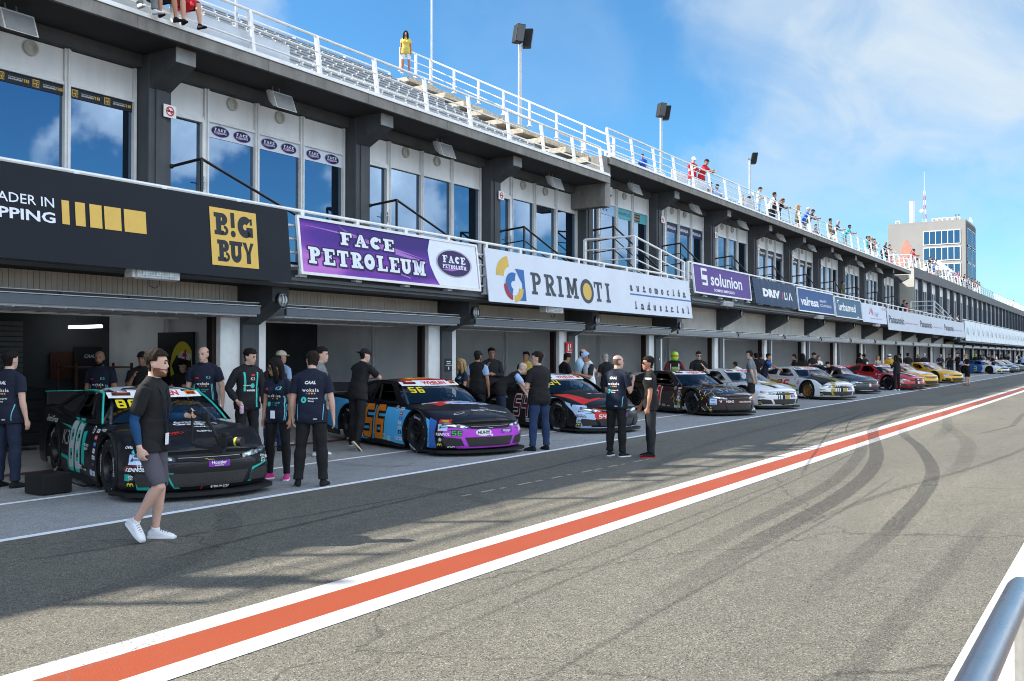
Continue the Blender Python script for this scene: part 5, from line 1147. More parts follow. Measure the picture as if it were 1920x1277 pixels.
for a in (61.0, 71.2, 81.4): pn += [fitw('Panasonic', a, a+4.6, 3.72, 4.20, PD, 1, .03), fitw('heating & cooling', a+4.9, a+9.2, 3.78, 3.92, ink('op_red2', (.45, .16, .18)), 1)]
banner('very long pale grey banner with the same dark name three times', 60.6, 92.2, 3.30, 4.60, pn, cloth('grey', (.50, .54, .60)), lean=.12)
SWP = mat('silver_balcony_panel', (.36, .41, .46), .35, .3, var=.12, scale=2)
SWL = ink('swirl_pale', (.58, .64, .70))
for i in range(26):
    x0 = 92.6 + 3.5*i
    banner('silver grey balcony panel with a pale swirl on the far block', x0, x0+3.4, 3.05, 4.85, [(arc(x0+1.6, 3.75, .55, .95, -30, 200, 14, .7), SWL, 1), (arc(x0+1.9, 4.05, .4, .6, 150, 380, 14, .7), ink('swirl_dark', (.2, .23, .27)), 1)], SWP, lean=.1, group='silver panels along the far balcony', name='metal_banner')
# stickers on the upper glazing
def sticker(nm, label, items, x, z, base=None, y=16.915):
    t = thing(nm, (x, y, z), label, 'sticker', 'window stickers above the balcony')
    b = MB(); ms = []
    for sh, m_, lay in items:
        if m_ not in ms: ms.append(m_)
        put(b, sh, lambda u, v: (u, y-.003*lay, v), ms.index(m_))
    b.build('lettering', ms, t, False, rec=False)
def win_x(k, i): X = BX(k); xs = [X+.30, X+1.45, X+2.88, X+4.31, X+5.80]; return xs[i]+.06, xs[i+1]-.06
for k, i in ((-1, 2), (-1, 3)):
    a, c = win_x(k, i); it = [(rect(a, c, 6.66, 6.86), DK, 1)]
    for j in range(2):
        xx = a+.06+j*(c-a)*.5; it += [(rect(xx, xx+.13, 6.69, 6.83), BYEL, 2), (txt('BIG', .05, .03).move(xx+.015, 6.765), DK, 3), (txt('BUY', .05, .03).move(xx+.012, 6.70), DK, 3), (txt('EUROPEAN LEADER IN', .02, .01).move(xx+.2, 6.77), SW, 2), (txt('DROPSHIPPING', .028, .03).move(xx+.2, 6.73), SW, 2)] + [(rect(xx+.42+.035*q, xx+.425+.035*q+.006*q, 6.73, 6.79), BYEL, 2) for q in range(5)]
    sticker('window_sticker', 'black strip sticker with small yellow squares, %s of the two top left panes' % ('left' if i == 2 else 'right'), it, a, 6.66)
for i, w_ in ((1, 'first'), (2, 'middle'), (3, 'last')):
    a, c = win_x(0, i); it = [(rect(a, c, 6.54, 6.86), LTW, 1)]
    for f_ in (.27, .74): it += oval_logo(a+(c-a)*f_, 6.70, .24, .115, 2)
    sticker('window_sticker', 'white strip with two purple ovals on the %s pane after the open door' % w_, it, a, 6.54)
tl = ink('teal_film', (.10, .40, .46)); pv = ink('pale_film', (.35, .55, .75))
a, c = win_x(3, 1); it = [(rect(a, c, 7.16, 7.56), pv, 1)] + [(rect(a+.02+.13*i, a+.02+.13*(i+1), 7.3+.08*j, 7.38+.08*j), ink('check_purple', (.10, .08, .28)), 2) for i in range(5) for j in range(3) if (i+j) % 2 == 0]
sticker('window_sticker', 'pale film with purple chequered flag on a pane', it, a, 7.16)
a, c = win_x(3, 2); sticker('window_sticker', 'teal film reading SOMOS IMPULSO on a pane', [(rect(a, c, 7.16, 7.56), tl, 1), fitw('SOMOS IMPULSO', a+.05, c-.1, 7.30, 7.42, PD, 2)], a, 7.16)
a, c = win_x(3, 3); sticker('window_sticker', 'teal film with dark red stamp on a pane', [(rect(a, c, 7.16, 7.56), tl, 1), (rect(a+.1, a+.7, 7.2, 7.5), BRN, 2), fitw('SOLUNION', a+.15, a+.65, 7.38, 7.45, CRM, 3), fitw('TEAM', a+.15, a+.65, 7.25, 7.32, CRM, 3)], a, 7.16)
for k, wd, m_, lb in ((4, 'DRIVALIA', NAV, 'navy'), (6, 'Urbamed', DK, 'black'), (7, 'valresa', DK, 'dark')):
    for i in (1, 2, 3):
        a, c = win_x(k, i); sticker('window_sticker', '%s strip with white name across the %s pane of its bay' % (lb, ('first', 'middle', 'last')[i-1]), [(rect(a, c, 7.16, 7.56), m_, 1), fitw(wd, a+.12, c-.15, 7.29, 7.43, SW, 2, .03)], a, 7.16)
# ================================================================ loudspeakers, lamps, floodlights, signs
SPK = mat('white_speaker_plastic', (.66, .66, .64), .45, var=.06, dirt=.15); GRL = mat('speaker_grille', (.30, .30, .30), .6, bump=.8, bscale=120)
def speaker(x, y, z, label):
    t = thing('loudspeaker', (x, y, z), label, 'loudspeaker', 'white loudspeakers under the roof edge')
    tilt = R(22); cs, sn = math.cos(tilt), math.sin(tilt)
    T = lambda p: (x + p[0], y - (p[1]*cs - p[2]*sn) , z + p[2]*cs*1 - p[1]*sn)
    b = MB(); f = [(-.30, .34, -.21), (.30, .34, -.21), (.30, .34, .21), (-.30, .34, .21)]; r_ = [(-.22, .0, -.13), (.22, .0, -.13), (.22, .0, .13), (-.22, .0, .13)]; m_ = [(-.30, .20, -.21), (.30, .20, -.21), (.30, .20, .21), (-.30, .20, .21)]
    b.loft([[T(p) for p in r_], [T(p) for p in m_], [T(p) for p in f]]); b.build('cabinet', SPK, t)
    b = MB(); b.loft([[T((p[0]*.9, .345, p[2]*.88)) for p in f], [T((p[0]*.9, .355, p[2]*.88)) for p in f]]); b.build('grille', GRL, t)
    b = MB(); b.bar((x-.10, y-.06, z+.08), (x-.10, y-.02, z+.24), .03, .012); b.bar((x+.10, y-.06, z+.08), (x+.10, y-.02, z+.24), .03, .012); b.build('bracket', ALU, t)
od = ['first', 'second', 'third', 'fourth', 'fifth', 'sixth', 'seventh', 'eighth', 'ninth', 'tenth', 'eleventh', 'twelfth']
for i, k in enumerate(range(-1, 11)):
    dz = 0 if k < 3 else .70; speaker(BX(k)+2.85, 16.25, 7.58+dz, 'white loudspeaker under the roof edge, %s from the left' % od[i])
LMPG = mat('lamp_glass_ribbed', (.55, .57, .58), .2, var=.1)
for k in range(0, 13):
    X = BX(k); zt = (2.92 if k <= 3 else 3.58)-.16
    t = thing('bulkhead_lamp', (X, 13.0, zt), 'round ribbed bulkhead lamp on the end of a dark corbel', 'lamp', 'bulkhead lamps on the corbel ends')
    b = MB(); b.tube([(X, 13.018, zt), (X, 12.96, zt)], .135, 20); b.build('housing', BLACKM, t, 40)
    b = MB(); b.tube([(X, 12.958, zt), (X, 12.92, zt)], [.11, .07], 18); b.build('lens', LMPG, t, 40)
    b = MB()
    for j in range(3): b.tube([(X-.09+.07*j + .03*math.cos(a), 12.925-.01, zt+.085*math.sin(a)) for a in np.linspace(-1.5, 1.5, 8)], .009, 5)
    b.build('guard', BLACKM, t)
FLH = mat('floodlight_white', (.62, .62, .60), .4, dirt=.15)
for i, (x, z) in enumerate(((9.2, 2.97), (21.1, 2.90), (33.7, 3.62), (46, 3.55), (58.2, 3.5), (70.5, 3.45), (82, 3.4))):
    t = thing('floodlight', (x, 12.5, z), 'white three lamp floodlight under the balcony edge, %s from the left' % od[i], 'floodlight', 'floodlights under the balcony')
    b = MB(); b.prism([(12.42, z-.08), (12.36, z-.06), (12.36, z+.10), (12.44, z+.12), (12.6, z+.10), (12.6, z-.04)], 'yz', x-.36, x+.36); b.bbox(x-.42, x-.365, 12.4, 12.6, z-.06, z+.12, .01); b.bbox(x+.365, x+.42, 12.4, 12.6, z-.06, z+.12, .01); b.build('housing', FLH, t)
    b = MB()
    for j in range(3): xx = x-.22+.22*j; b.tube([(xx, 12.357, z+.02), (xx, 12.345, z+.02)], .062, 14); 
    b.build('lamp', LMPG, t)
    b = MB()
    for j in range(15): b.box(x-.33+.047*j-.004, x-.33+.047*j+.004, 12.335, 12.343, z-.05, z+.09)
    for j in range(5): b.box(x-.34, x+.34, 12.330, 12.335, z-.05+.034*j-.004, z-.05+.034*j+.004)
    b.build('guard_grille', ALU, t)
    b = MB(); b.tube([(x-.1, 12.45, z-.08), (x-.09, 12.45, z-.17), (x, 12.45, z-.2), (x+.08, 12.45, z-.16), (x+.09, 12.45, z-.08)], .009, 6); b.build('cable', BLACKM, t)
def sign(nm, label, cat, x, y, z, w_, h, base, items, depth=.02, group=None, frame=None):
    t = thing(nm, (x, y, z), label, cat, group); b = MB(); b.bbox(x-w_/2, x+w_/2, y, y+depth, z-h/2, z+h/2, .004); b.build('plate', base, t)
    if items:
        b = MB(); ms = []
        for sh, m_, lay in items:
            if m_ not in ms: ms.append(m_)
            put(b, sh, lambda u, v: (x+u, y-.002-.002*lay, z+v), ms.index(m_))
        b.build('symbol', ms, t, False, rec=False)
    return t
for k in range(0, 12):
    if k == 1: continue
    dz = 0 if k < 3 else .7; X = BX(k)
    sign('no_smoking_sign', 'small white no smoking plate beside the glass door in a dark column', 'sign', X+.16, 16.40, 6.72+dz, .30, .26, WMETAL, [(arc(0, 0, .075, .10, 0, 360, 20), RED, 1), (rect(-.07, .07, -.015, .015), BLK, 1), (rect(-.1, .1, -.012, .012).rot(R(-45)), RED, 2)], group='no smoking plates by the glass doors')
sign('fire_extinguisher_sign', 'red fire extinguisher plate on the white post by the third garage', 'sign', 24.30, 13.78, 1.98, .36, .34, RED, [(rect(-.1, -.03, -.1, .06), SW, 1), (rect(-.085, -.045, .06, .1), SW, 1), (rect(.03, .08, -.08, .1), SW, 1), (ellipse(.055, -.06, .05, .04), SW, 1), (rect(-.14, .14, -.15, -.13), SW, 1)])
sign('fire_extinguisher_sign', 'red fire extinguisher plate far down the garages', 'sign', 79.6, 13.76, 2.5, .5, .4, RED, [(rect(-.1, -.03, -.1, .1), SW, 1), (rect(.03, .1, -.1, .1), SW, 1)])
sign('column_plate', 'pair of small dark plates on the column left of the long haired woman', 'sign', 18.42, 13.78, 1.52, .26, .30, DK, [(rect(-.09, .09, .07, .09), SW, 1), (rect(-.07, .07, .03, .045), SW, 1), (rect(-.125, .125, -.02, .0), ALU, 1), (ellipse(0, -.08, .022, .04), SW, 1)])
sign('column_number', 'small pale 4 painted on a column', 'sign', 30.62, 13.78, 1.62, .06, .12, CONC, [(txt('4', .1, .02).move(-.03, -.05), SW, 1)])
PAP = mat('white_paper', (.72, .74, .80), .8)
def paper_x(label, x, y, z, w_, h):
    """sheet taped to a partition wall (faces -X)"""
    t = thing('notice', (x, y, z), label, 'notice'); b = MB(); b.box(x-.004, x, y-w_/2, y+w_/2, z-h/2, z+h/2); b.build('sheet', PAP, t); b = MB()
    for j in range(5): b.box(x-.006, x-.0045, y-w_*.38, y+w_*(.1+.07*(j % 3)), z+h*.3-j*h*.15, z+h*.3-j*h*.15+.012)
    b.build('lettering', OP, t)
paper_x('printed notice taped to the garage wall behind the bald bearded man', 18.19-6.1*1+.0, 17.25, 1.35, .22, .30)
paper_x('second notice below the first on the garage wall', 18.19-6.1, 17.28, .98, .22, .26)
paper_x('two page notice on the wall behind the driver in the green helmet', 36.59, 16.6, 1.75, .8, .5)
# helmet picture board and dark garage contents
t = thing('poster_board', (12.1, 15.6, 0), 'tall black board with a large red and yellow helmet picture', 'poster')
b = MB(); b.bbox(12.02, 12.07, 15.1, 16.17, .2, 2.2, .008); b.build('panel', BLK, t)
b = MB(); ms = [ink('helm_yellow', (.62, .50, .03)), ink('helm_red', (.45, .03, .03)), ink('helm_white', (.6, .6, .6)), BLK]
fx = lambda u, v, o=0: (12.018-o, 15.13+u, v+.05)
put(b, ellipse(.28, 1.45, .36, .52).map(lambda x, y: (max(.0, x), y)), lambda u, v: fx(u, v), 0); put(b, poly([(.02, 1.62), (.45, 1.70), (.60, 1.5), (.45, 1.22), (.02, 1.20)]), lambda u, v: fx(u, v, .002), 3); put(b, poly([(0.0, .98), (.50, 1.05), (.42, 1.3), (0, 1.22)]), lambda u, v: fx(u, v, .003), 1); put(b, poly([(0.0, 1.72), (.3, 1.78), (.42, 1.66), (.05, 1.60)]), lambda u, v: fx(u, v, .004), 2); put(b, txt('4', .16, .04).fit(.12, .26, 1.62, 1.82), lambda u, v: fx(.4-u, v, .006), 1)
b.build('helmet_print', ms, t, False, rec=False)
t = thing('work_lamp', (11.35, 17.4, 2.3), 'lit white strip lamp hanging in the dark garage', 'lamp')
b = MB(); b.tube([(10.92, 17.4, 2.30), (11.62, 17.4, 2.335)], .032, 10); b.build('tube', emit_mat('lit_tube', (.85, .95, 1.), 3.), t, True)
b = MB(); b.tube([(11.1, 17.4, 2.33), (11.1, 17.4, 2.9)], .006, 5); b.tube([(11.5, 17.4, 2.36), (11.5, 17.4, 2.9)], .006, 5); b.build('cable', BLACKM, t)
t = thing('tool_cabinet', (9.6, 17.2, 0), 'low dark tool cabinet at the back of the first garage', 'cabinet')
b = MB(); b.bbox(8.9, 10.2, 16.9, 17.6, .1, 1.15, .02); b.build('body', BLK, t); b = MB()
for j in range(5): b.bbox(8.95, 10.15, 16.87, 16.899, .15+.2*j, .32+.2*j, .004)
b.build('drawer', CARB, t)
t = thing('tyre_rack', (11.4, 17.3, 0), 'dark rusty shelf rack against the back of the first garage', 'rack')
b = MB()
for x in (10.7, 11.9): b.box(x-.02, x+.02, 16.8, 16.84, 0, 1.6); b.box(x-.02, x+.02, 17.4, 17.44, 0, 1.6)
for z in (.3, .9, 1.5): b.box(10.7, 11.9, 16.8, 17.44, z, z+.03)
b.build('frame', mat('rusty_frame', (.12, .05, .035), .7), t)
sign('dark_board', 'black board with small pale team name at the back of the first garage', 'board', 11.62, 17.85, 1.45, .62, .95, BLK, [(txt('CAAL', .07, .02, 1, .3).move(-.1, .25), SIL, 1)])
sign('orange_board', 'brown board on the back wall beside the strip lamp', 'board', 11.1, 17.92, 1.55, .5, .55, mat('brown_board', (.05, .018, .012), .7), [])
t = sign('team_backdrop', 'large black and grey team backdrop with white emblem in the fourth garage', 'backdrop', 35.0, 17.80, 1.35, 5.6, 2.1, BLK, [(rect(-2.7, 2.7, .62, 1.02), SIL, 1), (poly([(1.4, .6), (2.75, 1.04), (2.75, .6)]), BLK, 2), (rect(-2.7, .2, -.9, -.05), OP, 1), (txt('R', .36, .05, 1, .25).move(.55, .28), SW, 2), (txt('K', .36, .05, 1, .25).move(.85, -.02), SW, 2), (txt('C', .36, .05, 1, .25).move(1.25, .02), SW, 2), (txt('WOLF', .26, .05, 1, .2).move(.5, -.75), SW, 2), (arc(1.0, .25, .62, .68, 20, 330, 24), SW, 2)])
t = thing('battery_box', (7.3, 11.45, 0), 'square black box on the ground beside the nearest car', 'box')
b = MB(); b.bbox(6.78, 7.18, 11.35, 11.75, .01, .26, .015); b.build('case', CARB, t); b = MB(); b.tube([(7.18, 11.5, .15), (7.4, 11.45, .05), (7.7, 11.4, .04), (7.95, 11.6, .12), (7.95, 11.75, .25)], .014, 7); b.build('cable', BLACKM, t, True)
# ================================================================ light poles on the roof
POLE = mat('galvanised_pole', (.42, .44, .46), .4, .6, var=.1)
for i, (x, heads, h) in enumerate(((39.2, 2, 17.3), (55.9, 2, 17.2), (72.7, 1, 17.2))):
    t = thing('light_pole', (x, 25, 8), 'tall thin pole with dark floodlight boxes, %s of the three behind the terrace' % ('left', 'middle', 'right')[i], 'light pole', 'floodlight poles behind the terrace')
    b = MB(); b.tube([(x, 25, 9), (x, 25, 13), (x, 25, h)], [.12, .11, .085], 12); b.bar((x-.5, 25, h-.1), (x+.5, 25, h-.1), .08, .08); b.build('pole', POLE, t, 40)
    for j in range(heads):
        sx_ = -1 if j == 0 and heads == 2 else 1; b = MB(); cx = x+.42*sx_
        b.bbox(cx-.22, cx+.22, 24.6, 25.0, h-.40, h+.45, .03); b.v = [(cx + (p[0]-cx)*.9 - (p[1]-24.8)*.5*sx_, 24.8 + (p[1]-24.8)*.9 + (p[0]-cx)*.5*sx_ - (p[2]-h)*.18, p[2]) for p in b.v]; o = b.build('floodlight', mat('dark_lamp_box', (.012, .013, .015), .5), t)
        b = MB(); b.bbox(cx-.19, cx+.19, 24.585, 24.602, h-.36, h+.41, .004); b.v = [(cx + (p[0]-cx)*.9 - (p[1]-24.8)*.5*sx_, 24.8 + (p[1]-24.8)*.9 + (p[0]-cx)*.5*sx_ - (p[2]-h)*.18, p[2]) for p in b.v]; b.build('lens', mat('lamp_glass_dark', (.05, .055, .06), .15), o)
t = thing('flag_pole', (32.2, 25, 9), 'thin bare pole rising out of the picture beside the stair', 'pole'); b = MB(); b.tube([(32.2, 25, 9), (32.2, 25, 22)], .05, 10); b.sphere((32.2, 25, 22), .08); b.build('shaft', POLE, t, 40)
t = thing('flag_pole', (13.55, 15.9, 8), 'thin grey pole behind the roof rail near the top left', 'pole'); b = MB(); b.tube([(13.6, 15.75, 8.1), (13.6, 15.75, 11)], .035, 10); b.bbox(13.5, 13.7, 15.65, 15.85, 8.08, 8.12, .004); b.build('shaft', POLE, t, 40)
# ================================================================ control tower
TW = mat('tower_grey', (.27, .265, .25), .85, var=.05, scale=.4, dirt=.1); TW2 = mat('tower_shade', (.055, .057, .065), .7)
tw = thing('control_tower', (134, 21.5, 0), 'square grey control tower with three rows of white framed windows', 'tower')
b = MB(); b.bbox(130, 138.6, 17.2, 26.4, 0, 18.5, .03); b.build('wall', TW, tw)
b = MB(); b.box(130.02, 138.6, 17.14, 17.195, 0, 18.45); b.build('shaded_side', TW2, tw)  # tower side turned from the sun, its shade put into a darker colour
b = MB(); b.box(130, 138.6, 17.2, 17.4, 18.5, 18.7); b.box(130, 130.2, 17.4, 26.4, 18.5, 18.7); b.build('parapet', TW, tw)
for z0, z1 in ((15.78, 17.40), (13.75, 15.30), (11.65, 13.2)):
    f = MB(); f.box(129.93, 129.99, 17.8, 22.12, z0-.08, z0); f.box(129.93, 129.99, 17.8, 22.12, z1, z1+.08)
    for j in range(7): y = 17.8+j*.708; f.box(129.93, 129.99, y, y+.07, z0, z1)
    w_ = f.build('window', WMETAL, tw); g_ = MB(); g_.box(129.955, 129.985, 17.87, 22.05, z0, z1); g_.build('pane', GL_W, w_)
    for j in range(2):
        xx = 130.7+j*4.0; f = MB(); f.box(xx, xx+3.3, 17.08, 17.135, z0-.5, z0-.42); f.box(xx, xx+3.3, 17.08, 17.135, z1+.2, z1+.28); f.box(xx, xx+.1, 17.08, 17.135, z0-.42, z1+.2); f.box(xx+3.2, xx+3.3, 17.08, 17.135, z0-.42, z1+.2)
        w_ = f.build('side_window', ALU, tw); g_ = MB(); g_.box(xx+.1, xx+3.2, 17.10, 17.13, z0-.42, z1+.2); g_.build('pane', GL_W, w_)
b = MB(); RD = mat('sunlit_red_paint', (.62, .20, .15), .7)  # red lightened, the bright sun on the emblem put into its colour
for pts in ([(24.2, 16.6), (23.4, 15.4), (24.1, 13.9), (24.9, 15.2)], [(24.7, 14.9), (24.2, 13.7), (25.1, 10.4), (25.9, 12.9)]): b.prism(pts, 'yz', 129.955, 129.99)
b.build('red_emblem', RD, tw)
for i, y in enumerate((25.3, 20.9, 20.3, 19.7, 19.1, 18.5, 17.9+.25)):
    t = thing('air_conditioner', (130.6, y, 18.7), 'white air conditioning box on the tower roof edge', 'air conditioner', 'air conditioners on the tower roof')
    b = MB(); b.bbox(130.4, 130.9, y-.26, y+.26, 18.72, 19.12, .02); b.build('case', WMETAL, t); b = MB(); b.bbox(130.385, 130.402, y-.18, y+.16, 18.78, 19.05, .002); b.build('fan_grille', GRL, t)
t = thing('chimney_mast', (135, 24.3, 18.5), 'thick white mast on the tower roof', 'mast'); b = MB(); b.tube([(135, 24.3, 18.5), (135, 24.3, 22.1)], .33, 16); b.disc((135, 24.3, 22.1), (0, 0, 1), .36, .06, 16); b.build('shaft', WMETAL, t, 40)
t = thing('radio_mast', (135, 22.8, 18.5), 'thin red and white lattice aerial mast on the tower roof', 'aerial')
b = MB()
for i in range(8):
    z = 18.5+.62*i; w0, w1 = .22*(1-i*.07), .22*(1-(i+1)*.07)
    for sx_, sy in ((-1, -1), (1, -1), (0, 1)):
        b.tube([(135+sx_*w0, 22.8+sy*w0, z), (135+sx_*w1, 22.8+sy*w1, z+.62)], .022, 5, m=i % 2); b.tube([(135+sx_*w0, 22.8+sy*w0, z), (135-(sx_ or -1)*w1, 22.8+sy*w1*(1 if sx_ else -1), z+.62)], .014, 4, m=i % 2)
b.tube([(135, 22.8, 23.4), (135, 22.8, 26)], .02, 5, m=1); b.build('lattice', [mat('mast_red', (.45, .06, .10), .6), WMETAL], t)
b = MB(); b.sphere((134.8, 23.1, 20.8), .26, sc=(.4, 1, 1)); b.build('dish', WMETAL, t)
t = thing('dish_aerial', (136, 17.7, 18.5), 'small white dish aerial at the tower corner', 'aerial'); b = MB(); b.tube([(136, 17.7, 18.5), (136, 17.7, 19.2)], .04, 8); b.tube([(136, 17.6, 19.2), (135.95, 17.3, 19.3)], [.05, .42], 16); b.build('dish', WMETAL, t, 40)
t = thing('whip_aerial', (131, 18.9-1.2, 18.5), 'dark forked aerial on the tower roof', 'aerial'); b = MB(); b.tube([(131, 17.8+.3, 18.7), (131, 18.1, 19.5)], .05, 8); b.bar((131, 18.1, 18.9), (131, 18.45, 18.9), .04, .04); b.tube([(131, 18.45, 18.9), (131, 18.45, 19.5)], .05, 8); b.build('fork', BLACKM, t)
# white tent roof behind the far terrace
t = thing('canopy_tent', (118, 18.2, 9.3), 'white peaked tent on the far terrace', 'tent'); b = MB(); b.loft([[(114, 17, 11.2), (122, 17, 11.2), (122, 20, 11.2), (114, 20, 11.2)], [(117.8, 18.4, 12.6), (118.2, 18.4, 12.6), (118.2, 18.6, 12.6), (117.8, 18.6, 12.6)]]); b.build('roof', WPANEL, t); b = MB()
for p in ((114, 17), (122, 17), (122, 20), (114, 20)): b.tube([(p[0], p[1], 9.2), (p[0], p[1], 11.2)], .05, 8)
b.build('frame', ALU, t)
# handrail pipe on the pit wall by the camera
t = thing('pit_wall_rail', (1.2, .16, 0), 'thick galvanised tube rail at the pit wall, closest thing to the camera', 'rail')
GALV = mat('galvanised_tube', (.15, .18, .23), .3, .85, var=.1, scale=20, bump=.06, bscale=90)
b = MB(); b.tube([(-3, .199, 1.265), (2.22, .199, 1.265), (2.26, .199, 1.263), (2.29, .199, 1.255)], [.0255, .0255, .024, .016], 24); b.build('tube', GALV, t, 60)
b = MB(); b.tube([(2.31, .195, -.01), (2.31, .195, 1.245)], .022, 18); b.tube([(0, .195, -.01), (0, .195, 1.25)], .022, 18); b.build('post', mat('weathered_post', (.32, .32, .30), .5, .5, var=.15, scale=15), t, 60)
# ================================================================ people
def V3(*a): return np.array(a, float)
def nrm(v): v = np.array(v, float); return v/np.linalg.norm(v)
def rodr(v, ax, a): ax = nrm(ax); return v*math.cos(a) + np.cross(ax, v)*math.sin(a) + ax*np.dot(ax, v)*(1-math.cos(a))
SKIN = {'a': mat('skin_light', (.50, .27, .19), .55, var=.07, scale=9), 'b': mat('skin_tan', (.38, .19, .12), .55, var=.07, scale=9), 'c': mat('skin_pale', (.58, .36, .28), .55, var=.07, scale=9)}
HAIRM = {'black': mat('hair_black', (.008, .0065, .006), .8, bump=.5, bscale=90, spec=.2), 'brown': mat('hair_brown', (.020, .012, .008), .85, bump=.5, bscale=90, spec=.2), 'grey': mat('hair_grey', (.34, .33, .32), .55, bump=.5, bscale=90, spec=.2), 'blond': mat('hair_blond', (.30, .19, .08), .5, bump=.5, bscale=90, spec=.2), 'auburn': mat('hair_auburn', (.17, .075, .04), .5, bump=.5, bscale=90, spec=.2), 'stubble': mat('hair_stubble', (.13, .085, .065), .7)}
CL = {}
def clothm(n, c, r=.85):
    k = 'cloth_'+n
    return mat(k, c, r, var=.10, scale=5., bump=.35, bscale=22, spec=.25)
CM = {n: clothm(n, c) for n, c in dict(black=(.013, .013, .014), navy=(.012, .016, .032), dark=(.022, .023, .026), jeans=(.022, .042, .10), djeans=(.015, .022, .045), charcoal=(.085, .078, .098), white=(.72, .72, .74), lblue=(.30, .44, .68), grey=(.16, .17, .18), red=(.50, .02, .035), maroon=(.16, .02, .03), blue=(.02, .10, .50), teal=(.02, .28, .33), yellow=(.62, .47, .10), olive=(.07, .075, .045), pink=(.62, .03, .22), arm=(.012, .06, .15), cream=(.62, .55, .42), suit=(.015, .015, .017), gold=(.60, .33, .02), sky=(.36, .52, .66), flip=(.25, .12, .12), orange=(.6, .2, .03)).items()}
def seg_lab(Pm, segs):
    """nearest limb of each point: index and place along it"""
    best = np.full(len(Pm), 1e9); idx = np.zeros(len(Pm), int); tt = np.zeros(len(Pm))
    for i, (p, q, r0, r1, lab) in enumerate(segs):
        d = q-p; l2 = d@d; t = np.clip(((Pm-p)@d)/l2, 0, 1); c = p + t[:, None]*d
        dd = np.linalg.norm(Pm-c, axis=1) - (r0+(r1-r0)*t)
        m = dd < best; best[m] = dd[m]; idx[m] = i; tt[m] = t[m]
    return idx, tt
def remesh(mb, vox, it):
    me = bpy.data.meshes.new('raw'); me.from_pydata(mb.v, [], mb.f)
    bm = bmesh.new(); bm.from_mesh(me); bmesh.ops.recalc_face_normals(bm, faces=bm.faces[:]); bm.to_mesh(me); bm.free()
    ob = bpy.data.objects.new('raw', me); COL.objects.link(ob)
    m = ob.modifiers.new('r', 'REMESH'); m.mode = 'VOXEL'; m.voxel_size = vox; m.adaptivity = 0
    s = ob.modifiers.new('s', 'SMOOTH'); s.factor = .5; s.iterations = it
    dg = bpy.context.evaluated_depsgraph_get(); out = bpy.data.meshes.new_from_object(ob.evaluated_get(dg))
    bpy.data.objects.remove(ob); bpy.data.meshes.remove(me)
    return out
def mesh_np(me):
    v = np.empty(len(me.vertices)*3); me.vertices.foreach_get('co', v); n = np.empty(len(me.vertices)*3); me.vertices.foreach_get('normal', n)
    return v.reshape(-1, 3), n.reshape(-1, 3), [tuple(p.vertices) for p in me.polygons]
def shell(name, v, n, faces, mask_f, off, m, par, thick=.008, smooth=2):
    """garment: copy of the covered faces moved outwards, hem folded back to the skin"""
    F = [f for f, k in zip(faces, mask_f) if k]
    if not F: return None
    used = sorted(set(i for f in F for i in f)); mp = {u: i for i, u in enumerate(used)}
    P_ = v[used] + n[used]*off[used][:, None]
    cnt = {}
    for f in F:
        for a, b in zip(f, f[1:]+f[:1]): cnt[(a, b)] = 1
    bnd = [(a, b) for (a, b) in cnt if (b, a) not in cnt]
    bv = sorted(set(i for e in bnd for i in e)); nb = {}
    for a, b in bnd: nb.setdefault(a, []).append(b); nb.setdefault(b, []).append(a)
    for _ in range(3):     # even out the hem line
        Q = P_.copy()
        for i in bv: Q[mp[i]] = .5*P_[mp[i]] + .5*np.mean([P_[mp[j]] for j in nb[i]], axis=0)
        P_ = Q
    k = len(P_); hp = {u: k+i for i, u in enumerate(bv)}
    H = np.array([P_[mp[u]] - n[u]*thick for u in bv]) if bv else np.zeros((0, 3))
    b = MB(); b.v = [tuple(p) for p in P_] + [tuple(p) for p in H]; b.f = [[mp[i] for i in f] for f in F] + [[mp[b_], mp[a], hp[a], hp[b_]] for a, b_ in bnd]; b.m = [0]*len(b.f)
    return b.build(name, m, par, True, world=False, rec=False)
def ringloft(mb, C, rings, n=16, pw=2.3):
    """rings: (centre, right axis, fwd axis, half width, front, back) superellipse"""
    out = []
    for c, rx, fy, hw, f, bk in rings:
        r = []
        for k in range(n):
            a = 2*PI*k/n; ca, sa = math.cos(a), math.sin(a)
            x = hw*math.copysign(abs(ca)**(2/pw), ca); y = (f if sa > 0 else bk)*math.copysign(abs(sa)**(2/pw), sa)
            r.append(tuple(c + rx*x + fy*y))
        out.append(r)
    mb.loft(out)
X_, Y_, Z_ = V3(1, 0, 0), V3(0, 1, 0), V3(0, 0, 1)
STAND = dict(lean=2, armR=((.16, -.04, -1), (.06, .22, -1)), armL=((-.16, -.04, -1), (-.06, .22, -1)), legR=((.07, .02, -1), (.03, -.03, -1)), legL=((-.07, .0, -1), (-.03, -.02, -1)))
def P_(**k): d = dict(STAND); d.update(k); return d
CROSS = dict(armR=((.22, .15, -1), (-.85, .55, .10)), armL=((-.22, .15, -1), (.85, .60, .02)))
SIT = dict(legR=((.18, 1, -.12), (.02, .12, -1)), legL=((-.18, 1, -.12), (-.02, .12, -1)), lean=12, armR=((.2, .35, -1), (-.2, .9, -.4)), armL=((-.2, .35, -1), (.2, .9, -.4)), sit=True)
LEANRAIL = dict(lean=24, armR=((.2, .75, -1), (-.25, 1, .05)), armL=((-.2, .75, -1), (.25, 1, .05)), legR=((.08, .22, -1), (.02, -.06, -1)), legL=((-.08, .1, -1), (-.02, -.03, -1)))
FILM = dict(armR=((.3, .55, -.8), (-.45, .7, .75)), armL=((-.3, .55, -.8), (.45, .7, .7)))
PHONE = dict(armR=((.2, .25, -1), (-.35, 1, .35)), armL=((-.2, .25, -1), (.35, 1, .35)), head=(0, 22))
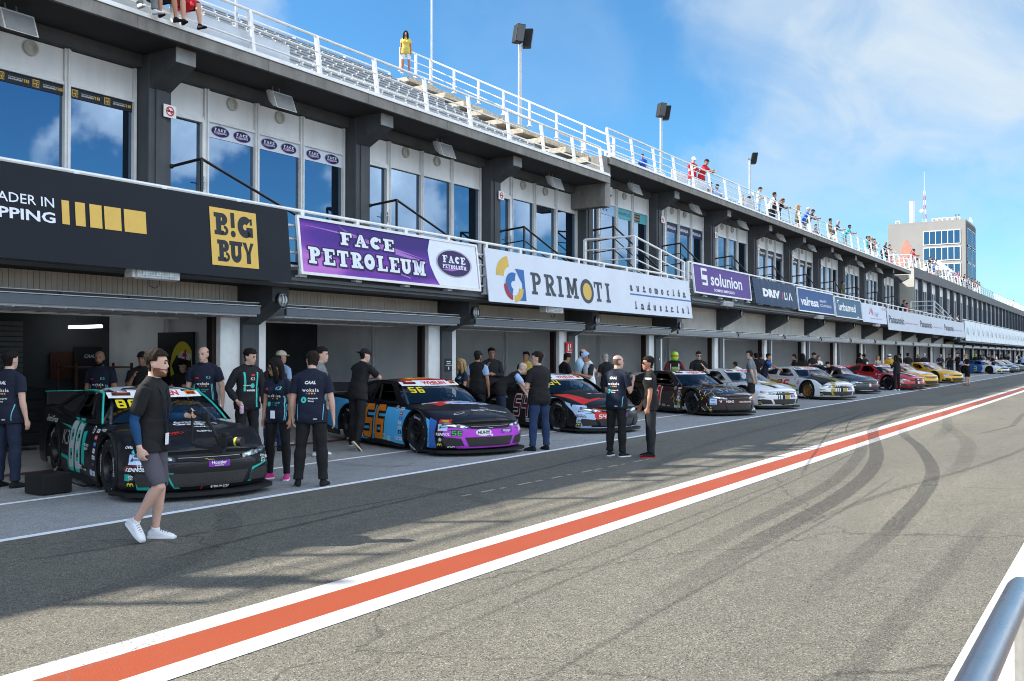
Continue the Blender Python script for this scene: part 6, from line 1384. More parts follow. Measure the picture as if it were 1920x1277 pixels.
POCKET = dict(armR=((.3, -.12, -1), (-.25, .35, -1)), armL=((-.3, -.12, -1), (.25, .35, -1)))
CHIN = dict(armR=((.22, .25, -1), (-.45, .6, 1)), armL=((-.2, .2, -1), (.9, .5, .1)))
BACKHANDS = dict(armR=((.2, -.3, -1), (-.35, -.2, -1)), armL=((-.2, -.3, -1), (.35, -.2, -1)))
BEND = dict(lean=58, armR=((.15, .75, -1), (.0, .6, -1)), armL=((-.15, .75, -1), (.1, .6, -1)), head=(0, 10), legR=((.08, .12, -1), (.02, -.1, -1)), legL=((-.08, .02, -1), (-.02, -.05, -1)))
NP = [0]
def person(label, x, y, z, head_deg, h=1.78, pose=STAND, top='black', legs='dark', shoes='black', hair='brown', skin='a', sleeve=.62, leg=1.985, vox=.014, cap=None, beard=None, long_hair=None, fem=False, bulk=1., group=None, extra=None, arms=None, helmet=None, bald=False, glasses=None, sole=None, prints=None, phones=False, hem=-.13, sl_col=None, name='person'):
    NP[0] += 1
    rs = np.random.default_rng(100+NP[0]); k = h/1.78
    t = thing(name, (x, y, z), label, 'person', group, R(head_deg-90))
    p = dict(STAND); p.update(pose)
    la = R(p.get('lean', 2)); sd = R(p.get('side', 0)); tw = R(p.get('twist', 0)); bulk_ = bulk
    u = nrm((math.sin(sd), math.sin(la)*math.cos(sd), math.cos(la)*math.cos(sd)))
    rt0 = X_; fw0 = np.cross(u, rt0)*1.0; fw0 = nrm(Y_ - u*(Y_@u)) if abs(u@Y_) < .95 else nrm(-Z_ - u*(-Z_@u))
    rt0 = nrm(np.cross(fw0, u))
    rt = rodr(rt0, u, tw); fw = rodr(fw0, u, tw)
    rtp, fwp = X_, Y_            # pelvis
    sh_w, hip_w = (.165, .10) if fem else (.190, .092)
    mb = MB(); segs = []
    o = V3(0, 0, 0)
    # legs
    feet = []
    for s_, key in ((1, 'legR'), (-1, 'legL')):
        d1, d2 = map(nrm, p[key]); hip = o + X_*hip_w*s_ - Z_*.045; kn = hip + d1*.43; an = kn + d2*.415
        r_ = [.088*bulk_, .079*bulk_, .060, .054, .060, .050, .037, .036]
        pts = [hip, hip+d1*.18, kn-d1*.06, kn, kn+d2*.10 - Y_*.008, kn+d2*.22, an-d2*.06, an]
        mb.tube([tuple(q) for q in pts], r_, 12)
        segs += [(hip, kn, .085*bulk_, .055, ('thigh', s_)), (kn, an, .056, .037, ('shin', s_))]
        fp = R(p.get('footpitch', {}).get(key, 0)); fy = R(p.get('footyaw', 12))*-s_
        fd = V3(-math.sin(fy)*1., math.cos(fy)*math.cos(fp), -math.sin(fp)); fd = nrm(fd); fu = nrm(Z_*math.cos(fp) + Y_*math.sin(fp)); fr = np.cross(fd, fu)
        base = an - fu*.085
        ringloft(mb, None, [(base + fd*a + fu*(hh*.5), fr, fu, w_, hh*.5, hh*.5) for a, w_, hh in ((-.066, .022, .055), (-.05, .031, .075), (.0, .034, .092), (.05, .038, .074), (.11, .044, .052), (.16, .040, .038), (.188, .024, .026))], 12, 3.0)
        segs.append((base + fd*-.045 + fu*.035, base + fd*.16 + fu*.022, .046, .036, ('foot', s_))); feet.append((base, fd, fu, fr))
    # torso
    hs = 1.06 if fem else 1.
    T = [(-.115, .10, .075, .085), (-.06, .160*hs, .100, .112), (.02, .162*hs, .108, .108), (.11, .150, .108, .098), (.20, .146 if not fem else .130, .106, .096), (.29, .158 if not fem else .138, .118, .104), (.37, .172 if not fem else .150, .120, .108), (.44, .176 if not fem else .152, .100, .102), (.49, .150 if not fem else .13, .074, .088), (.525, .085, .058, .070), (.55, .062, .052, .060)]
    rings = []
    for (a, w_, f_, b_) in T:
        q = min(1, max(0, a/.3)); c = o + Z_*a*(1-q)*(1 if a < 0 else 1) + u*a*q if a > 0 else o + Z_*a
        rx = nrm(rtp*(1-q)+rt*q); fy = nrm(fwp*(1-q)+fw*q); bz = bulk_ if a < .46 else 1
        rings.append((c, rx, fy, w_*bz*(1.0 if a > .3 else 1), f_*bz*(1.1 if bulk_ > 1.05 and a < .25 else 1), b_*bz))
    ringloft(mb, None, rings, 20, 2.5)
    if fem:
        for s_ in (1, -1): mb.sphere(tuple(o + u*.345 + rt*.068*s_ + fw*.095), .062)
    spine = [o + Z_*-.1, o + u*.15, o + u*.5]
    segs += [(o - Z_*.08, o + u*.22, .12*bulk_, .12*bulk_, ('low', 0)), (o + u*.22, o + u*.46, .13*bulk_, .12, ('chest', 0))]
    for s_ in (1, -1): segs.append((o + u*.47 + rt*.02*s_, o + u*.455 + rt*(sh_w-.03)*s_, .07, .06, ('chest', 0)))
    for s_ in (1, -1): mb.tube([tuple(q) for q in (o + u*.545 - fw*.012, o + u*.50 + rt*.085*s_ - fw*.01, o + u*.462 + rt*(sh_w-.01)*s_)], [.05, .052, .054] if not fem else [.042, .042, .044], 10)
    # arms and hands
    hands = {}
    fr_ = .0095 if vox < .016 else .0105
    for s_, key in ((1, 'armR'), (-1, 'armL')):
        d1, d2 = map(nrm, p[key])
        if p.get('torso_arms'): d1 = rt*d1[0]+fw*d1[1]+u*d1[2]; d2 = rt*d2[0]+fw*d2[1]+u*d2[2]
        shd = o + u*.455 + rt*sh_w*s_; el = shd + d1*.295; wr = el + d2*.25
        am = (1.08 if bulk_ > 1.05 else 1)*(.86 if fem else 1)
        mb.tube([tuple(q) for q in (shd - d1*.02, shd+d1*.08, el-d1*.06, el, el+d2*.07, wr-d2*.05, wr+d2*.01)], [.056*am, .055*am, .044*am, .041*am, .043*am, .029*am, .026*am], 12)
        segs += [(shd, el, .054*am, .041*am, ('uarm', s_)), (el, wr, .042*am, .027*am, ('farm', s_))]
        hd = nrm(p.get('hand'+key[-1], d2)); pn = p.get('palm'+key[-1])
        pn = nrm(pn) if pn is not None else -X_*s_
        pn = pn - hd*(pn@hd); pn = nrm(pn) if np.linalg.norm(pn) > .1 else nrm(np.cross(hd, Z_ + .1*Y_))
        sw = np.cross(pn, hd); 
        fwd_side = sw if sw@ (Y_ + .3*Z_) > 0 else -sw      # thumb side
        cu = p.get('curl'+key[-1], 22); pc = wr + hd*.055
        ringloft(mb, None, [(wr + hd*a, fwd_side, pn, w_, th, th) for a, w_, th in ((-.012, .024, .018), (.02, .034, .017), (.06, .042, .016), (.088, .041, .013), (.10, .034, .010))], 12, 2.6)
        for j, (off_, ln) in enumerate(((.030, .070), (.0105, .078), (-.0105, .073), (-.030, .058))):
            b0 = wr + hd*.088 + fwd_side*off_; pts = [b0]; dcur = hd
            for q in range(3): dcur = nrm(rodr(hd + fwd_side*off_*1.2, np.cross(hd, pn), R(cu)*(q+.6+.12*j))); pts.append(pts[-1] + dcur*ln*(.42, .33, .25)[q])
            mb.tube([tuple(q) for q in pts], [fr_, fr_*.97, fr_*.92, fr_*.8], 7)
        b0 = wr + hd*.028 + fwd_side*.030; d_ = nrm(hd*.75 + fwd_side*.65 + pn*.25); d3 = nrm(hd + fwd_side*.15 + pn*.5*R(cu)*2)
        mb.tube([tuple(b0), tuple(b0 + d_*.038), tuple(b0 + d_*.038 + d3*.045)], [.0125, .0115, .009], 7)
        segs.append((wr + hd*.03, wr + hd*.16, .036, .03, ('hand', s_)))
        hands[s_] = (wr + hd*.10 + pn*.025, hd, pn, fwd_side)
    # head
    yaw, pit = p.get('head', (0, 0)); nk = o + u*.52
    hu = rodr(nrm(u*.45 + Z_*.75), X_, R(-pit)); hf = nrm(fw - hu*(fw@hu)) if abs(hu@fw) < .98 else fw
    hf = rodr(hf, hu, R(yaw)); hr = np.cross(hf, hu); hc = nk + nrm(u*.5+hu*.5)*.055 + hu*.118 + hf*.018
    ringloft(mb, None, [(nk - u*.04, rt, fw, .066, .055, .06), (nk + (hc-nk)*.25, hr, hf, .056, .055, .058), (nk + (hc-nk)*.62, hr, hf, .054, .05, .062)], 14)
    ks = .95 if fem else 1.
    HR = [(-.120, .018, .086, -.052), (-.108, .038, .096, -.030), (-.075, .054, .100, .035), (-.035, .065, .101, .072), (.01, .072, .099, .092), (.05, .0745, .096, .099), (.085, .064, .078, .088), (.11, .042, .046, .058), (.121, .014, .012, .018)]
    ringloft(mb, None, [(hc + hu*a, hr, hf, w_*ks, f_*ks, b_*ks) for a, w_, f_, b_ in HR], 18, 2.15)
    mb.loft([[tuple(hc + hf*.092 + hr*dx + hu*dz) for dx, dz in ((-.009, .02), (.009, .02), (.016, -.028), (-.016, -.028))], [tuple(hc + hf*(.1+dy) + hr*dx + hu*dz) for dx, dz, dy in ((-.005, .014, .004), (.005, .014, .004), (.009, -.028, .022), (-.009, -.028, .022))]])
    mb.loft([[tuple(hc + hf*.09 + hr*dx + hu*dz) for dx, dz in ((-.024, -.055), (.024, -.055), (.022, -.075), (-.022, -.075))], [tuple(hc + hf*.104 + hr*dx + hu*dz) for dx, dz in ((-.016, -.058), (.016, -.058), (.014, -.073), (-.014, -.073))]])
    for s_ in (1, -1):
        b2 = MB(); b2.sphere((0, 0, 0), 1, sc=(.011, .021, .033), u=10, v=8); mb.add([tuple(hc + hr*(s_*.073*ks + q[0]) + hf*(-.008+q[1]) + hu*(-.004+q[2])) for q in b2.v], b2.f)
    segs.append((nk, hc - hu*.07, .055, .05, ('neck', 0))); segs.append((hc - hu*.04, hc + hu*.04, .09, .09, ('head', 0)))
    # scale, drop to the ground
    low = min((f[0] - Z_*.0)[2] + min(0, -f[1][2]*-.0) for f in feet); low = min(min((f[0] + f[1]*a)[2] for a in (-.05, .17)) for f in feet)
    S_ = lambda q: (np.array(q) - V3(0, 0, low))*k
    mb.v = [tuple(S_(q)) for q in mb.v]
    segs = [(S_(a), S_(b), c*k, d*k, e) for a, b, c, d, e in segs]; hcS = S_(hc); oS = S_(o)
    me = remesh(mb, vox, 4 if vox < .016 else 3); v, n, F = mesh_np(me)
    body = bpy.data.objects.new('body', me); COL.objects.link(body); body.parent = t; me.materials.append(SKIN[skin]); me.polygons.foreach_set('use_smooth', [True]*len(me.polygons)); me.name = 'body'
    fc = np.array([v[list(f)].mean(axis=0) for f in F]); fi, ft = seg_lab(fc, segs); vi, vt = seg_lab(v, segs)
    fl = [segs[i][4] for i in fi]; kind = np.array([l[0] for l in fl]); side = np.array([l[1] for l in fl]); vk = np.array([segs[i][4][0] for i in vi])
    along = np.where((kind == 'farm') | (kind == 'shin'), ft+1, ft)
    hgt = (fc-oS)@u/k      # height along the spine over the pelvis
    fold = .5*np.sin(v[:, 2]*38+v[:, 0]*16) + .5*np.sin(v[:, 2]*23-v[:, 1]*31+1.3+NP[0])
    isleg = (kind == 'thigh') | (kind == 'shin')
    # trousers
    cut_l = p.get('cutL', leg)
    mt = ((kind == 'low') & (hgt < .06)) | (isleg & (along < leg)) | ((kind == 'low') & (hgt < -.02))
    offt = (.010 + .004*fold + (.020 if leg < 1.3 else .012)*np.where((vk == 'shin') | ((vk == 'thigh') & (vt > .35)), np.clip(np.where(vk == 'shin', vt+1, vt)-.2, 0, 1.2)/1.2, .15) + np.where(vk == 'shin', .010*np.clip(vt*4-3, 0, 1), 0))*k
    if fem: offt = offt*.55
    shell('shorts' if leg < 1.3 else 'trousers', v, n, F, mt, offt, CM[legs], t)
    # top
    ms = ((kind == 'chest') | ((kind == 'low') & (hgt > hem)) | ((kind == 'thigh') & (hgt > hem) & (np.abs(fc[:, 2]-oS[2]) < .14*k)) | ((kind == 'uarm') & (ft < sleeve)) | ((kind == 'farm') & (ft+1 < sleeve))) & ~((kind == 'neck'))
    lowv = np.clip(((v-oS)@u/k - .32)/-.30, 0, 1)
    offs = (.010 + .005*fold*(.4+lowv) + .016*lowv*(vk != 'uarm') + np.where(vk == 'uarm', .010*np.clip(vt*1.6, 0, 1), 0) + np.where((vk == 'low') | (vk == 'thigh'), .010, 0))*k
    if fem: offs = offs*.75
    if sl_col:
        arm_m = ms & ((kind == 'uarm') | (kind == 'farm')); shell('sleeve', v, n, F, arm_m, offs*1.04, CM[sl_col], t); ms = ms & ~arm_m
    so_ = shell('shirt', v, n, F, ms, offs, CM[top], t)
    if arms:    # under-sleeves of another colour down to the wrist
        ma = ((kind == 'uarm') & (ft > sleeve*.55)) | ((kind == 'farm') & (ft < .93)); shell('under_sleeve', v, n, F, ma, np.full(len(v), .004*k), CM[arms], t, .004)
    # shoes
    if shoes:
        mf = (kind == 'foot') | ((kind == 'shin') & (ft > .955)); shell('shoe', v, n, F, mf, np.full(len(v), .006*k), CM[shoes], t, .006)
        if sole:
            b = MB()
            for (base, fd, fu, fr) in feet:
                out = []
                for a, w_ in ((-.072, .024), (-.05, .036), (0, .039), (.05, .043), (.11, .050), (.16, .046), (.197, .028)): out.append((a, w_))
                ring = [(a, w_) for a, w_ in out] + [(a, -w_) for a, w_ in reversed(out)]
                b.loft([[tuple(S_(base + fd*a + fr*w_*(1 if True else 1) + fu*zz)) for a, w_ in ring] for zz in (-.004, .02)])
            b.build('sole', CM[sole], t, 40, world=False)
        if vox < .0125 and shoes in ('white', 'pink'):
            b = MB()
            for (base, fd, fu, fr) in feet:
                for q in range(5): a = .03+.022*q; zz = .092-.0085*q; b.tube([tuple(S_(base + fd*(a+.006*w_) + fr*.026*w_ + fu*(zz-.012*abs(w_)))) for w_ in (-1, -.5, 0, .5, 1)], .0035, 5)
            b.build('laces', CM['grey'], t, True, world=False)
    # hair, beard
    hl = (fc-hcS)@hu/k; hy = (fc-hcS)@hf/k; hx = (fc-hcS)@hr/k
    isH = (kind == 'head') | ((kind == 'neck') & (hl > -.11))
    if hair and not bald and not helmet:
        hm = isH & ((hl > .068 - .0*hy) | ((hy < .028) & (hl > -.005)) | ((hy < -.03) & (hl > -.075))) & ~((np.abs(hx) > .067) & (hl < .03) & (hl > -.045) & (hy > -.045))
        if cap: hm &= hl < .036
        vh = (v-hcS)@hu/k; nz = .003*np.sin(v[:, 0]*120+v[:, 2]*70) + .003*np.sin(v[:, 1]*140-v[:, 2]*60+2)
        shell('hair', v, n, F, hm, (.009 + .016*np.clip(vh/.1, 0, 1) + nz + rs.normal(0, .0028, len(v)))*k*(.7 if cap else 1.), HAIRM[hair], t)
    elif bald and hair:
        hm = isH & (hy < .02) & (hl > -.06) & (hl < .055) & ~((np.abs(hx) > .066) & (hl < .03) & (hy > -.045)); shell('hair', v, n, F, hm, np.full(len(v), .0025*k), HAIRM[bald if isinstance(bald, str) else 'stubble'], t, .003)
    if beard:
        bm_ = isH & (hl > -.135) & (hy > -.01) & ((hl < -.080) | ((np.abs(hx) > .045) & (hl < -.035) & (hy < .05)) | ((hl < -.047) & (hl > -.058) & (hy > .05)) | ((hl < -.062) & (np.abs(hx) > .034)))
        shell('beard', v, n, F, bm_, np.full(len(v), .0035*k), HAIRM[beard], t, .004)
    W = lambda a, b_, c: tuple(hcS + (hr*a + hf*b_ + hu*c)*k)
    if vox < .019 and not helmet:
        b = MB(); b3 = MB()
        for s_ in (1, -1): b.sphere(W(s_*.031, .091, .012), .0105*k, sc=(1.25, .8, .75), u=10, v=8)
        b.build('eyes', mat('eye_dark', (.035, .028, .025), .2), t, True, world=False)
        for s_ in (1, -1): b3.tube([W(s_*.014, .102, .031), W(s_*.03, .101, .037), W(s_*.048, .090, .032)], .0045*k, 6)
        b3.build('eyebrows', HAIRM[hair if hair in HAIRM else 'brown'], t, True, world=False)
        b = MB(); b.tube([W(-.024, .094, -.064), W(0, .1045, -.065), W(.024, .094, -.064)], [.003*k, .006*k, .003*k], 6); b.build('mouth', mat('lip', (.33, .12, .10), .5), t, True, world=False)
    if long_hair:
        b = MB(); rr_ = []; ln = p.get('hairlen', .36)
        for a, w_, f_, b_, y0 in ((.135, .02, .02, .03, -.01), (.12, .062, .05, .085, -.01), (.08, .086, .055, .112, -.01), (.02, .094, .02, .118, -.02), (-.06, .092, -.012, .115, -.02), (-.14, .098, -.008, .105, -.03), (-.22, .105, -.004, .095, -.04), (-.22-(ln-.22)*.6, .095, .0, .085, -.055), (-ln-.02, .05, .0, .05, -.06)):
            c = hcS + (hu*a if a > -.06 else (hu*-.06 + (-Z_*.75 + -u*.25)*(-.06-a)))*k + hf*y0*k
            rr_.append((c, hr, hf, w_*k, f_*k, b_*k))
        ringloft(b, None, rr_, 18, 2.2)
        hv = np.array(b.v); hv += rs.normal(0, .0012, hv.shape); b.v = [tuple(q) for q in hv]
        b.build('long_hair', HAIRM[hair], t, True, world=False)
        if fem:
            b = MB()
            for s_ in (1, -1): b.tube([W(s_*.05, .06, .085), W(s_*.078, .05, .02), W(s_*.085, .045, -.07), W(s_*.09, .05, -.17), W(s_*.085, .055, -.26)], [.024*k, .034*k, .038*k, .036*k, .014*k], 10)
            b.build('hair_strand', HAIRM[hair], t, True, world=False)
    if cap:
        b = MB(); n_ = 18; fwd = p.get('capback', 1)
        ringloft(b, None, [(hcS + hu*a*k, hr, hf, w_*k, f_*k, b_*k) for a, w_, f_, b_ in ((.035, .084, .112, .108), (.05, .086, .112, .11), (.09, .079, .098, .102), (.122, .056, .066, .072), (.138, .02, .022, .025))], 20, 2.1)
        b.build('cap', CM[cap], t, True, world=False)
        b = MB(); b.loft([[W(a, fwd*c, zz) for a, c in ((-.07, .075), (-.05, .15), (0, .178), (.05, .15), (.07, .075))] for zz in (.036, .046)]); b.build('visor', CM[cap], t, False, world=False)
    if helmet:
        b = MB(); b2 = MB()
        ringloft(b, None, [(hcS + hu*a*k, hr, hf, w_*k, f_*k, b_*k) for a, w_, f_, b_ in ((-.15, .085, .10, .08), (-.13, .112, .142, .112), (-.07, .128, .156, .138), (0, .134, .148, .150), (.06, .130, .14, .147), (.11, .108, .115, .122), (.145, .07, .075, .08), (.16, .02, .02, .025))], 24, 2.1)
        b.build('helmet', helmet[0], t, True, world=False)
        b2.loft([[W(.136*math.sin(q), -.005+.162*math.cos(q), zz*1.0) for q in np.linspace(-1.25, 1.25, 15)] + [W(.126*math.sin(q), -.005+.150*math.cos(q), zz) for q in np.linspace(1.25, -1.25, 15)] for zz in (-.03, .055)])
        b2.build('helmet_visor', helmet[1], t, 40, world=False)
    if glasses:
        b = MB()
        for s_ in (1, -1): b.loft([[W(s_*a, .104+dy - abs(a)*.12, c) for a, c in ((.008, .024), (.056, .028), (.058, .008), (.045, -.006), (.018, -.006), (.007, .008))] for dy in (0, .004)]); b.tube([W(s_*.058, .095, .022), W(s_*.078, .05, .018), W(s_*.078, -.01, .012)], .003*k, 5)
        b.tube([W(-.01, .106, .02), W(.01, .106, .02)], .003*k, 5); b.build('glasses', glasses, t, False, world=False)
    if phones:
        b = MB(); b.tube([W(.09*math.cos(a), -.01, .0+.135*math.sin(a)) for a in np.linspace(0, PI, 12)], .012*k, 6)
        for s_ in (1, -1): b.tube([W(s_*.078, -.008, -.002), W(s_*.112, -.008, -.002)], .04*k, 12)
        b.build('headphones', CM['black'], t, 40, world=False)
    if prints and so_:
        me_ = so_.data; bv = BVHTree.FromPolygons([q.co for q in me_.vertices], [tuple(q.vertices) for q in me_.polygons]); b = MB(); mm = []
        for sh, view, m_, lay in prints:
            if m_ not in mm: mm.append(m_)
            s_ = sh.move(0, oS[2])
            ax = {'back': lambda a, c: ((a, -2, c), (0, 1, 0)), 'front': lambda a, c: ((-a, 2, c), (0, -1, 0)), 'right': lambda a, c: ((2, a, c), (-1, 0, 0)), 'left': lambda a, c: ((-2, -a, c), (1, 0, 0))}[view]
            decal(b, bv, s_, ax, mm.index(m_), .004+.002*lay, .04)
        if b.f: b.build('shirt_lettering', mm, so_, False, world=False, rec=False)
    info = dict(t=t, hands={s_: S_(q[0]) for s_, q in hands.items()}, hd={s_: q[1:] for s_, q in hands.items()}, head=hcS, o=oS, k=k, u=u, fw=fw, rt=rt, sh=S_(o+u*.455))
    if extra: extra(info)
    return info
def to_world(info, q):
    t = info['t']; a = t.rotation_euler.z; c, s_ = math.cos(a), math.sin(a)
    return (t.location.x + q[0]*c - q[1]*s_, t.location.y + q[0]*s_ + q[1]*c, t.location.z + q[2])
CYAN = ink('print_cyan', (.16, .50, .60)); PTEAL = ink('print_teal', (.05, .50, .42))
def wd(s, x, y, h, m, view, lay=1, bold=.02, sh=0., space=1.): a = txt(s, h, bold, space, sh); q = a.bounds(); return (a.move(x-(q[0]+q[1])/2, y), view, m, lay)
def team_back(): return [wd('CAAL', 0, .385, .042, WHT, 'back', 1, .04, .25), wd('wokala', 0, .285, .045, WHT, 'back', 1, .02, 0, 1.25)] + [(rect(-.06+.035*i, -.04+.035*i, .25, .27), 'back', m, 1) for i, m in enumerate((BLU, ORA, YEL, PKW))] + [(ellipse(-.085, .175, .036, .042), 'back', PTEAL, 1), (poly([(-.10, .16), (-.07, .16), (-.085, .195)]), 'back', NAV, 2), wd('Avangarde', .03, .185, .022, WHT, 'back'), wd('Group', .01, .15, .022, WHT, 'back'), wd('HRX', .07, -.085, .018, WHT, 'back', 1, .03)] + [(poly([(s_*.165, .12), (s_*.172, .12), (s_*.165, -.09), (s_*.158, -.09)]), 'back', CYAN, 1) for s_ in (-1, 1)]
def team_front(): return [wd('wokala', 0, .235, .042, WHT, 'front', 1, .02, 0, 1.2)] + [(rect(-.055+.033*i, -.038+.033*i, .205, .22), 'front', m, 1) for i, m in enumerate((BLU, ORA, RED, YEL))] + [wd('K3', .085, .335, .045, CYAN, 'front', 1, .01), (rect(-.12, -.065, .335, .36), 'front', RED, 1), (ellipse(-.075, .135, .03, .034), 'front', PTEAL, 1), wd('Avangarde', .035, .145, .018, PTEAL, 'front'), wd('Group', .02, .115, .018, PTEAL, 'front')] + [(poly([(s_*.12, .25), (s_*.13, .25), (s_*.16, .0), (s_*.15, -.09), (s_*.14, -.09), (s_*.148, .0)]), 'front', CYAN, 1) for s_ in (-1, 1)] + [(poly([(s_*.14, .25), (s_*.146, .25), (s_*.172, .0), (s_*.165, -.09), (s_*.158, -.09), (s_*.166, .0)]), 'front', CYAN, 1) for s_ in (-1, 1)]
# ---------------------------------------------------------------- people in the pit lane
GP = 'people around the cars'
SUNG = mat('sunglass_black', (.01, .01, .012), .12); SPEC = mat('spectacle_frame', (.05, .05, .05), .3)
def gimbal(info):
    hx, hy, hz = to_world(info, info['hands'][-1]); a = info['t'].rotation_euler.z
    t = thing('camera_gimbal', (hx, hy, hz), 'black camera on a stabiliser handle held by the walking man', 'camera', None, a)
    A = lambda x, y, z: (x, y, z)
    b = MB(); b.tube([(0, -.06, .03), (0, .03, .01), (0, .12, -.03)], .019, 10); b.tube([(0, .10, -.02), (.0, .17, -.09), (0, .25, -.22)], .016, 8); b.bbox(-.025, .025, .08, .16, -.06, .02, .008); b.build('handle', CARB, t, 40, world=False)
    b = MB(); b.tube([(0, .25, -.20), (0, .30, -.30), (0, .30, -.36)], .03, 10); b.disc((-.05, .27, -.32), (1, 0, 0), .05, .10, 16); b.bar((0, .02, -.30), (0, .30, -.33), .03, .03); b.tube([(0, -.02, -.02), (0, -.03, -.28), (0, .05, -.30)], .013, 7); b.build('arm', CARB, t, 40, world=False)
    b = MB(); b.bbox(-.05, .05, .30, .38, -.30, -.20, .012); b.bbox(-.03, .03, .31, .36, -.20, -.17, .006); b.build('camera_body', CARB, t, world=False)
    b = MB(); b.tube([(0, .38, -.25), (0, .50, -.25)], .042, 18); b.tube([(0, .445, -.25), (0, .465, -.25)], .0435, 18, m=1); b.tube([(0, .50, -.25), (0, .515, -.25)], .047, 18); b.build('lens_barrel', [CARB, ink('lens_ring', (.45, .50, .04))], t, 40, world=False)
def lanyard(info, badge=True, col='navy', lab='dark lanyard with pale badge round the walking man', drop=.40):
    k = info['k']; s_ = info['sh']; fw, rt, u = info['fw'], info['rt'], info['u']
    t = thing('lanyard', to_world(info, s_), lab, 'lanyard', None, info['t'].rotation_euler.z)
    b = MB()
    for sg in (1, -1):
        pts = [rt*sg*.055 + u*.085 - fw*.035, rt*sg*.075 + u*.06 + fw*.055, rt*sg*.07 - u*.05 + fw*.135, rt*sg*.03 - u*.24 + fw*.155, -u*drop + fw*.15]
        pts = [q*k for q in pts]
        for p, q in zip(pts, pts[1:]): b.bar(p, q, .018, .004, up=tuple(fw))
    b.build('strap', CM[col], t, False, world=False)
    c = (-u*(drop+.06) + fw*.155)*k; b = MB(); b.loft([[tuple(c + rt*x + u*z + fw*d) for x, z in ((-.035, -.055), (.035, -.055), (.035, .055), (-.035, .055))] for d in (0, .004)]); b.build('badge', PAP, t, False, world=False)
def bottle(info):
    h = to_world(info, info['hands'][1]); t = thing('water_bottle', (h[0], h[1], h[2]-.12), 'small water bottle with printed label held by the driver in teal striped suit', 'bottle')
    b = MB(); x, y, z = h; b.tube([(x, y, z-.13), (x, y, z-.12), (x, y, z-.0), (x, y, z+.03), (x, y, z+.05)], [.028, .033, .033, .015, .013], 14); b.build('bottle_body', mat('bottle_plastic', (.45, .5, .62), .1), t, 40); b = MB(); b.tube([(x, y, z-.09), (x, y, z-.03)], .0345, 14); b.build('label_print', PKW, t, 40)
person('bearded man in black tee over long blue sleeves and grey shorts walking with a camera', 5.73, 7.80, 0, -72, 1.79, dict(lean=3, twist=12, head=(6, 2), armR=((.18, -.26, -1), (.05, .28, -1)), armL=((-.10, .12, -1), (.10, 1, .14)), legR=((.06, .46, -1), (.02, -.74, -1)), legL=((-.05, .06, -1), (-.02, -.14, -1)), footpitch=dict(legR=36), curlR=34, curlL=70, palmL=(1, 0, .1), handL=(.1, 1, .1)), 'black', 'charcoal', 'white', 'brown', 'c', .80, .98, .0105, bulk=.95, beard='auburn', arms='arm', sole='white', group=GP, extra=lambda i: (gimbal(i), lanyard(i)))
person('man in navy team tee and jeans cut by the left frame edge, back turned', 6.98, 12.5, 0, 15, 1.80, P_(), 'navy', 'djeans', 'black', 'black', 'c', vox=.0125, prints=team_back(), group=GP)
person('bald man with dark beard in navy team tee behind the black car roof', 10.01, 15.00, 0, 212, 1.82, P_(head=(8, 6)), 'navy', 'black', 'black', 'black', 'b', bald='stubble', beard='black', vox=.0135, prints=team_front(), group=GP)
person('man in black cap with hand raised to his chin in the first garage', 10.77, 14.90, 0, 235, 1.80, P_(**CHIN, head=(-20, 0)), 'black', 'black', 'black', 'black', 'b', cap='black', vox=.014, group=GP)
person('person in dark clothes beside the helmet picture board', 11.97, 15.30, 0, 215, 1.66, P_(**PHONE), 'black', 'black', 'black', 'black', 'a', vox=.016, group=GP)
person('tall balding man in navy team tee standing right of the black car', 10.54, 12.95, 0, 222, 1.885, P_(head=(-18, 4), armR=((.18, -.05, -1), (.1, .1, -1)), armL=((-.30, -.05, -1), (-.05, .15, -1))), 'navy', 'black', 'black', 'grey', 'c', bald='stubble', vox=.0118, bulk=1.06, prints=team_front(), group=GP)
person('driver in black racing suit with teal stripes holding a bottle', 10.84, 12.25, 0, 256, 1.85, P_(head=(28, 14), armR=((.42, -.22, -1), (-.30, .55, -.75)), armL=((-.2, .1, -1), (.1, .5, -1)), curlR=50), 'suit', 'suit', 'black', 'black', 'c', 1.93, vox=.0115, bulk=1.04, hem=-.16, group=GP, extra=bottle,
   prints=[(poly([(.10, .46), (.13, .46), (.115, .25), (.105, 0), (.12, -.15), (.09, -.15), (.075, 0), (.085, .25)]), 'front', PTEAL, 1), (poly([(-.10, .46), (-.13, .46), (-.115, .25), (-.125, .15), (-.10, .15), (-.085, .25)]), 'front', PTEAL, 1), wd('K3', .02, .33, .05, WHT, 'front', 1, 0), (ellipse(.02, .24, .035, .04), 'front', PTEAL, 1), wd('wokala', -.01, .15, .035, WHT, 'front', 1, .02, 0, 1.1), (rect(.0, .06, .40, .425), 'front', RED, 1), wd('Avangarde', -.07, .24, .02, WHT, 'front')])
person('woman with long black hair and spectacles in navy team tee and pink trainers', 9.55, 10.15, 0, 196, 1.70, P_(head=(-34, 18), armR=((.13, .0, -1), (-.05, .35, -1)), armL=((-.16, -.02, -1), (-.06, .2, -1)), hairlen=.30, footyaw=22), 'navy', 'black', 'pink', 'black', 'b', .55, vox=.0112, long_hair=True, fem=True, glasses=SPEC, sole='white', prints=team_front(), group=GP, extra=lambda i: lanyard(i, lab='dark lanyard with white badge round the black haired woman'))
person('man in navy team tee seen from behind, head bowed, beside the bay line', 9.28, 9.23, 0, 36, 1.80, P_(head=(22, 22), legR=((.10, .02, -1), (.05, -.03, -1)), legL=((-.12, .03, -1), (-.07, -.02, -1)), armR=((.24, .02, -1), (.08, .2, -1)), armL=((-.22, .10, -1), (-.05, .35, -1))), 'navy', 'black', 'black', 'brown', 'c', .66, vox=.0108, bulk=1.05, prints=team_back(), group=GP)
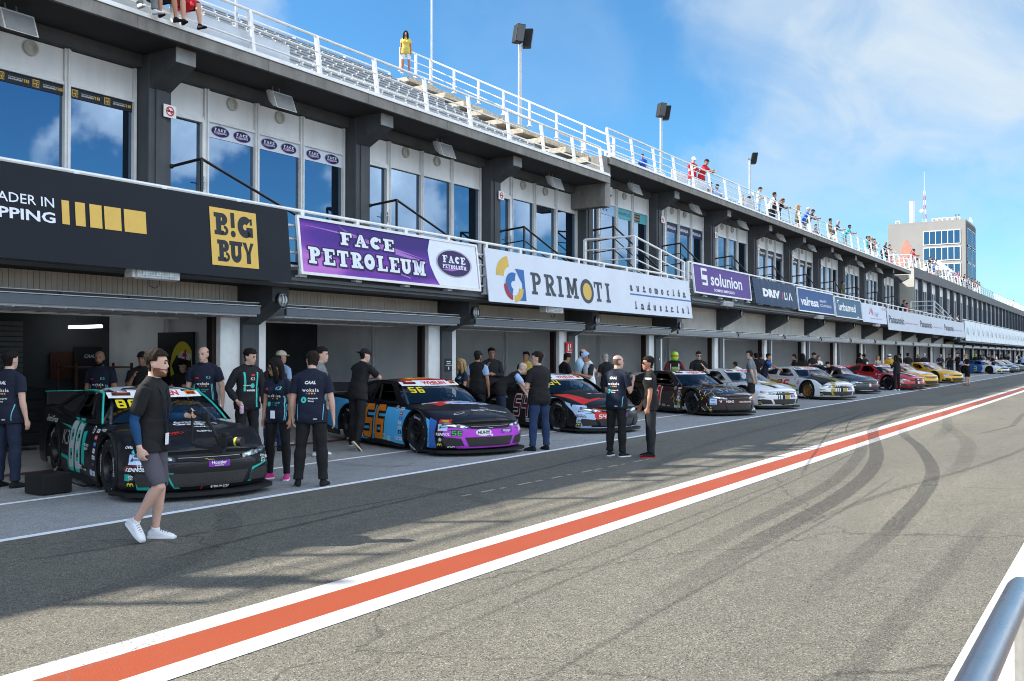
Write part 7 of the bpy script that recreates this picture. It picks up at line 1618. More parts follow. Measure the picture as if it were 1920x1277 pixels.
person('man in beige cap and pale blue tee seen over the woman\'s shoulder', 13.39, 14.20, 0, 5, 1.83, P_(head=(-20, 0)), 'lblue', 'jeans', 'grey', 'brown', 'a', cap='cream', vox=.0145, sole='white', group=GP)
person('dark haired person in dark tee half hidden behind the black haired woman', 12.31, 13.20, 0, 20, 1.73, P_(head=(-25, 5)), 'dark', 'jeans', 'black', 'black', 'a', vox=.0145, group=GP)
person('young man with thick dark hair and grey overshirt looking right', 12.14, 11.90, 0, -58, 1.875, P_(head=(-4, 4)), 'grey', 'dark', 'white', 'black', 'c', 1.3, vox=.0125, group=GP)
person('young man in black cap and black clothes leaning on the roof of the blue car', 13.22, 11.98, 0, -2, 1.80, P_(lean=14, head=(-20, 8), armR=((.12, .8, -.62), (-.85, .35, .04)), armL=((-.12, .8, -.62), (.85, .45, .04)), legR=((.07, -.06, -1), (.03, -.30, -1)), legL=((-.07, .05, -1), (-.03, -.05, -1)), footpitch=dict(legR=48), torso_arms=False, capback=-1), 'black', 'black', 'black', 'black', 'c', .7, vox=.0118, cap='black', sole='cream', group=GP)
person('young woman with long light brown hair and crossed arms in dark team tee', 16.83, 12.20, 0, 150, 1.66, P_(**CROSS, head=(12, 6), hairlen=.42), 'navy', 'black', 'black', 'blond', 'b', .55, vox=.0125, long_hair=True, fem=True, prints=team_front()[:6], group=GP)
person('man in black cap and black shirt with pale blue sleeves beside the long haired woman', 18.08, 12.70, 0, 8, 1.84, P_(armR=((.2, .0, -1), (.05, .15, -1))), 'black', 'dark', 'black', 'brown', 'b', .62, vox=.0135, cap='black', beard='brown', sl_col='lblue', group=GP)
person('tall dark figure with hand to his mouth deep in the second garage', 20.42, 13.90, 0, 225, 1.92, P_(**CHIN), 'dark', 'jeans', 'black', 'black', 'b', 1.9, vox=.016, group=GP)
person('grey haired man with pale blue sleeves bent into the window of car 54', 18.14, 12.10, 0, -48, 1.80, dict(BEND, lean=50), 'black', 'djeans', 'black', 'grey', 'c', .6, vox=.0135, sl_col='lblue', bald='grey', group=GP)
person('young man in black and yellow shirt behind car 54', 22.31, 14.00, 0, 200, 1.83, P_(head=(-30, 0)), 'yellow', 'dark', 'black', 'black', 'b', .62, vox=.0145, sl_col='black', group=GP)
person('stocky man in black tee and blue work trousers with folded arms, back turned', 15.03, 9.16, 0, 72, 1.80, P_(**CROSS, head=(38, 4), legR=((.13, .02, -1), (.06, -.02, -1)), legL=((-.11, .02, -1), (-.05, -.02, -1))), 'black', 'jeans', 'black', 'brown', 'c', .66, vox=.0112, bulk=1.14, group=GP)
person('dark haired man in black tee looking down behind car 54', 22.61, 13.00, 0, -30, 1.80, P_(**PHONE), 'black', 'dark', 'black', 'black', 'b', .66, vox=.015, group=GP)
person('tall balding man in white long sleeved shirt with lanyard', 22.03, 12.20, 0, -70, 1.92, P_(**PHONE), 'sky', 'grey', 'black', 'brown', 'c', 1.9, vox=.0135, bald='brown', group=GP)
person('man in pale blue cap and white tee with dark sleeves', 21.67, 11.70, 0, 140, 1.84, P_(**PHONE), 'white', 'dark', 'black', 'brown', 'b', .8, vox=.0135, cap='lblue', sl_col='dark', group=GP)
person('white haired man in black tee looking toward the team backdrop', 24.78, 12.80, 0, 60, 1.79, P_(**PHONE), 'black', 'dark', 'black', 'grey', 'c', .62, vox=.015, group=GP)
person('bald man in navy team tee with raised hand talking in the lane', 14.87, 7.50, 0, -4, 1.745, P_(head=(-30, 2), armR=((.20, .10, -1), (-.10, .75, 1)), armL=((-.15, .2, -1), (.3, .8, .3)), curlR=75, legR=((.06, .0, -1), (.02, -.02, -1)), legL=((-.08, .05, -1), (-.04, -.04, -1))), 'navy', 'black', 'black', 'brown', 'c', .66, vox=.0112, bald='stubble', sole='white', prints=team_back(), group=GP)
person('man in sunglasses, black work clothes and red soled shoes talking in the lane', 15.12, 6.97, 0, 118, 1.715, P_(head=(6, 0), armL=((-.2, .02, -1), (-.05, .16, -1)), armR=((.15, .1, -1), (.05, .5, -1)), legR=((.08, .03, -1), (.03, -.04, -1)), legL=((-.10, -.02, -1), (-.05, .02, -1)), curlL=50), 'black', 'dark', 'black', 'black', 'b', .66, vox=.0112, glasses=SUNG, sole='red', group=GP, prints=[(rect(-.10, .0, .40, .43), 'left', WHT, 1), wd('LEHNER', .05, .36, .025, WHT, 'back')])
HGR = (paint('helmet_green', (.25, .72, .03), .3, 1.), mat('visor_amber', (.55, .22, .03), .1)); HWH = (paint('helmet_white', (.72, .70, .66), .3, 1.), mat('visor_dark', (.02, .02, .02), .1))
person('driver in bright green helmet with amber visor and red black suit', 29.87, 12.90, 0, 212, 1.84, P_(armR=((.45, .0, -1), (.2, .5, -1)), armL=((-.45, 0, -1), (-.2, .5, -1))), 'black', 'black', 'black', None, 'a', 1.9, vox=.015, helmet=HGR, sl_col='maroon', group=GP, prints=[(rect(-.10, .10, .27, .36), 'front', ink('suit_lime', (.3, .45, .15)), 1), (rect(-.15, -.12, .2, .46), 'front', WHT, 1), (rect(.12, .15, .2, .46), 'front', WHT, 1)])
person('man in dark sunglasses and black polo with hand at his chest', 29.26, 11.80, 0, 215, 1.86, P_(armR=((.2, .1, -1), (-.1, .4, -1)), armL=((-.28, .25, -1), (.75, .5, .95)), head=(0, 10)), 'black', 'jeans', 'black', 'brown', 'c', .66, vox=.0135, glasses=SUNG, group=GP)
person('man in grey polo, black shorts and headphones with hands behind his back', 29.45, 10.1, 0, 95, 1.88, P_(**BACKHANDS, head=(35, 4)), 'grey', 'black', 'white', 'brown', 'c', .66, .95, vox=.0135, phones=True, group=GP)
person('person in white and dark top crouched behind the grey polo man', 34.87, 12.30, 0, 60, 1.62, dict(BEND, lean=40), 'white', 'dark', 'black', 'brown', 'b', vox=.018, group=GP)
person('person reaching a bare arm to the white car roof', 38.94, 12.80, 0, -70, 1.82, P_(armR=((.2, .9, -.5), (0, 1, -.6)), lean=14), 'navy', 'dark', 'black', 'black', 'b', vox=.018, group=GP, sl_col='blue')
person('dark haired person standing left of the person reaching to the white car', 39.41, 13.30, 0, 40, 1.83, P_(), 'black', 'dark', 'black', 'black', 'b', vox=.02, group=GP)
person('person in black facing away behind the second white car', 41.47, 13.80, 0, 50, 1.85, P_(), 'dark', 'dark', 'black', 'black', 'b', vox=.02, group=GP)
person('man with hand on hip beside the woman with very long dark hair', 42.86, 12.70, 0, 120, 1.78, P_(**POCKET), 'black', 'dark', 'black', 'black', 'b', vox=.02, group=GP)
person('woman with very long dark hair seen from behind at the dark grey car', 42.71, 12.30, 0, 20, 1.82, P_(hairlen=.62), 'black', 'dark', 'black', 'black', 'b', vox=.02, long_hair=True, fem=True, group=GP)
person('man in black looking down near the dark grey car', 48.19, 13.40, 0, 240, 1.88, P_(**PHONE), 'black', 'dark', 'black', 'brown', 'c', vox=.02, group=GP)
person('long haired person in pale top beside the dark grey car', 48.52, 13.20, 0, 230, 1.72, P_(), 'white', 'dark', 'black', 'auburn', 'c', vox=.02, long_hair=True, group=GP)
person('man in black bent over the roof of the dark grey car', 45.91, 11.60, 0, 150, 1.80, dict(BEND, lean=66), 'black', 'dark', 'black', 'black', 'c', vox=.02, group=GP)
person('man in black left of the pair talking behind the red car', 55.82, 12.90, 0, -40, 1.85, P_(), 'black', 'dark', 'black', 'black', 'b', vox=.022, group=GP)
person('man with white back print right of the pair behind the red car', 53.36, 12.00, 0, 70, 1.82, P_(**PHONE), 'black', 'dark', 'black', 'black', 'b', vox=.022, group=GP, prints=[(rect(-.08, .06, .3, .4), 'back', WHT, 1)])
person('blond woman with bare shoulders between the red and yellow cars', 63.67, 13.60, 0, 220, 1.72, P_(), 'cream', 'dark', 'black', 'blond', 'c', vox=.022, long_hair=True, fem=True, group=GP)
person('driver in white helmet and yellow suit beside the yellow car', 62.24, 12.60, 0, 200, 1.80, P_(), 'gold', 'gold', 'black', None, 'a', 1.9, vox=.02, helmet=HWH, group=GP)
person('woman in black holding a phone to her head in front of the red car', 49.75, 9.72, 0, 60, 1.74, P_(armL=((-.2, .3, -1), (-.1, .5, 1)), head=(20, 0), hairlen=.3), 'black', 'black', 'white', 'black', 'b', 1.9, vox=.018, long_hair=True, fem=True, group=GP)
person('young man in black between the phone woman and the bare armed man', 64.08, 12.30, 0, 100, 1.84, P_(), 'black', 'dark', 'black', 'black', 'b', vox=.022, group=GP)
person('man in black tee with bare arms seen from behind at the yellow car', 63.78, 11.80, 0, 30, 1.88, P_(armR=((.25, 0, -1), (.08, .15, -1)), armL=((-.25, 0, -1), (-.08, .15, -1))), 'black', 'dark', 'black', 'black', 'b', vox=.02, group=GP)
person('man in yellow cap at the second yellow car', 72.28, 12.70, 0, 210, 1.80, P_(), 'black', 'dark', 'black', 'brown', 'b', vox=.022, cap='gold', group=GP)
person('grey haired man in black with his back to the lane at the second yellow car', 67.11, 11.40, 0, 20, 1.86, P_(), 'black', 'dark', 'black', 'grey', 'c', vox=.02, group=GP)
person('grey haired man in navy polo looking at his phone past the yellow cars', 75.67, 11.80, 0, 215, 1.82, P_(**PHONE), 'navy', 'jeans', 'black', 'grey', 'c', vox=.022, group=GP)
person('man in black raising a camera past the yellow cars', 77.34, 11.40, 0, 200, 1.84, P_(**FILM), 'black', 'jeans', 'black', 'black', 'b', vox=.022, group=GP)
person('man in black long sleeves with folded arms past the yellow cars', 77.21, 10.80, 0, 130, 1.92, P_(**CROSS), 'black', 'dark', 'black', 'brown', 'c', 1.9, vox=.022, group=GP)
person('fair haired man in black tee and shorts on flip flops holding a phone', 60.7, 8.0, 0, 130, 1.80, P_(**PHONE), 'black', 'black', 'flip', 'blond', 'c', .66, 1.0, vox=.02, group=GP, prints=[(rect(-.05, .01, .2, .42), 'front', CRM, 1)])
person('driver in lime helmet far down the row', 108.75, 13.60, 0, 210, 1.85, P_(), 'black', 'black', 'black', None, 'a', 1.9, vox=.026, helmet=HGR, group='people at the far end of the row')
person('far off person behind the lime helmet', 107.91, 13.00, 0, 318, 1.78, P_(**BACKHANDS), 'dark', 'dark', 'black', 'black', 'b', vox=.03, group='people at the far end of the row')
person('far off person in pale blue', 107.85, 12.60, 0, 127, 1.83, P_(**PHONE), 'lblue', 'dark', 'black', 'black', 'b', vox=.03, group='people at the far end of the row')
person('far off person in black cap', 113.51, 12.90, 0, 240, 1.86, P_(**CROSS), 'black', 'dark', 'black', 'black', 'c', vox=.03, group='people at the far end of the row')
person('far off person in navy tee in front of the white and blue car', 100.38, 11.00, 0, 127, 1.74, P_(**PHONE), 'navy', 'dark', 'black', 'blond', 'b', vox=.03, group='people at the far end of the row')
person('far off person in white tee', 119.76, 12.80, 0, 93, 1.87, P_(**CROSS), 'white', 'dark', 'black', 'brown', 'a', vox=.03, group='people at the far end of the row')
person('far off person in black with fair hair', 123.49, 12.70, 0, 71, 1.83, P_(**CROSS), 'black', 'dark', 'black', 'brown', 'a', vox=.03, group='people at the far end of the row')
person('far off person in dark jacket', 130.53, 12.90, 0, 0, 1.88, P_(**POCKET), 'dark', 'dark', 'black', 'brown', 'a', vox=.03, group='people at the far end of the row')
person('far off person in navy tee bent at the open hood', 116.47, 11.20, 0, 84, 1.86, P_(**BACKHANDS), 'navy', 'dark', 'black', 'grey', 'a', vox=.03, group='people at the far end of the row')
person('far off person in white shirt at the frame edge', 128.30, 11.60, 0, 276, 1.86, P_(**PHONE), 'white', 'dark', 'black', 'brown', 'c', vox=.03, group='people at the far end of the row')
person('far off person in black tee at the frame edge', 129.87, 11.40, 0, 100, 1.88, P_(**CROSS), 'black', 'dark', 'black', 'grey', 'a', vox=.03, group='people at the far end of the row')
person('far off person with pale arm at the very frame edge', 131.54, 11.20, 0, 184, 1.80, P_(**PHONE), 'lblue', 'dark', 'black', 'grey', 'a', vox=.03, group='people at the far end of the row')
# ---------------------------------------------------------------- spectators on the roof
GR = 'spectators at the roof rail'
z2 = 8.70
person('unseen spectator added left of the picture to cast shadow on the lane', -1.6, 16.1, 8.08, 265, 1.75, P_(), 'dark', 'dark', 'black', 'brown', 'b', vox=.03, group=GR)  # three figures out of view, added to throw shadow bands on the lane
person('unseen spectator added left of the picture to cast shadow on the lane', 6.3, 16.1, 8.08, 265, 1.75, dict(SIT), 'dark', 'dark', 'black', 'brown', 'b', vox=.03, group=GR)
person('unseen spectator added left of the picture to cast shadow on the lane', 7.6, 16.1, 8.08, 265, 1.75, dict(SIT), 'dark', 'dark', 'black', 'brown', 'b', vox=.03, group=GR)
person('woman in yellow top and white shorts with a bag at the top of the stair', 29.49, 24.20, 12.95, 215, 1.72, P_(), 'yellow', 'white', 'white', 'brown', 'b', .5, .75, vox=.02, long_hair=True, fem=True, group=GR)
person('spectator with bare legs and dark soled shoes seated at the top left rail', 12.1, 15.66, 8.10, 262, 1.75, dict(SIT, lean=4), 'red', 'dark', 'black', 'brown', 'a', .6, .9, vox=.016, group=GR)
person('spectator in grey jeans seated at the top left rail', 11.0, 15.66, 8.10, 275, 1.75, dict(SIT, lean=6), 'white', 'grey', 'white', 'brown', 'a', vox=.016, group=GR)
person('spectator in dark top seated beside the man in grey jeans', 11.55, 15.70, 8.10, 268, 1.70, dict(SIT, lean=6), 'black', 'dark', 'black', 'black', 'b', .6, .9, vox=.018, group=GR)
person('person in blue seen over the pale board at the step in the roof', 36.17, 17.00, z2+.1, 200, 1.30, P_(lean=20), 'blue', 'dark', 'black', 'brown', 'b', vox=.022, group=GR)
person('man in red tee, pale jeans and white cap looking at his phone at the rail', 39.79, 16.30, z2, 240, 1.84, P_(**PHONE), 'red', 'sky', 'white', 'grey', 'c', .7, vox=.017, cap='white', group=GR)
person('man in red tee and black cap leaning on the rail', 40.10, 16.00, z2, 262, 1.78, dict(LEANRAIL), 'red', 'dark', 'black', 'black', 'b', .7, .95, vox=.017, cap='black', group=GR)
person('man with bare torso seated behind the rail beside the man in black cap', 43.56, 17.00, z2, 240, 1.7, dict(SIT), 'flip', 'dark', 'black', 'black', 'b', .2, .9, vox=.02, group=GR)
person('seated person in striped purple top with a dark cap', 43.88, 16.80, z2-.05, 240, 1.7, dict(SIT), 'lblue', 'dark', 'black', 'black', 'b', .7, .9, vox=.02, cap='black', group=GR)
person('seated woman with fair hair behind the rail', 47.95, 17.00, z2, 250, 1.72, dict(SIT), 'cream', 'dark', 'black', 'blond', 'c', vox=.022, group=GR)
person('seated person in blue top and dark cap behind the rail', 48.44, 16.80, z2, 240, 1.72, dict(SIT), 'teal', 'grey', 'black', 'black', 'b', vox=.022, cap='black', group=GR)
person('young man in pale blue tee and blue shorts standing high against the sky', 50.52, 16.90, z2+.35, 285, 1.80, P_(**PHONE), 'sky', 'lblue', 'white', 'black', 'c', .66, .9, vox=.018, group=GR)
person('person in black leaning on the rail, left of the dark pair', 49.94, 16.10, z2, 285, 1.70, dict(LEANRAIL), 'white', 'black', 'black', 'black', 'b', vox=.02, group=GR)
person('tall person in black filming over the rail', 50.98, 16.20, z2, 285, 1.86, P_(**FILM), 'black', 'black', 'black', 'black', 'b', vox=.02, group=GR)
person('person in dark clothes right of the filming person', 51.49, 16.10, z2, 285, 1.62, dict(LEANRAIL), 'dark', 'black', 'black', 'black', 'b', vox=.022, group=GR)
person('woman in red cap with long fair hair and bare legs at the rail', 55.64, 16.30, z2, 300, 1.80, P_(**POCKET, hairlen=.4), 'olive', 'olive', 'white', 'blond', 'c', .4, .5, vox=.018, cap='red', long_hair=True, fem=True, group=GR)
person('man in bright blue tee and beige cap leaning on the rail', 56.23, 16.10, z2, 290, 1.76, dict(LEANRAIL), 'blue', 'grey', 'white', 'blond', 'c', .66, .9, vox=.02, cap='cream', group=GR)
person('person in dark cap and patterned top leaning on the rail', 56.87, 16.00, z2, 290, 1.72, dict(LEANRAIL), 'dark', 'white', 'black', 'black', 'b', vox=.02, cap='black', group=GR)
person('small seated person behind the rail posts', 60.18, 16.60, z2, 260, 1.55, dict(SIT), 'grey', 'dark', 'black', 'brown', 'b', vox=.024, group=GR)
person('man in dark green tee standing at the rail', 62.40, 16.20, z2, 300, 1.82, P_(**POCKET), 'olive', 'cream', 'white', 'black', 'b', .66, .9, vox=.02, group=GR)
person('man in black tee and glasses next to the man in dark green', 63.05, 16.10, z2, 290, 1.78, dict(LEANRAIL), 'dark', 'cream', 'white', 'grey', 'c', .66, .9, vox=.022, glasses=SUNG, group=GR)
person('man in teal blue tee leaning forward over the rail', 65.24, 16.00, z2, 295, 1.80, dict(LEANRAIL, lean=32), 'teal', 'grey', 'white', 'black', 'b', .66, .9, vox=.022, group=GR)
person('spectator in teal top, first of the close group filming', 72.09, 16.10, 8.70, 286, 1.68, P_(**FILM), 'teal', 'white', 'black', 'black', 'c', .66, 1.93, vox=.024, group=GR)
person('spectator in black filming, second of the close group', 73.21, 16.20, 8.70, 269, 1.80, P_(**FILM), 'black', 'white', 'black', 'brown', 'b', .66, 1.93, vox=.024, group=GR)
person('spectator in dark top, third of the close group filming', 73.61, 16.10, 8.70, 285, 1.74, P_(**FILM), 'dark', 'grey', 'black', 'blond', 'b', .66, .9, vox=.024, group=GR)
person('spectator in grey, last of the close group filming', 74.95, 16.20, 8.70, 268, 1.80, P_(**FILM), 'grey', 'white', 'black', 'black', 'c', .66, 1.93, vox=.024, group=GR)
person('spectator in navy tee bending over the rail', 77.21, 16.10, 8.70, 290, 1.82, dict(LEANRAIL), 'navy', 'dark', 'black', 'blond', 'b', .66, 1.93, vox=.024, group=GR)
person('spectator in maroon tee leaning on the rail', 78.74, 16.10, 8.70, 265, 1.76, dict(LEANRAIL), 'maroon', 'jeans', 'black', 'black', 'c', .66, .9, vox=.024, group=GR)
person('spectator seated in white low behind the rail', 81.56, 16.80, 8.70, 277, 1.60, dict(SIT), 'white', 'dark', 'black', 'brown', 'b', .66, 1.93, vox=.024, group=GR)
person('spectator seated in red low behind the rail', 82.90, 16.70, 8.70, 297, 1.55, dict(SIT), 'red', 'white', 'black', 'brown', 'b', .66, .9, vox=.024, group=GR)
person('spectator in red at the terrace corner', 89.22, 16.20, 9.30, 288, 1.82, dict(LEANRAIL), 'red', 'white', 'black', 'black', 'b', .66, .9, vox=.032, group=GR)
person('spectator in dark clothes beside the terrace corner', 91.75, 16.30, 9.30, 278, 1.50, dict(LEANRAIL), 'dark', 'white', 'black', 'brown', 'a', .66, 1.93, vox=.032, group=GR)
person('spectator in black, left of three on the far terrace', 96.70, 16.10, 9.30, 282, 1.75, dict(LEANRAIL), 'black', 'dark', 'black', 'brown', 'c', .66, 1.93, vox=.032, group=GR)
person('spectator middle of three on the far terrace', 98.12, 16.10, 9.30, 284, 1.70, dict(LEANRAIL), 'dark', 'grey', 'black', 'black', 'c', .66, .9, vox=.032, group=GR)
person('spectator in blue, right of three on the far terrace', 99.88, 16.10, 9.30, 284, 1.78, dict(LEANRAIL), 'blue', 'jeans', 'black', 'brown', 'c', .66, .9, vox=.032, group=GR)
person('spectator in white on the far terrace', 109.90, 16.20, 9.30, 270, 1.80, dict(LEANRAIL), 'white', 'jeans', 'black', 'black', 'a', .66, 1.93, vox=.032, group=GR)
person('spectator in pale red on the far terrace', 115.04, 16.20, 9.30, 281, 1.72, dict(LEANRAIL), 'pink', 'jeans', 'black', 'blond', 'a', .66, .9, vox=.032, group=GR)
person('spectator in dark top right of the pale red one', 119.39, 16.20, 9.30, 267, 1.75, dict(LEANRAIL), 'dark', 'jeans', 'black', 'brown', 'a', .66, .9, vox=.032, group=GR)
person('spectator in grey before the tent', 122.75, 16.20, 9.30, 273, 1.70, dict(LEANRAIL), 'grey', 'jeans', 'black', 'black', 'a', .66, 1.93, vox=.032, group=GR)
person('spectator in black before the tent', 125.39, 16.20, 9.30, 288, 1.75, dict(LEANRAIL), 'black', 'grey', 'black', 'black', 'b', .66, 1.93, vox=.032, group=GR)
person('spectator in maroon before the tent', 128.13, 16.20, 9.30, 274, 1.72, dict(LEANRAIL), 'maroon', 'jeans', 'black', 'brown', 'c', .66, 1.93, vox=.032, group=GR)
person('spectator in dark blue past the tent', 130.02, 16.20, 9.30, 296, 1.76, dict(LEANRAIL), 'dark', 'white', 'black', 'blond', 'b', .66, 1.93, vox=.032, group=GR)
person('spectator last of the line past the tent', 131.96, 16.20, 9.30, 295, 1.70, dict(LEANRAIL), 'black', 'jeans', 'black', 'brown', 'a', .66, 1.93, vox=.032, group=GR)
person('spectator in bright pink far along the terrace', 181.81, 17.00, 9.50, 299, 1.70, dict(LEANRAIL), 'pink', 'grey', 'black', 'blond', 'b', .66, .9, vox=.032, group=GR)
person('person in olive standing on the balcony by a glass door', 60.64, 15.00, 4.50, 270, 1.80, P_(), 'olive', 'dark', 'black', 'brown', 'b', vox=.024, group='people on the balcony')
person('person in navy leaning over the balcony beside the long grey banner', 67.72, 13.00, 3.72, 270, 1.75, dict(LEANRAIL), 'navy', 'dark', 'black', 'brown', 'b', vox=.024, group='people on the balcony')
person('person in red and white leaning over the balcony', 68.26, 12.90, 3.72, 270, 1.60, dict(LEANRAIL), 'red', 'dark', 'black', 'brown', 'b', vox=.024, group='people on the balcony')
person('person in pale blue on the far balcony step', 87.08, 13.00, 3.60, 270, 1.70, dict(LEANRAIL), 'lblue', 'dark', 'black', 'brown', 'b', vox=.024, group='people on the balcony')
person('person in white on the far balcony step', 91.10, 13.00, 3.60, 270, 1.75, dict(LEANRAIL), 'white', 'dark', 'black', 'brown', 'b', vox=.024, group='people on the balcony')
person('person in dark clothes on the far silver balcony', 128.62, 13.40, 3.30, 270, 1.75, P_(), 'dark', 'dark', 'black', 'brown', 'b', vox=.024, group='people on the balcony')
# ================================================================ light, sky, camera
SUN_EL, SUN_AZ = R(37), math.atan2(.84, -.545)      # direction towards the sun in the XY plane
sd = bpy.data.lights.new('sun', 'SUN'); sd.energy = 3.9; sd.angle = R(.53); sd.color = (1., .94, .85)
so = bpy.data.objects.new('sun', sd); COL.objects.link(so); so.location = (-40, 60, 60)
dirn = Vector((math.cos(SUN_AZ)*math.cos(SUN_EL), math.sin(SUN_AZ)*math.cos(SUN_EL), math.sin(SUN_EL)))
so.rotation_euler = dirn.to_track_quat('Z', 'Y').to_euler()
w = bpy.data.worlds.new('World'); S.world = w; w.use_nodes = True; nt = w.node_tree
bg = nt.nodes['Background']; bg.inputs[1].default_value = .09
sky = N(nt, 'ShaderNodeTexSky', sky_type='NISHITA'); sky.sun_disc = False; sky.sun_elevation = SUN_EL
sky.sun_rotation = math.atan2(dirn.x, dirn.y); sky.air_density = 1.; sky.dust_density = .1; sky.ozone_density = 3.
tc = N(nt, 'ShaderNodeTexCoord'); sx = N(nt, 'ShaderNodeSeparateXYZ'); L(nt, tc.outputs['Generated'], sx.inputs[0])
def M_(op, a, b=None, clamp=False):
    n = N(nt, 'ShaderNodeMath', operation=op); n.use_clamp = clamp
    for i, q in enumerate((a, b)):
        if q is None: continue
        if isinstance(q, (int, float)): n.inputs[i].default_value = q
        else: L(nt, q, n.inputs[i])
    return n.outputs[0]
def MR(v, a, b, c=0., d=1.):
    n = N(nt, 'ShaderNodeMapRange'); n.interpolation_type = 'SMOOTHSTEP'
    for i, q in enumerate((a, b, c, d)): n.inputs[i+1].default_value = q
    L(nt, v, n.inputs[0]); return n.outputs[0]
zz = M_('MAXIMUM', sx.outputs[2], 0.02); zz = M_('ADD', zz, .12)
px_, py_ = M_('DIVIDE', sx.outputs[0], zz), M_('DIVIDE', sx.outputs[1], zz)
cb = N(nt, 'ShaderNodeCombineXYZ'); L(nt, px_, cb.inputs[0]); L(nt, py_, cb.inputs[1])
def blob(d, r0, r1, sc=1.):
    """soft mask round a sky direction, edges broken by noise"""
    d = Vector(d).normalized(); n = N(nt, 'ShaderNodeVectorMath', operation='DOT_PRODUCT'); n.inputs[1].default_value = d; L(nt, wv, n.inputs[0])
    return MR(n.outputs['Value'], math.cos(R(r1)), math.cos(R(r0)), 0, sc)
nw = N(nt, 'ShaderNodeTexNoise', i_Scale=3.2, i_Detail=6., i_Roughness=.6); L(nt, tc.outputs['Generated'], nw.inputs['Vector'])
wv_ = N(nt, 'ShaderNodeVectorMath', operation='MULTIPLY_ADD'); wv_.inputs[1].default_value = (.34, .34, .34); L(nt, nw.outputs['Color'], wv_.inputs[0])
sb = N(nt, 'ShaderNodeVectorMath', operation='SUBTRACT'); sb.inputs[1].default_value = (.17, .17, .17); L(nt, tc.outputs['Generated'], sb.inputs[0]); L(nt, sb.outputs[0], wv_.inputs[2])
wvn = N(nt, 'ShaderNodeVectorMath', operation='NORMALIZE'); L(nt, wv_.outputs[0], wvn.inputs[0]); wv = wvn.outputs[0]
cam_fw = Vector((math.cos(R(33)), math.sin(R(33)), 0)); cam_rt = Vector((math.sin(R(33)), -math.cos(R(33)), 0))
def skydir(px, py): return cam_fw*1790 + cam_rt*(px-960) + Vector((0, 0, 1))*(666-py)
n1 = N(nt, 'ShaderNodeTexNoise', i_Scale=1.5, i_Detail=9., i_Roughness=.58); n1.inputs['Distortion'].default_value = .6
mp = N(nt, 'ShaderNodeMapping'); mp.inputs['Scale'].default_value = (1., 2.2, 1.); mp.inputs['Rotation'].default_value = (0, 0, R(20)); L(nt, cb.outputs[0], mp.inputs[0]); L(nt, mp.outputs[0], n1.inputs['Vector'])
wisp = MR(n1.outputs['Fac'], .42, .75)
B = [blob(skydir(*p), a, b, s_) for p, a, b, s_ in (((1680, 60), 3, 10.5, .95), ((1860, 130), 2, 9, .95), ((1740, 210), .5, 4.6, .9), ((1480, -40), 1, 8, .7), ((420, -20), .5, 5, .85), ((1450, 335), .5, 7, .55), ((1650, 350), 1, 6.5, .5), ((1300, 300), .5, 4, .4), ((1000, 60), 1, 5, .12), ((1850, 480), 1, 6, .4))]
ms = B[0]
for q in B[1:]: ms = M_('MAXIMUM', ms, q)
soft = MR(n1.outputs['Fac'], .25, .7, .45, 1.)
cl_a = M_('MULTIPLY', ms, soft)
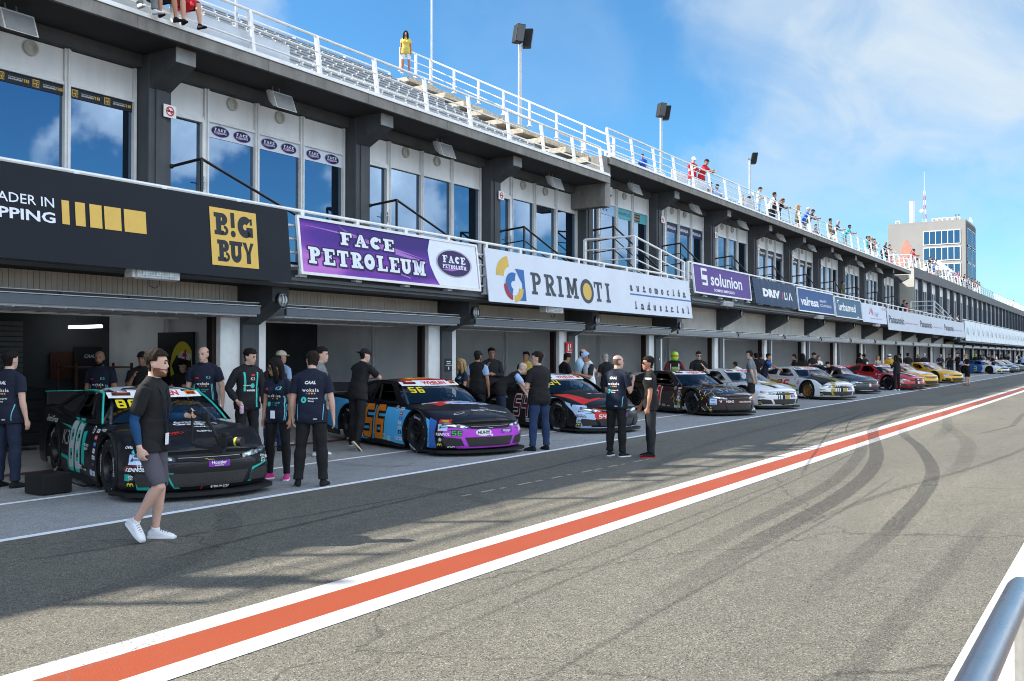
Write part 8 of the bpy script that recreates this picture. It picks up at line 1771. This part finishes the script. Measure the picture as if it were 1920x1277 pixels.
# heaped cumulus on the side of the sky behind the camera (seen mirrored in the glazing), brightened and thickened as fill light
n2 = N(nt, 'ShaderNodeTexNoise', i_Scale=5.2, i_Detail=8., i_Roughness=.55)
L(nt, tc.outputs['Generated'], n2.inputs['Vector'])
back = MR(sx.outputs[1], .05, -.15)
high = M_('ADD', M_('MULTIPLY', MR(sx.outputs[2], .27, .34), MR(sx.outputs[2], .72, .50)), MR(sx.outputs[2], .09, .04), True)     # extra cloud bands outside the mirrored view, added to light the shaded facade
thr = M_('ADD', n2.outputs['Fac'], M_('ADD', M_('MULTIPLY', high, .14), .048))
cum = M_('MULTIPLY', M_('MULTIPLY', MR(thr, .54, .61), back), M_('MULTIPLY', MR(sx.outputs[2], -.02, .03), .95))
hz = MR(sx.outputs[2], .16, .0, 0, .30)
fac = M_('MAXIMUM', cl_a, hz, True)
mixc = N(nt, 'ShaderNodeMix', data_type='RGBA'); L(nt, fac, mixc.inputs[0])
tint = N(nt, 'ShaderNodeMix', data_type='RGBA', blend_type='MULTIPLY'); tint.inputs[0].default_value = 1.; tint.inputs[7].default_value = (.335, .615, .745, 1)
L(nt, sky.outputs[0], tint.inputs[6]); L(nt, tint.outputs[2], mixc.inputs[6])
shade = MR(n2.outputs['Fac'], .55, .8, .0, 1.)
cc = N(nt, 'ShaderNodeMix', data_type='RGBA'); cc.inputs[6].default_value = (8., 8.8, 9.8, 1); cc.inputs[7].default_value = (27., 26.6, 25.8, 1); L(nt, shade, cc.inputs[0])
mixc.inputs[7].default_value = (2.7, 3.12, 3.45, 1)
mix2 = N(nt, 'ShaderNodeMix', data_type='RGBA'); L(nt, cum, mix2.inputs[0]); L(nt, mixc.outputs[2], mix2.inputs[6]); L(nt, cc.outputs[2], mix2.inputs[7])
L(nt, mix2.outputs[2], bg.inputs[0])
cd = bpy.data.cameras.new('camera'); co = bpy.data.objects.new('camera', cd); COL.objects.link(co)
cd.sensor_width = 36; cd.lens = 1790/1920*36; cd.clip_end = 4000; cd.clip_start = .05
fw = Vector((math.cos(R(33))*math.cos(R(.89)), math.sin(R(33))*math.cos(R(.89)), math.sin(R(.89))))
co.location = (0, 0, 1.75); co.rotation_euler = fw.to_track_quat('-Z', 'Y').to_euler()
S.camera = co
S.view_settings.view_transform = 'Standard'; S.view_settings.look = 'None'; S.view_settings.exposure = 1.6; S.view_settings.gamma = 1.
S.render.engine = 'CYCLES'; S.cycles.pixel_filter_type = 'BLACKMAN_HARRIS'; S.cycles.filter_width = 1.05; S.cycles.use_denoising = True; S.cycles.max_bounces = 10; S.cycles.diffuse_bounces = 7; S.cycles.transparent_max_bounces = 16
try: S.cycles.denoiser = 'OPENIMAGEDENOISE'
except Exception: pass
